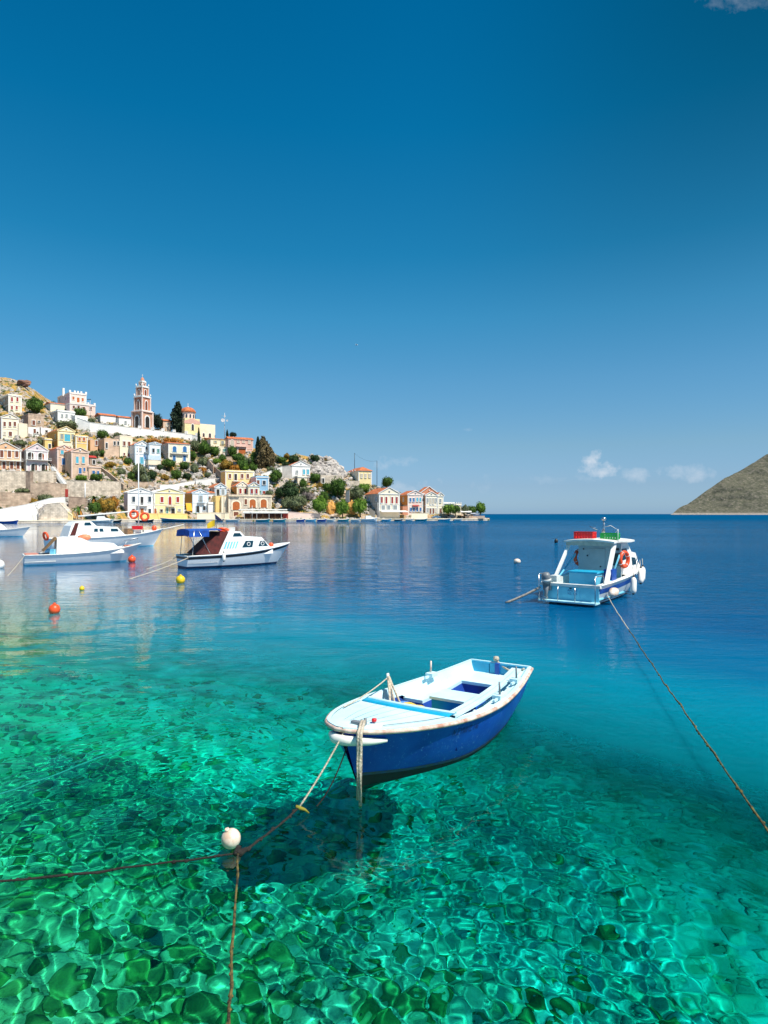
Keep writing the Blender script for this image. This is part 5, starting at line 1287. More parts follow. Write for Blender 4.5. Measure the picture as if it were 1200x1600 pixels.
    h = House('white double pediment house, right half, beside the light blue house', 388, 405.5, 776, 759.5, 'cream', None, None, 'gable', 753.5, trim=PL['sky'], depth=9); h.wins((393.3, 400.5), 767.6, 3.4, 7, 'red')
    h = House('light blue cube house with two dark windows', 400, 420, 775, 745.5, 'blue', 'lilac', 390, 'flat', band=False, dY=2); h.win(403.2, 753.3, 4, 5.6, 'brown').win(412.5, 754.2, 5, 6, 'glass').win(412.3, 769.4, 3.8, 4.2, 'red').win(406.5, 768.5, 2.4, 3.4, 'green').win(417.5, 768.5, 2.4, 3.4, 'green')
    h = House('long stone ground storey with three orange arches behind the restaurant', 357, 424.5, 803, 774.5, 'pstone', 'stone', 353, 'flat', dY=-1.0, depth=6, band=False, trim=PL['cream']); h.win(368.8, 789.5, 12.5, 12.5, 'orange', arch=True).win(383.8, 784, 4, 8, 'brown').wins((394.5, 411.7), 786, 11, 12.5, 'orange', arch=True)
    h.win(368.5, 804, 8, 8, 'brown').balcony(357, 374, 775, PANE['brown'], .8)
    h = House('cream side house with a reddish terrace wall next to the orange side wall', 346, 356, 800, 778, 'cream', None, None, 'flat', depth=4, dY=-2, cornice=False)
    # upper right of the hill
    h = House('yellow house with orange roof near the aerial mast', 329, 355.5, 698, 685.5, 'cream', 'grey', 312, 'side', 681, trim=PL['pale']); h.win(336.5, 690.5, 4, 3, 'grey').win(347.5, 692, 5, 6, 'grey').balcony(334, 356, 698, WHITE, 1.4)
    h = House('cream lower storey under the yellow house near the aerial mast', 341.5, 356, 712, 699, 'cream', None, None, 'flat', depth=5, cornice=False); h.win(350.5, 703.5, 4.5, 4, 'green')
    h = House('pink house with red roof and an arched gable on the ridge', 357, 395.5, 713, 685.5, 'pink', None, 352, 'side', 681, trim=PL['rose']); h.win(362.5, 692, 5.5, 9, 'cream', arch=True).wins((372.3, 380.5), 690.5, 3.6, 2.6, 'cream').win(389.7, 690.5, 3, 5.4, 'cream').balcony(369, 385, 697.5, WHITE, 1.2).win(378, 705.5, 13, 9.5, 'orange').win(389.5, 706, 6, 1.6, 'grey')
    h = House('white house with orange roof and blue shutters under the rocky ridge', 456, 484.5, 745, 727.5, 'white', 'grey', 440.5, 'gable', 720, band=False); h.win(464, 737.3, 3.4, 4, 'grey').wins((474.8, 481), 737.3, 3.4, 7.4, 'turq')
    h = House('cream lower storey with porch below the blue shuttered house', 465, 480, 757, 745, 'cream', 'stone', 460, 'flat', depth=5); h.win(473.4, 749.8, 3.2, 5, 'brown')
    h = House('small brown porch with posts right of the cream lower storey', 480.5, 492, 754, 745, 'dstone', None, None, 'flat', depth=4); h.wins((484, 489), 749.5, 3, 5, 'brown')
    h = House('ruined stone house with an empty dark doorway', 501, 535, 758, 744, 'pstone', None, None, 'flat', depth=6, cornice=False); h.win(504.8, 751, 3.4, 7, 'dark')
    h = House('yellow house with orange hip roof between the two tall poles', 560, 581, 756, 735.5, 'pale', 'cream', 541, 'hip', 728.5, band=False); h.wins((565, 571, 577.4), 743.5, 2.4, 5.5, 'cream').wins((550.5,), 736.3, 2, 2.4, 'brown', side=True).win(554.5, 736, 2, 2.6, 'brown', side=True).win(546.3, 746, 4, 8.5, 'turq', side=True).win(554, 746.5, 2.4, 7, 'grey', side=True)
    h.block(540, 561, 751, 761, 'pstone', 'terrace', 1.0)
    h = House('white quay house with orange roof and three red windows, grey side wall', 592, 624.5, 806, 771.5, 'cream', 'grey', 570.5, 'gable', 761.5, band=787); h.wins((603.4, 612.6, 619.6), 781.5, 3, 10, 'red').win(596.3, 781, 3, 9, 'red')
    h.wins((572.3, 577), 779.5, 2.4, 6, 'blue', side=True).win(588.3, 780, 2.6, 6.4, 'blue', side=True).wins((598.5, 607), 793, 5.5, 6.5, 'grey').win(617, 793, 7, 6.5, 'grey').awning(593, 634, 797.5, AWW, 2.6, .5)
    h = House('orange sided house with pink pediment and blue windows on the quay', 637, 661, 801, 773, 'rose', 'orange', 624, 'gable', 766.5, band=789.5); h.wins((641, 646.2), 781, 3, 5.6, 'blue').wins((651.7, 656.6), 780.5, 2.8, 5.6, 'turq').wins((641.6, 646.4, 651.6, 656.8), 796, 3, 5.6, 'blue').win(630.7, 780.5, 2.4, 5.4, 'cream', side=True).block(628.5, 636.5, 791, 806, 'terra', 'porch', .6).awning(644, 654, 789, PANE['red'], 1.2, .4)
    h = House('large gabled house with orange tile roof behind the last quay houses', 657, 684, 790, 771, 'terra', None, 650, 'gable', 760.5, dY=7, band=False, depth=12)
    h = House('white house with orange pediment and twin tall windows near the headland', 665, 683, 803, 774, 'cream', 'peach', 661, 'gable', 768.5, band=790, depth=9); h.win(668, 781.5, 2.2, 5.5, 'grey').wins((672.5, 677), 783, 2.4, 9, 'cream').win(681, 781.5, 2.2, 5.5, 'grey').win(668, 797, 2.2, 6, 'grey').wins((672.3, 676.8), 798.5, 2.4, 8.5, 'brown').win(681, 797, 2, 5.4, 'cream')
    h = House('last white pediment house before the headland trees', 683.5, 693, 803, 775, 'cream', None, None, 'gable', 769.5, band=790, depth=9); h.win(688, 782.5, 2.4, 5.4, 'grey').win(688.3, 798.5, 2.6, 8, 'brown')
    h = House('low white flat building right of the last pediment house', 693, 710, 802, 786.5, 'white', None, None, 'flat', depth=8); h.win(700, 795, 3, 6, 'dark')
    h = House('low cream building with crenellated parapet on the headland', 709, 721, 802, 789, 'cream', None, None, 'flat', depth=6); h.win(717, 797, 4, 5, 'dark').win(712, 797, 2, 4, 'brown')
    for px in (710, 713.5, 717, 720.5): u, z = h.local(px, 787); MB().box((u, .2, h.H+.9), (.45, .4, .8)).build('battlement', TRIM, h.R)
    # roofs and white buildings along the ridge
    h = House('long low building with an orange roof left of the bell tower', 157, 183, 661, 648.5, 'white', 'grey', 148, 'side', 643.5, depth=7, cornice=False)
    h = House('white chapel like building with a ridge roof beside the bell tower', 186, 209, 665, 652, 'white', None, 181, 'side', 648.5, depth=7, cornice=False); h.win(196, 660, 3, 4, 'grey')
    h = House('small orange roofed building between the two cypress trees', 255, 268, 671, 657.5, 'beige', 'peach', 250, 'side', 653.5, depth=6, cornice=False); h.win(261, 664, 3, 4, 'cream')
houses()

# ------------------------------------------------------------------ bell tower and church
def frustum_box(R, name, m, c, s, bev=0): return MB().box(c, s).build(name, m, R)
def bell_tower():
    base = P(222.5, 669, ground_Y(222, 669)); Y = base.y; sc = Y/F
    R = thing('bell_tower', 'tall terracotta and white bell tower with four tiers on the ridge', 'bell tower', base, math.radians(20+43))
    z = lambda py: CAM_H-(py-803)/F*Y-base.z
    T, S = PL['terra'], PL['stone']; W2 = PL['rose']
    k = sc/1.40
    for (w, yb, yt, m, nm, aw) in ((29, 672, 645, PL['ochre2'], 'base_tier', .42), (22.5, 643.5, 622, T, 'second_tier', .30), (17.5, 620, 606.5, T, 'bell_tier', .34), (10, 605, 598, T, 'lantern_tier', .4)):
        w_ = w*k; z0, z1 = z(yb), z(yt); MB().box((0, 0, (z0+z1)/2), (w_, w_, z1-z0)).build(nm, m, R)
        for sx in (-1, 1):
            for sy in (-1, 1): MB().box((sx*w_/2, sy*w_/2, (z0+z1)/2), (w_*.12, w_*.12, z1-z0)).build('corner_pilaster', W2, R)
        MB().box((0, 0, z1+.25), (w_*1.16, w_*1.16, .5)).build('cornice', TRIM if w < 25 else W2, R)
        MB().box((0, 0, z1+.7), (w_*1.02, w_*1.02, .5)).build('cornice_step', TRIM, R)
        for q in range(4):
            a = q*PI/2; M = Matrix.Rotation(a, 4, 'Z') @ Matrix.Translation((0, -w_/2-.05, z0+(z1-z0)*.47))
            fr = bpy.data.objects.new('arched_opening', umesh('arch_frame', TRIM, 'window')); COL.objects.link(fr); fr.parent = R; fr.matrix_local = M @ Matrix.Diagonal((w_*aw*1.25, .3, (z1-z0)*.74, 1))
            pn = bpy.data.objects.new('pane', umesh('arch_pane', PANE['brown'] if w < 25 else PANE['dark'], 'pane')); COL.objects.link(pn); pn.parent = fr; pn.matrix_local = Matrix.Diagonal((.8, .6, .9, 1))
        if w > 15 and w < 25:
            for sx in (-1, 1):
                for sy in (-1, 1): MB().lathe([(.3, 0), (.2, .3), (.35, .7), (.05, 1.3)], (sx*w_*.52, sy*w_*.52, z1+.9), 8).build('corner_urn', TRIM, R)
    zz = z(598); r = 4.4*k
    MB().lathe([(r*1.1, 0), (r*1.15, .3), (r, .6), (r*.93, 1.0), (r*.7, 1.7), (r*.35, 2.2), (.1, 2.4)], (0, 0, zz+.5), 14).build('dome', PL['terra'], R)
    MB().box((0, 0, zz+3.6), (.12, .12, 1.7)).box((0, 0, zz+3.9), (.8, .12, .12)).build('cross', TRIM, R)
bell_tower()

def church():
    yb = 683; base = P(299, yb, ground_Y(300, 679)); Y = base.y; sc = Y/F
    R = thing('church', 'pale yellow and pink church with orange dome behind the tall dark cypress', 'church', base, math.radians(36)); z = lambda py: CAM_H-(py-803)/F*Y-base.z
    A, B = PL['pale'], PL['terra']; X = lambda px: (px-299)*sc*1.12
    MB().box((X(313), 4, (z(661)+z(690))/2), (X(329)-X(289), 9, z(661)-z(690))).build('nave', PL['cream'], R)
    MB().box((X(298), 2.0, (z(655)+z(690))/2), (X(309)-X(288), 9, z(655)-z(690))).build('crossing', A, R)
    MB().prism([(X(287), -2.6, z(663)), (X(309), -2.6, z(663)), (X(309), -2.6, z(659)), (X(298), -2.6, z(654.5)), (X(287), -2.6, z(659))], (0, .5, 0)).build('front_gable', PL['pink'], R)
    dr = X(306)-X(296); MB().lathe([(dr*.96, 0), (dr*.96, z(645)-z(656)), (dr*1.05, z(645)-z(656)+.1), (dr*1.05, z(645)-z(656)+.5)], (X(296.5), 2.5, z(656)), 16, smooth=False).build('drum', PL['rose'], R)
    for i in range(12):
        a = i*PI/6; p = Vector((X(296.5)+dr*.98*math.cos(a), 2.5+dr*.98*math.sin(a), z(650.5)))
        o = bpy.data.objects.new('drum_window', umesh('arch_pane', PANE['glass'], 'drum_window')); COL.objects.link(o); o.parent = R; o.matrix_local = Matrix.Translation(p) @ Matrix.Rotation(a+PI/2, 4, 'Z') @ Matrix.Diagonal((.75, .2, 2.0, 1))
    hz = z(644.5); MB().lathe([(dr*1.08*math.cos(t), 3.1*math.sin(t)) for t in [i*PI/2/8 for i in range(8)]]+[(.15, 3.1)], (X(296.5), 2.5, hz), 20).build('dome', TILES, R)
    MB().lathe([(.35, 0), (.3, .6), (.05, .9)], (X(296.5), 2.5, hz+2.9), 8).build('lantern', TRIM, R); MB().box((X(296.5), 2.5, hz+4.4), (.12, .12, 1.6)).box((X(296.5), 2.5, hz+4.7), (.8, .12, .12)).build('cross', TRIM, R)
    for (px, py, w, h) in ((298.5, 668, 1.2, 3.4), (305, 676, 1, 1.4), (325, 678, 1.2, 2.2), (316, 678, 1.0, 1.8)):
        o = bpy.data.objects.new('window', umesh('arch_frame', TRIM, 'window')); COL.objects.link(o); o.parent = R; yy = -2.6 if px < 302 else -.6; o.matrix_local = Matrix.Translation((X(px), yy, z(py))) @ Matrix.Diagonal((w+.4, .3, h+.4, 1))
        q = bpy.data.objects.new('pane', umesh('arch_pane', PANE['dark'], 'pane')); COL.objects.link(q); q.parent = o; q.matrix_local = Matrix.Diagonal((.8, .6, .9, 1))
church()

# ------------------------------------------------------------------ walls, terraces, steps, quay
def wall(label, pts, m, th=.6, cat='wall', name='stone_wall', crenel=0, dY=0.0):
    """pts: (px, top py, bottom py); the wall stands on the slope along its foot."""
    base = G(pts[0][0], pts[0][2], dY); R = thing(name, label, cat, base)
    top, bot = [], []
    for px, t, b in pts:
        Y = ground_Y(px, b)+dY; top.append(P(px, t, Y)-base); bot.append(P(px, b, Y)-base-Vector((0, 0, 1.5)))
    bk = Vector((0, th, 0)); mb = MB()
    mb.grid([bot, top, [p+bk for p in top], [p+bk for p in bot]], smooth=False)
    for e in (0, -1): mb.add([bot[e], top[e], top[e]+bk, bot[e]+bk], [(0, 1, 2, 3)])
    mb.build('masonry', m, R)
    cp = MB(); cp.grid([[p+Vector((0, -.1, .0)) for p in top], [p+Vector((0, -.1, .16)) for p in top], [p+bk+Vector((0, .1, .16)) for p in top], [p+bk+Vector((0, .1, .0)) for p in top]], smooth=False); cp.build('coping', m if m is not PL['white'] else TRIM, R)
    if crenel:
        for (a, b) in zip(top, top[1:]):
            n = max(1, int((b-a).length/crenel))
            for i in range(n): p = a.lerp(b, (i+.5)/n); MB().box((p.x, p.y+th/2, p.z+.75), (1.3, th, 1.5)).build('pier', m, R)
    return R
wall('long white cemetery wall running along the ridge under the bell tower', [(117, 651, 668), (140, 660, 673), (170, 664, 677), (205, 668, 681)], PL['white'], 1.0)
wall('white ridge wall with square piers right of the bell tower', [(205, 668, 681), (230, 671, 680.5), (262, 674.5, 682), (300, 679, 685), (314, 683, 688)], PL['white'], 1.0, crenel=5)
wall('tall pale stone terrace wall under the big orange house', [(-30, 736, 768), (0, 736.5, 766), (41, 736.5, 763)], PL['pstone'], 2, dY=-1)
wall('pale stone terrace wall under the grey mansion', [(47, 737, 756), (84, 736, 754)], PL['pstone'], 2, dY=-1)
wall('dark side of the terrace between the two left mansions', [(40, 736, 772), (47.5, 737, 774)], PL['dstone'], 2, dY=-1.6)
wall('brown stone terrace wall with pale buttresses above the white ramp', [(47.5, 755, 780), (75, 754, 780), (101, 757, 777)], PL['stone'], 2, dY=-1.6)
wall('low rubble terrace wall at the left edge above the white wall', [(-40, 772, 797), (10, 770, 792), (48, 771, 789)], PL['stone'], 2, dY=-1)
wall('long pale stone terrace wall with a white drainpipe', [(104, 751, 776), (140, 752, 778), (186, 753, 774)], PL['pstone'], 2, dY=-1)
wall('shaded lower terrace wall behind the palms', [(107, 776, 792), (134, 778, 792)], PL['dstone'], 1.5, dY=-1.5)
wall('bright white sloping wall beside the quay at the far left', [(-40, 803, 811), (0, 796, 809), (40, 789, 807), (78, 779, 806), (100, 777, 800)], PL['white'], 1.0, dY=-4)
wall('cream stone block of the quay under the white ramp', [(60, 797, 810), (72, 788, 809), (93, 786, 809), (106, 800, 809)], PL['pstone'], 3.0, dY=-5)
wall('pale ramp parapet slanting down to the quay', [(93, 790, 796), (101, 796, 803), (113, 806, 811)], PL['pale'], .6, dY=-6)
wall('thin white wall zigzagging behind the palms', [(150, 772, 775), (168, 768, 772), (186, 763.5, 768)], PL['white'], .5)
wall('grey stone stair wall climbing the rocks left of the mast', [(158, 731, 736), (172, 741, 747), (185, 752, 759), (193, 758, 765)], PL['stone'], 1.2)
wall('ochre retaining wall on the mid slope left of the white quay house', [(200, 753, 761), (240, 754, 762)], PL['stone'], 1.2)
wall('white path wall rising behind the yellow quay house', [(250, 758, 766), (272, 757, 766), (300, 752, 757), (318, 750, 753)], PL['white'], .6)
wall('white wall stretch above the small blue pediment house', [(306, 750, 757), (336, 747, 757)], PL['white'], .6)
wall('diagonal stone stair wall in the middle of the hill', [(325, 720, 727), (335, 730, 740), (345, 738, 753)], PL['dstone'], 1.2)
wall('pink wall beside the diagonal stairs', [(318, 722, 728), (327, 720, 736), (333, 727, 745)], PL['beige'], 1.0, dY=1)
wall('beige field wall under the cream lower storey', [(336, 714.5, 720), (362, 714, 719)], PL['beige'], .6)
wall('white wall on the slope left of the blue shuttered house', [(408, 741, 747), (425, 735, 741), (441, 729, 738)], PL['white'], .6)
wall('grey wall stretch left of the blue shuttered house', [(441, 729, 745), (457, 727, 745)], PL['grey'], .8)
wall('pale rock step wall under the ruined stone house', [(540, 768, 783), (546, 766, 790)], PL['white'], .8)
wall('white steps wall beside the side of the white quay house', [(577, 793, 797), (586, 800, 806)], PL['white'], .8, dY=-4)
wall('beige quay parapet in front of the trees', [(450, 800, 810), (480, 802, 810), (500, 803, 810)], PL['rose'], 1.0, dY=-4)
wall('yellow plinth wall under the two big quay houses', [(213, 802, 811), (250, 803, 811), (292, 803, 811)], PL['yellow'], 1.0, dY=-3)
wall('white terrace wall in front of the blue pediment house', [(308, 803, 812), (330, 801, 812), (357, 802, 812)], PL['cream'], 1.5, dY=-4)
wall('pale wall below the orange sided house', [(643, 802, 808), (668, 802, 808)], PL['cream'], 1.0, dY=-4)

def quay():
    pts = [-420, -200, -60, 0, 60, 120, 190, 250, 300, 360, 450, 520, 600, 660, 700, 740, 762]
    mb = MB(); t = [P(px, 803, YSH(px)) for px in pts]
    e = P(764, 803, YSH(764)+8)
    for p in t: p.z = QZ
    e.z = QZ; t.append(e)
    bk = [p+Vector((-.06, 6.0, 0)) for p in t]; lo = [Vector((p.x, p.y, -5)) for p in t]
    mb.grid([lo, t, bk], smooth=False); o = mb.build('quay', PL['pstone'], fix=False); tag(o, 'pale stone quay edging the harbour', None, None, 'structure')
    mb = MB(); mb.grid([[p+Vector((0, -.12, -.25)) for p in t], [p+Vector((0, -.12, .06)) for p in t], [p+Vector((0, .4, .06)) for p in t]], smooth=False); mb.build('quay_edge', PL['cream'], o, fix=False)
quay()

def stairs():
    a, b = P(82, 729, ground_Y(82, 736)-2), P(106, 762, ground_Y(106, 765)-2.5); R = thing('staircase', 'steep white staircase descending from the grey mansion to the red door', 'staircase', b)
    n = 26
    for i in range(n):
        p = b.lerp(a, (i+.5)/n)-b; MB().box((p.x, p.y, p.z-.6), (1.0, 1.6, 1.5)).build('step', PL['white'], R)
    for off in (-.85, .85):
        q0, q1 = Vector((0, off, .9)), a-b+Vector((0, off, .9)); MB().tube([q0, q1], .06, 5).build('handrail', TRIM, R)
    d = P(103, 776, ground_Y(103, 776)-1.8); o = MB().box((0, 0, 1.4), (1.5, .3, 2.9)).build('red_door', PANE['red']); o.location = d; o.rotation_euler = (0, 0, math.radians(44)); tag(o, 'red door in the terrace wall at the foot of the white staircase', 'door')
stairs()

def poles():
    def pole(px, y0, y1, label, dY=0, r=.13, m=GREYM, Y=None):
        Y = Y or ground_Y(px, y1)+dY; a, b = P(px, y1+2, Y), P(px, y0, Y); R = thing('utility_pole', label, 'pole', a); MB().tube([(0, 0, 0), (b-a)], [r, r*.8], 6).build('shaft', m, R); return R, b
    r1, p1 = pole(554, 708, 736, 'tall dark pole behind the yellow hip roofed house', 12, .16, DARKG)
    r2, p2 = pole(589, 720, 758, 'tall dark pole right of the yellow hip roofed house', 3, .16, DARKG)
    o = MB().tube(catenary(p1, p2, 1.6, 10), .035, 4).build('overhead_wire', DARKG); tag(o, 'sagging wire between the two tall dark poles', 'wire')
    r3, p3 = pole(351, 645, 684, 'thin aerial mast with round dishes on the ridge', 4, .14, TRIMG)
    for dx, dz, rr in ((-1.0, -4.2, 1.0), (1.4, -4.4, .55), (.1, -2.0, .5)):
        MB().lathe([(.05, 0), (rr*.8, .2), (rr, .5), (rr*.95, .52), (.05, .1)], (dx, -.4, (p3-r3.location).z+dz), 12, axis=(.4, -1, .1)).build('dish', TRIMG, r3)
    MB().box((-.6, 0, (p3-r3.location).z-1.6), (2.4, .08, .08)).box((.5, 0, (p3-r3.location).z-4.0), (2.0, .08, .08)).build('crossarm', TRIMG, r3)
    r4, p4 = pole(141, 624, 655, 'lamp post standing in front of the pink mansion wing', -3, .1, TRIMG); MB().box((-.6, 0, (p4-r4.location).z), (1.8, .5, .25)).build('lamp_head', DARKG, r4)
    pole(133, 755, 786, 'white drainpipe like post against the long terrace wall', -2.5, .25, TRIM)
    pole(294, 722, 750, 'dark lamp post on the slope below the arched blue windows', 0, .1, DARKG)
    pole(350, 800-26, 811, 'dark post in front of the ochre quay block', -5, .14, DARKG)
    pole(394, 790, 811, 'thin white post in front of the restaurant arches', -6, .1, TRIM)
    pole(590.5, 785, 812, 'thin pale mast beside the white quay house', -6, .09, TRIM)
poles()

def restaurant():
    Y = ground_Y(410, 806)-4; a = P(373, 811, Y); a.z = QZ; b = P(449, 811, Y+3); b.z = QZ; d = b-a; L = d.length; rz = math.atan2(d.y, d.x)
    R = thing('restaurant_canopy', 'long white two tiered restaurant awning on the quay with dark interior', 'awning', a, rz)
    zt = lambda py: CAM_H-(py-803)/F*Y-QZ
    MB().box((L/2, 1.2, zt(796.3)), (L, 2.6, .5)).build('upper_awning', AWW, R); MB().prism([(L*.09, -.4, zt(799)), (L*.09, -2.6, zt(800.2)), (L*.09, -2.6, zt(802)), (L*.09, -2.45, zt(802)), (L*.09, -2.45, zt(800.6)), (L*.09, -.4, zt(799.6))], (L*.93, 0, 0)).build('front_awning', AWW, R)
    for i in range(9): MB().box((L*i/8, -2.4 if i else 0, zt(801)/2), (.12, .12, zt(801))).build('post', TRIM if i % 2 else WOOD, R)
    MB().box((L*.55, 2.4, zt(801)/2), (L*.9, .2, zt(801))).build('back_wall', mat('dark_interior', (.07, .03, .02), .8), R)
    MB().box((L*.96, -1.2, 1.3), (2.2, .2, 2.4)).build('red_screen', PANE['red'], R)
    proto = None
    for i in range(13):
        x = 1+i*(L-2)/12
        t = thing('restaurant_table', 'small table with chairs under the restaurant awning', 'table', a+Matrix.Rotation(rz, 3, 'Z') @ Vector((x, -1.0-(i % 2)*1.0, 0)), rz, 'tables under the restaurant awning')
        if proto is None:
            tp = MB().box((0, 0, .74), (.8, .8, .05)).box((0, 0, .37), (.1, .1, .72)).build('table_top', TRIM if i % 2 else WOOD, t); ch = []
            for s in (-1, 1): ch.append(MB().box((s*.75, 0, .45), (.42, .42, .06)).box((s*.95, 0, .72), (.05, .42, .5)).box((s*.75, 0, .2), (.34, .34, .42)).build('chair', WOOD, t))
            proto = [tp]+ch
        else:
            for q in proto: link_copy(q, t)
    # lower pergola building beside it
restaurant()

# ------------------------------------------------------------------ trees and shrubs
def leaf_mat(name, a, b_):
    m, nt, b = nodes_of(name); n, l = nt.nodes, nt.links
    g = n.new('ShaderNodeNewGeometry'); nz = n.new('ShaderNodeTexNoise'); nz.inputs['Scale'].default_value = .8; nz.inputs['Detail'].default_value = 4; l.new(g.outputs['Position'], nz.inputs['Vector'])
    r = n.new('ShaderNodeValToRGB'); l.new(nz.outputs['Fac'], r.inputs[0]); r.color_ramp.elements[0].position = .35; r.color_ramp.elements[0].color = (*a, 1); r.color_ramp.elements[1].position = .65; r.color_ramp.elements[1].color = (*b_, 1)
    l.new(r.outputs[0], b.inputs['Base Color']); b.inputs['Roughness'].default_value = .7; b.inputs['Specular IOR Level'].default_value = .2
    return m
LM = dict(dark=leaf_mat('leaf_dark', (.012, .03, .010), (.035, .07, .02)), green=leaf_mat('leaf_green', (.03, .07, .012), (.08, .15, .02)), bright=leaf_mat('leaf_bright', (.06, .13, .01), (.15, .26, .03)),
          olive=leaf_mat('leaf_olive', (.07, .09, .04), (.17, .20, .10)), cypress=leaf_mat('leaf_cypress', (.006, .016, .010), (.018, .035, .016)), dry=leaf_mat('leaf_dry', (.12, .10, .02), (.40, .22, .03)), rust=leaf_mat('leaf_rust', (.25, .09, .01), (.48, .22, .03)),
          brown=leaf_mat('leaf_brown', (.08, .06, .03), (.16, .12, .05)), grey=leaf_mat('leaf_grey', (.12, .10, .10), (.26, .22, .2)), white=leaf_mat('leaf_pale', (.45, .42, .38), (.7, .68, .62)))
BARK = mat('bark', (.12, .08, .05), .9, .2, 3)
def crown_mesh(kind, seed):
    rng = random.Random(seed); mb = MB(); cl = []
    if kind == 'round':
        for _ in range(13):
            v = Vector((rng.gauss(0, 1), rng.gauss(0, 1), rng.gauss(0, .8))).normalized()*rng.uniform(.2, .62); cl.append((Vector((v.x, v.y, .55+v.z*.62)), rng.uniform(.26, .44)))
    elif kind == 'tall':
        for i in range(14):
            z = i/13; w = .34*math.sin(PI*min(1, .12+.88*z**.8))**.6; a = rng.uniform(0, 6.28); cl.append((Vector((math.cos(a)*w*.35, math.sin(a)*w*.35, .08+.9*z)), max(.10, w*.75)))
    elif kind == 'flat':
        for _ in range(12): a = rng.uniform(0, 6.28); r = rng.uniform(.1, .75); cl.append((Vector((math.cos(a)*r, math.sin(a)*r, .25+rng.uniform(-.05, .16)*(1-r))), rng.uniform(.2, .34)))
    nleaf = {'round': 190, 'tall': 170, 'flat': 120}[kind]
    for c, r in cl:
        bm = bmesh.new(); bmesh.ops.create_icosphere(bm, subdivisions=2, radius=1); vs = [c+v.co*r*.80*(1+.3*mnoise.noise(v.co*2+c*3)) for v in bm.verts]; mb.add(vs, [tuple(v.index for v in f.verts) for f in bm.faces], False); bm.free()
        for _ in range(nleaf):
            d = Vector((rng.gauss(0, 1), rng.gauss(0, 1), rng.gauss(0, 1))).normalized(); p = c+d*r*rng.uniform(.72, 1.32); s = rng.uniform(.035, .08)
            a = d.cross(Vector((rng.gauss(0, 1), rng.gauss(0, 1), rng.gauss(0, 1)))).normalized(); b = (d+a.cross(d)*rng.uniform(.3, 2)).normalized()
            mb.add([p-a*s-b*s*.6, p+a*s-b*s*.3, p+b*s*1.1], [(0, 1, 2)])
    me = bpy.data.meshes.new('crown'); me.from_pydata([tuple(v) for v in mb.v], [], mb.f); me.materials.append(LM['green']); return me
CROWNS = {k: [crown_mesh(k, s) for s in range(3)] for k in ('round', 'tall', 'flat')}
TRN = [0]
def tree(px, py_base, w, h, kind, leaf, label, cat='tree', name='tree', dY=0.0, group=None, trunk=True):
    """w, h: crown width and whole height in photo pixels."""
    Y = ground_Y(px, py_base)+dY; p = P(px, py_base, Y); s = Y/F; TRN[0] += 1; rng = random.Random(TRN[0])
    R = thing(name, label, cat, p, rng.uniform(0, 6.28), group); me = CROWNS[kind][TRN[0] % 3]
    o = bpy.data.objects.new('crown', me); COL.objects.link(o); o.parent = R; o.material_slots[0].link = 'OBJECT'; o.material_slots[0].material = LM[leaf]
    W = w*s; H = h*s; hw = {'round': .90, 'tall': .36, 'flat': .95}[kind]; hh = {'round': 1.15, 'tall': 1.04, 'flat': .55}[kind]
    lift = .12*H if trunk and kind != 'tall' else -.06*H
    o.location = (0, 0, lift); o.scale = (W/2/hw, W/2/hw, (H-lift)/hh)
    if trunk:
        r = max(.12, W*.035); t = MB().tube([(0, 0, -1), (.05*W, 0, H*.3), (0, .03*W, H*.62)], [r*1.4, r, r*.6], 7)
        t.tube([(.03*W, 0, H*.25), (W*.2, .1*W, H*.55)], [r*.6, r*.3], 5).tube([(.03*W, 0, H*.22), (-W*.22, -.1*W, H*.5)], [r*.6, r*.3], 5); t.build('trunk', BARK, R)
    return R
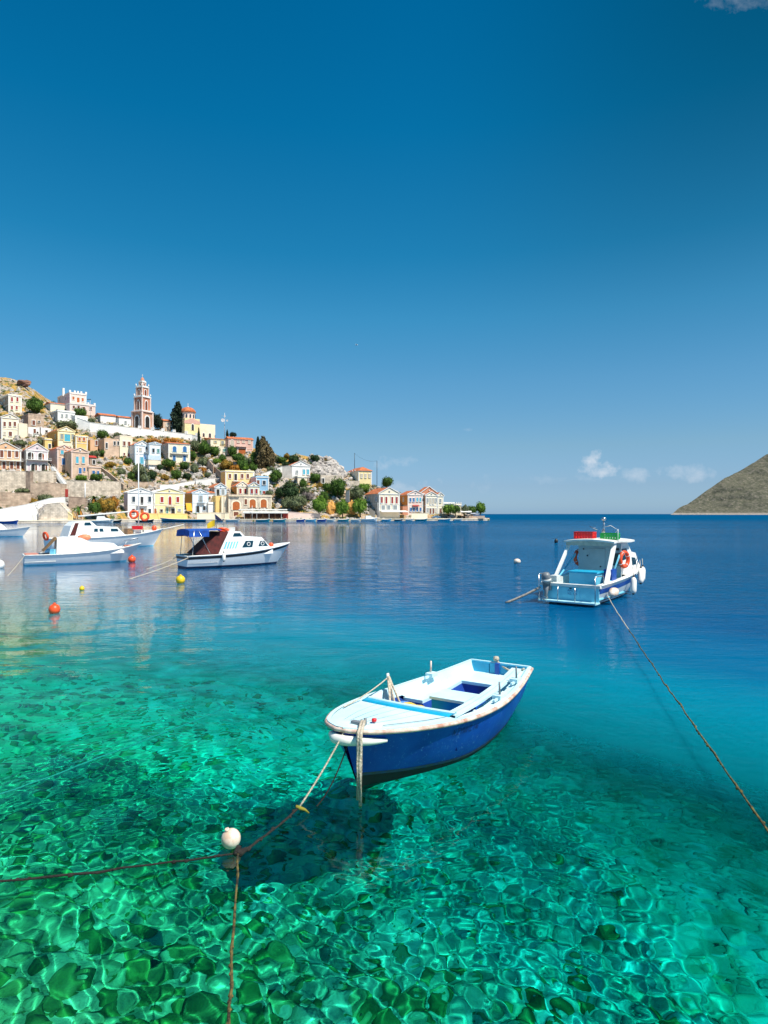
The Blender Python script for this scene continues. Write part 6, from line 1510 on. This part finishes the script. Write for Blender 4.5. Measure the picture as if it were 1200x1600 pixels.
def plants():
    T = tree
    T(54, 649, 27, 29, 'round', 'green', 'round green tree between the red shuttered house and the ridge houses')
    T(104, 676, 38, 22, 'round', 'olive', 'wide olive green tree above the yellow pediment house'); T(125, 651, 18, 12, 'flat', 'green', 'flat green pergola shrub under the mansion wing', 'shrub', 'shrub')
    T(143, 662, 14, 8, 'flat', 'olive', 'small olive shrub right of the turquoise door', 'shrub', 'shrub')
    T(246, 670, 18, 28, 'round', 'cypress', 'broad dark conifer right beside the bell tower'); T(278, 674, 21, 44, 'tall', 'cypress', 'tall broad cypress left of the church dome', name='cypress')
    T(310.5, 697, 4.5, 27, 'tall', 'cypress', 'thin pencil cypress in front of the church end', name='cypress')
    T(355, 684, 4, 12, 'tall', 'cypress', 'small dark cypress at the foot of the aerial mast', name='cypress'); T(363, 684, 9, 9, 'round', 'cypress', 'dark conifer tip behind the pink house roof'); T(367, 684, 6, 8, 'round', 'cypress', 'second dark conifer tip behind the pink house roof')
    T(411, 729, 22, 44, 'tall', 'brown', 'tall brown green pine right of the pink house', name='pine_tree'); T(403, 729, 10, 44, 'tall', 'cypress', 'narrow dark pine left of the tall brown green one', name='pine_tree'); T(422, 728, 15, 28, 'tall', 'brown', 'shorter brownish pine on the ridge', name='pine_tree'); T(396, 727, 12, 26, 'round', 'green', 'rounded pine at the right corner of the pink house', name='pine_tree')
    for (px, py, w, h, c, l) in ((305, 706, 16, 18, 'olive', 'olive coloured bush left of the pencil cypress'), (321, 713, 22, 24, 'green', 'green tree in front of the cream lower storey'), (336, 712, 18, 18, 'green', 'leafy tree right of the pencil cypress slope'),
        (362, 715, 17, 18, 'green', 'rounded tree below the pink house arch'), (372, 724, 22, 16, 'green', 'green bush on the field under the pink house'), (388, 726, 16, 14, 'olive', 'grey olive tree under the pink house corner'), (338, 726, 16, 10, 'bright', 'bright bush over the stair wall'),
        (352, 735, 26, 16, 'dry', 'yellowish broom bush in the middle slope'), (367, 738, 18, 14, 'rust', 'orange flowering bush above the flat roofed house'), (380, 736, 20, 18, 'green', 'green bush right of the orange flowering one'), (316, 737, 16, 6, 'rust', 'low orange bush beside the pink wall'),
        (440, 722, 16, 10, 'green', 'green bush on the ridge left of the rocks'), (460, 723, 20, 12, 'dark', 'dark bush behind the blue shuttered house'), (446, 729, 12, 8, 'dark', 'small dark bush left of the orange roof'), (493, 723, 17, 15, 'dark', 'round dark tree on top of the rocky ridge'),
        (432, 755, 20, 22, 'green', 'green tree right of the light blue house'), (451, 788, 36, 34, 'dark', 'large dark tree beside the restaurant'), (436, 778, 16, 20, 'dark', 'dark tree close to the light blue house'),
        (466, 798, 36, 24, 'olive', 'wide grey olive tree above the quay parapet'), (448, 797, 18, 20, 'olive', 'grey olive tree left of the wide one'), (483, 780, 20, 14, 'grey', 'greyish bare bush in the middle of the trees'), (492, 755, 16, 16, 'green', 'green tree by the brown porch'),
        (499, 805, 28, 30, 'bright', 'bright green round tree on the quay'), (507, 785, 14, 22, 'green', 'green tree behind the bright quay tree'), (527, 779, 28, 32, 'green', 'big green tree below the ruined house'), (536, 809, 25, 28, 'bright', 'second bright green quay tree by the ochre rocks'),
        (522, 800, 16, 18, 'dry', 'yellowish tree between the two bright quay trees'), (563, 805, 28, 26, 'bright', 'third bright quay tree left of the white quay house'), (557, 784, 24, 24, 'olive', 'grey green tree above the third bright tree'), (569, 769, 22, 16, 'bright', 'flat green tree in front of the yellow house wall'),
        (605, 763, 18, 18, 'green', 'round tree behind the roof of the white quay house'), (216, 747, 28, 22, 'olive', 'round olive tree above the white quay house'), (237, 749, 18, 16, 'dark', 'dark bush right of the olive tree above the quay'), (207, 709, 11, 14, 'olive', 'bush at the corner of the white house with pale blue pediment'),
        (263, 733, 24, 16, 'green', 'green bush under the grey side wall'), (250, 733, 12, 10, 'dark', 'dark shrub by the sky blue storey'), (288, 733, 18, 12, 'green', 'green bush below the arched blue windows'), (303, 742, 15, 18, 'olive', 'olive bush right of the arched blue windows'),
        (302, 718, 12, 16, 'green', 'green bush against the right end of the white house'), (72, 786, 24, 14, 'olive', 'olive tree leaning over the white wall'), (50, 790, 18, 12, 'dry', 'dry yellow bush at the rubble terrace'), (40, 771, 34, 7, 'olive', 'strip of brown green shrubs on the terrace'),
        (150, 749, 22, 8, 'green', 'green shrubs on the long terrace wall'), (128, 750, 20, 7, 'bright', 'bright shrub row on the long terrace wall'), (149, 802, 24, 22, 'green', 'green bush right of the palm'), (165, 804, 30, 26, 'dry', 'dry rusty bush by the two lifebuoys'),
        (178, 800, 22, 24, 'rust', 'rusty orange bush left of the white quay house'), (700, 803, 22, 18, 'bright', 'bright tree in front of the low white building'), (712, 804, 16, 15, 'green', 'green tree before the crenellated building'), (727, 803, 14, 14, 'olive', 'greyish tree beside the quay kiosk'),
        (738, 803, 17, 15, 'green', 'green tree left of the headland tip tree'), (750, 804, 18, 19, 'bright', 'bright round tree at the tip of the headland'), (240, 694, 26, 8, 'rust', 'orange dry shrubs under the ridge wall, the left patch'), (270, 694, 30, 8, 'rust', 'orange dry shrubs under the ridge wall, the right patch'),
        (318, 728, 20, 14, 'olive', 'olive bush left of the diagonal stone stair wall'), (346, 722, 16, 12, 'green', 'green bush above the diagonal stone stair wall'), (330, 708, 14, 12, 'dark', 'dark bush before the yellow house near the mast'), (384, 737, 14, 10, 'bright', 'bright low bush above the flat roofed house'),
        (396, 736, 16, 13, 'green', 'green bush below the tall pines'), (424, 738, 16, 10, 'olive', 'olive bush left of the white slope wall'), (432, 722, 14, 11, 'olive', 'olive bush on the ridge right of the pines'), (449, 716, 12, 8, 'dry', 'dry yellow bush on the ridge behind the orange roof'), (476, 774, 18, 16, 'olive', 'olive tree behind the large dark restaurant tree'),
        (512, 768, 16, 14, 'green', 'green bush under the ruined stone house'), (500, 764, 12, 10, 'dry', 'yellow bush at the foot of the ruined stone house'), (190, 742, 14, 12, 'olive', 'olive bush on the rocks beside the mast'), (172, 730, 16, 9, 'dry', 'dry bush on the rocks above the grey stair wall'), (205, 748, 12, 12, 'green', 'green bush left of the round olive tree'),
        (226, 752, 18, 14, 'olive', 'olive bush between the round olive tree and the dark bush'), (276, 746, 20, 12, 'green', 'green bush below the arched window house on the slope'), (258, 750, 14, 9, 'dry', 'dry bush above the white path wall'), (292, 748, 14, 11, 'dark', 'dark bush right of the slope green bush'), (324, 746, 14, 8, 'olive', 'olive scrub above the white wall stretch'),
        (92, 712, 12, 8, 'green', 'small green bush behind the blue window roofs'), (146, 714, 18, 12, 'olive', 'olive bush right of the tumbledown shed'), (160, 712, 12, 9, 'green', 'green bush left of the pink roofless house'), (30, 697, 20, 9, 'olive', 'olive scrub under the cream annex'), (200, 724, 14, 11, 'green', 'green bush under the cream roofless house'),
        (160, 683, 24, 9, 'green', 'green scrub under the cemetery wall'), (184, 683, 14, 6, 'olive', 'low olive scrub under the cemetery wall'), (66, 697, 16, 14, 'olive', 'scrub left of the yellow block'), (420, 776, 12, 10, 'olive', 'potted green shrub at the stone terrace'), (474, 762, 14, 14, 'green', 'green bush below the cream lower storey')):
        T(px, py, w, h, 'flat' if h < w*.45 else 'round', c, l, 'shrub' if h < 15 else 'tree', 'shrub' if h < 15 else 'tree', dY=-4 if py > 800 else 0, trunk=h >= 15)
    # bare pale tree over the white wall
    R = thing('bare_tree', 'pale leafless tree spreading in front of the white wall', 'tree', P(60, 808, ground_Y(60, 806)-6)); rng = random.Random(5); mb = MB()
    def br(p, d, L, r, k):
        q = p+d*L; mb.tube([p, q], [r, r*.65], 5)
        if k:
            for _ in range(3): br(q, (d+Vector((rng.gauss(0, .5), rng.gauss(0, .4), rng.uniform(0, .5)))).normalized(), L*.75, r*.6, k-1)
    br(Vector((0, 0, -.5)), Vector((.1, 0, 1)), 1.9, .16, 4); mb.build('branches', mat('pale_bark', (.55, .48, .45), .8), R)
    # palms
    for (px, py, w, lab) in ((124, 806, 25, 'palm with rusty dead fronds behind the quay, the left one'), (147, 788, 20, 'smaller palm above the left palm, close to the drainpipe')):
        Y = ground_Y(px, 806)-3 if py > 800 else ground_Y(px, py)-2; s = Y/F; R = thing('palm_tree', lab, 'palm', P(px, py, Y)); Hh = w*.5*s
        MB().tube([(0, 0, -.5), (.1, 0, Hh)], [.45, .35], 8).build('trunk', BARK, R); rng = random.Random(int(px))
        for k in range(26):
            a = k*2.4; e = rng.uniform(-.2, 1.1) if k < 18 else rng.uniform(-1.2, -.6); L = w*.55*s; rows = []
            for i in range(6):
                t = i/5; c = Vector((math.cos(a)*L*t*math.cos(e), math.sin(a)*L*t*math.cos(e), Hh+L*(math.sin(e)*t-.55*t*t))); sd = Vector((-math.sin(a), math.cos(a), 0))*(.32*math.sin(PI*min(.97, .1+t*.87))); rows.append([c-sd-Vector((0, 0, .12)), c, c+sd-Vector((0, 0, .12))])
            MB().grid(rows).build('frond', LM['green'] if k < 18 else LM['rust'], R)
plants()

# loose scrub and boulders all over the slope
def scatter():
    rng = random.Random(21); scrub = {k: MB() for k in ('olive', 'dry', 'green')}; rocks = MB()
    ic = bmesh.new(); bmesh.ops.create_icosphere(ic, subdivisions=1, radius=1); IV = [v.co.copy() for v in ic.verts]; IF = [tuple(v.index for v in f.verts) for f in ic.faces]; ic.free()
    for i in range(4200):
        px = rng.uniform(-150, 700); sky = SKYL(px); py = sky+(800-sky)*rng.random()**.9 if sky < 798 else 800
        p = G(px, py); nn = mnoise.noise(p*.10)*1.5+abs(mnoise.noise(p*.27))*1.3; p = p+Vector((.3, -.5, .6))*nn*.8; p.z -= .4
        if rng.random() < .64:
            mb = scrub[rng.choice(['olive', 'green', 'dry', 'green'])]; r = rng.uniform(.5, 1.3)
            for _ in range(34):
                d = Vector((rng.gauss(0, 1), rng.gauss(0, 1), abs(rng.gauss(0, .8)))).normalized(); q = p+d*r*rng.uniform(.5, 1); s = rng.uniform(.18, .34)
                a = Vector((rng.gauss(0, 1), rng.gauss(0, 1), rng.gauss(0, 1))).normalized(); b = a.cross(d).normalized(); mb.add([q-a*s, q+a*s, q+b*s*1.2+d*s*.5], [(0, 1, 2)])
        else:
            r = rng.uniform(.4, 1.5); off = Vector((rng.uniform(0, 99), 0, 0)); rocks.add([p+Vector((v.x*r*rng.uniform(.8, 1.3), v.y*r, v.z*r*.8))*(1+.5*mnoise.noise(v*1.5+off)) if False else p+v*r*(1+.6*mnoise.noise(v*1.4+off)) for v in IV], IF)
    for k, mb in scrub.items():
        o = mb.build('hillside_scrub', LM[k], fix=False); tag(o, 'low scrub scattered over the rocky hillside', None, None, 'stuff')
    # rock outcrop on the ridge behind the ruined house
    for i in range(130):
        px = rng.uniform(486, 540); top = SKYL(px); py = top+rng.random()**1.3*28; p = G(px, py); r = rng.uniform(.7, 2.2); off = Vector((rng.uniform(0, 99), 0, 0)); p.z -= .3
        rocks.add([p+Vector((v.x, v.y, v.z*.85))*r*(1+.7*mnoise.noise(v*1.5+off)) for v in IV], IF)
    for i in range(70):
        px = rng.uniform(300, 345); py = rng.uniform(722, 756); p = G(px, py); r = rng.uniform(.6, 1.7); off = Vector((rng.uniform(0, 99), 0, 0)); rocks.add([p+v*r*(1+.7*mnoise.noise(v*1.5+off)) for v in IV], IF)
    for i in range(60):
        px = rng.uniform(440, 600); p = P(px, 803, YSH(px)+rng.uniform(1, 6)); p.z = QZ; r = rng.uniform(.3, .9); rocks.add([p+v*r*(1+.6*mnoise.noise(v*1.5+p)) for v in IV], IF)
    o = rocks.build('boulders', mat('limestone', (.50, .46, .42), .95, .3, .9, col2=(.25, .22, .2), bump=.5), fix=False); tag(o, 'grey limestone boulders strewn over the hillside', None, None, 'stuff')
    # ochre earth bank behind the quay trees
    for (px, py, w, h, m, l) in ((517, 803, 14, 22, PL['ochre'], 'ochre earth bank between the bright quay trees'), (549, 804, 14, 24, PL['ochre'], 'ochre earth bank left of the third bright tree'), (37, 603, 20, 12, mat('crag', (.25, .13, .09), .95, .3, .4, col2=(.10, .05, .04)), 'dark red rock crag at the top left of the hill'), (540, 775, 16, 9, PL['beige'], 'smooth pale boulder under the big green tree')):
        p = G(px, py, 1); s = p.y/F; bm = bmesh.new(); bmesh.ops.create_icosphere(bm, subdivisions=3, radius=1)
        for v in bm.verts: v.co = Vector((v.co.x*w*s/2, v.co.y*w*s/3, v.co.z*h*s/2))*(1+.5*mnoise.noise(v.co*1.6+p)+.2*mnoise.noise(v.co*5+p))
        me = bpy.data.meshes.new('rock_bank'); bm.to_mesh(me); bm.free(); me.materials.append(m); o = bpy.data.objects.new('rock_bank', me); COL.objects.link(o); o.location = p+Vector((0, 0, h*s*.35)); tag(o, l, 'rock')
scatter()

# ------------------------------------------------------------------ small craft along the quay
def small_boat(px, wpx, hullm, label, inner=OLDWHITE, cabin=False, out=1.5, flip=1, H=.75):
    Y = YSH(px)-out; s = Y/F; L = wpx*s; p = P(px, 803, Y); p.z = 0; a = math.radians(YAW(px)*.5)+(PI if flip < 0 else 0)
    R = thing('moored_boat', label, 'boat', p, a); b = L*.17+.2
    h = Hull(L, [(0, .03), (.1, .5*b), (.3, .9*b), (.6, b), (1, .75*b)], [(0, H*1.6), (.3, H*1.15), (1, H)], [(0, -.1), (.2, -.3), (1, -.2)], .5, [(0, 1), (.3, .5), (1, .35)])
    h.band(lambda s_: 0.0, lambda s_: 1.0, 4, 10).build('hull', hullm, R); h.rim(.07, n=10).build('gunwale', OLDWHITE, R)
    mb = MB(); mb.grid([[Vector((L/2-u*L, -h.B(u)*.9, h.zg(u)-.2)), Vector((L/2-u*L, h.B(u)*.9, h.zg(u)-.2))] for u in [i/8 for i in range(9)]], smooth=False); mb.build('inside', inner, R)
    if cabin:
        slab([(-L*.25, H*.8), (-L*.22, H+1.5), (L*.08, H+1.5), (L*.14, H+.9), (L*.3, H+.7), (L*.33, H*.8)], b*.7, b*.55).build('cabin', WHITE, R)
    else:
        for u in (.35, .65): MB().box((L/2-u*L, 0, h.zg(u)-.1), (.3, b*1.7, .06)).build('thwart', OLDWHITE, R)
    return R
TEALP = mat('teal_paint', (.02, .36, .42), .45, .1, 2)
for a in ((12, 30, BLUE, 'blue open boat moored at the far left of the quay'), (160, 26, LBLUE, 'pale blue boat at the quay left of the mast'), (180, 20, DARKG, 'dark boat at the quay close to the mast'), (226, 28, DARKG, 'dark low boat before the white quay house'),
          (343, 14, GREYM, 'grey dinghy before the cream terrace wall'), (364, 22, OLDWHITE, 'white dinghy beside the restaurant'), (411, 22, TEALP, 'teal boat in front of the restaurant, the left one'), (437, 20, TEALP, 'teal boat in front of the restaurant, the right one'), (470, 14, BLUE, 'small blue boat by the quay parapet'), (486, 17, LBLUE, 'pale blue boat left of the first bright tree'),
          (503, 15, BLUE, 'blue boat under the first bright tree'), (517, 14, OLDWHITE, 'white dinghy right of the first bright tree'), (537, 18, TEALP, 'teal dinghy under the second bright tree'), (556, 16, OLDWHITE, 'white dinghy left of the small cruiser'), (604, 16, LBLUE, 'pale boat before the white quay house'), (623, 14, GREYM, 'grey boat at the corner of the white quay house'),
          (659, 19, TEALP, 'teal boat before the pink pediment house'), (640, 13, OLDWHITE, 'white boat left of the teal one'), (695, 20, LBLUE, 'pale blue boat before the last pediment house'), (716, 14, OLDWHITE, 'white dinghy near the headland tip')):
    small_boat(*a)
small_boat(286, 68, mat('caique_blue', (.03, .24, .42), .45, .1, 2), 'long blue and white caique moored before the yellow quay house', cabin=False, out=3.5, flip=-1, H=1.0)
small_boat(577, 26, WHITE, 'small white cruiser with cabin beside the white quay house', cabin=True, out=2.5, H=.9)
small_boat(160, 34, OLDWHITE, 'long white launch moored behind the motor boat', cabin=True, out=4, H=.8)

# headland kiosk and canopies, parked cars
def kiosk():
    for (px, w, py, m, lab) in ((728, 17, 799, AWW, 'white parasol canopy on the headland quay'), (736, 14, 802, mat('grey_canvas', (.35, .38, .45), .8), 'grey blue canopy on the headland quay'), (742, 12, 803, mat('slate_canvas', (.2, .22, .28), .8), 'dark canopy below the headland trees')):
        Y = YSH(px)+3; s = Y/F; R = thing('canopy', lab, 'canopy', P(px, 803, Y)); R.location.z = QZ; zt = CAM_H-(py-803)/F*Y-QZ
        MB().prism([(-w*s/2, -1.5, zt-.35), (w*s/2, -1.5, zt-.35), (w*s/2, 0, zt+.25), (-w*s/2, 0, zt+.25)], (0, 2.2, -.1)).build('cloth', m, R)
        for sx in (-1, 1): MB().box((sx*w*s*.45, -1.0, zt/2), (.1, .1, zt)).build('post', WOOD, R)
    def car(px, py, m, lab, w=16):
        Y = YSH(px)+3.5; s = Y/F; R = thing('parked_car', lab, 'car', P(px, 803, Y), math.radians(22)); R.location.z = QZ
        slab([(-2.1, .35), (-2.1, .95), (-1.2, 1.0), (-.6, 1.45), (.7, 1.45), (1.25, 1.0), (2.0, .9), (2.1, .35)], .85, .68).build('body', m, R)
        slab([(-1.0, 1.03), (-.55, 1.38), (.62, 1.38), (1.05, 1.03)], .84, .75).build('windows', GLASSD, R)
        for sx in (-1.3, 1.3):
            for sy in (-.8, .8): MB().lathe([(.1, -.1), (.33, -.09), (.33, .09), (.1, .1)], (sx, sy, .33), 12, axis=(0, 1, 0)).build('wheel', BLACKP, R)
    car(681, 804, STEEL, 'silver grey car parked before the last pediment house'); car(704, 804, DARKG, 'dark car parked under the bright headland tree')
    R = thing('low_wall', 'orange brown stone base at the tip of the headland', 'wall', P(742, 803, YSH(742)+1)); R.location.z = QZ; MB().box((0, 0, .6), (9, 1.0, 1.3)).build('masonry', PL['beige'], R)
kiosk()

# ------------------------------------------------------------------ the bare hill across the bay
def far_hill():
    m, nt, b = nodes_of('far_hill'); n, l = nt.nodes, nt.links; tc = n.new('ShaderNodeTexCoord')
    def nz(sc, det=8): a = n.new('ShaderNodeTexNoise'); a.inputs['Scale'].default_value = sc; a.inputs['Detail'].default_value = det; a.inputs['Roughness'].default_value = .7; l.new(tc.outputs['Object'], a.inputs['Vector']); return a
    a = nz(.09, 10); r = n.new('ShaderNodeValToRGB'); l.new(a.outputs['Fac'], r.inputs[0]); e = r.color_ramp.elements; e[0].position = .30; e[0].color = (.06, .068, .045, 1); e[1].position = .74; e[1].color = (.27, .235, .20, 1); q = e.new(.5); q.color = (.115, .115, .085, 1)
    sp = n.new('ShaderNodeSeparateXYZ'); l.new(tc.outputs['Object'], sp.inputs[0]); sh = n.new('ShaderNodeMapRange'); l.new(sp.outputs['Z'], sh.inputs[0]); sh.inputs[1].default_value = 9; sh.inputs[2].default_value = 4
    mx = n.new('ShaderNodeMixRGB'); l.new(sh.outputs[0], mx.inputs[0]); l.new(r.outputs[0], mx.inputs[1]); mx.inputs[2].default_value = (.36, .32, .28, 1)
    l.new(mx.outputs[0], b.inputs['Base Color']); b.inputs['Roughness'].default_value = 1; b.inputs['Specular IOR Level'].default_value = 0
    bp = n.new('ShaderNodeBump'); bp.inputs['Strength'].default_value = 1; bp.inputs['Distance'].default_value = 8; l.new(a.outputs['Fac'], bp.inputs['Height']); l.new(bp.outputs[0], b.inputs['Normal'])
    top = smooth_tab([(1050, 803), (1060, 794), (1075, 786), (1095, 773), (1115, 760), (1140, 744), (1165, 730), (1200, 710), (1300, 655), (1450, 600), (1700, 560), (2200, 560)])
    rows = []; pxs = [1048+2.5*i for i in range(300)]+[1798+20*i for i in range(24)]
    for j in range(70):
        r_ = []
        for px in pxs:
            t = top(px); q = j/55; Yb = 2500-min(900, max(0, px-1050)*.9)
            if j <= 55: py = 803.5+(t-803.5)*q; Y = Yb+(803.5-py)*7; p = P(px, py, Y)
            else: k = j-55; p = P(px, t, Yb+(803.5-t)*7+k*40); p.z -= k*k*1.2
            am = min(1, j/5)*min(1, (px-1045)/30); nn = mnoise.noise(p*.0035)*30+abs(mnoise.noise(p*.011))*26+mnoise.noise(p*.045)*7
            p += Vector((0, -1.2, .55))*nn*am*min(1, max(0, p.z)/40+.12); p.z -= 1.0
            if j == 0: p.z = -8
            r_.append(p)
        rows.append(r_)
    o = MB().grid(rows).build('bare_hill', m, fix=False); tag(o, 'bare olive grey hill across the bay at the right', None, None, 'structure')
far_hill()

# a gull high over the bay
R = thing('seagull', 'tiny white gull flying high over the bay', 'bird', P(557, 539, 120)); MB().lathe([(.01, -.3), (.07, -.1), (.08, .1), (.01, .3)], (0, 0, 0), 8, axis=(1, .2, .1)).build('body', WHITE, R)
for s in (-1, 1): MB().grid([[Vector((-.1, 0, 0)), Vector((.12, 0, .0))], [Vector((-.12, s*.3, .12)), Vector((.08, s*.3, .12))], [Vector((-.2, s*.62, .02)), Vector((-.12, s*.62, .02))]]).build('wing', WHITE, R)
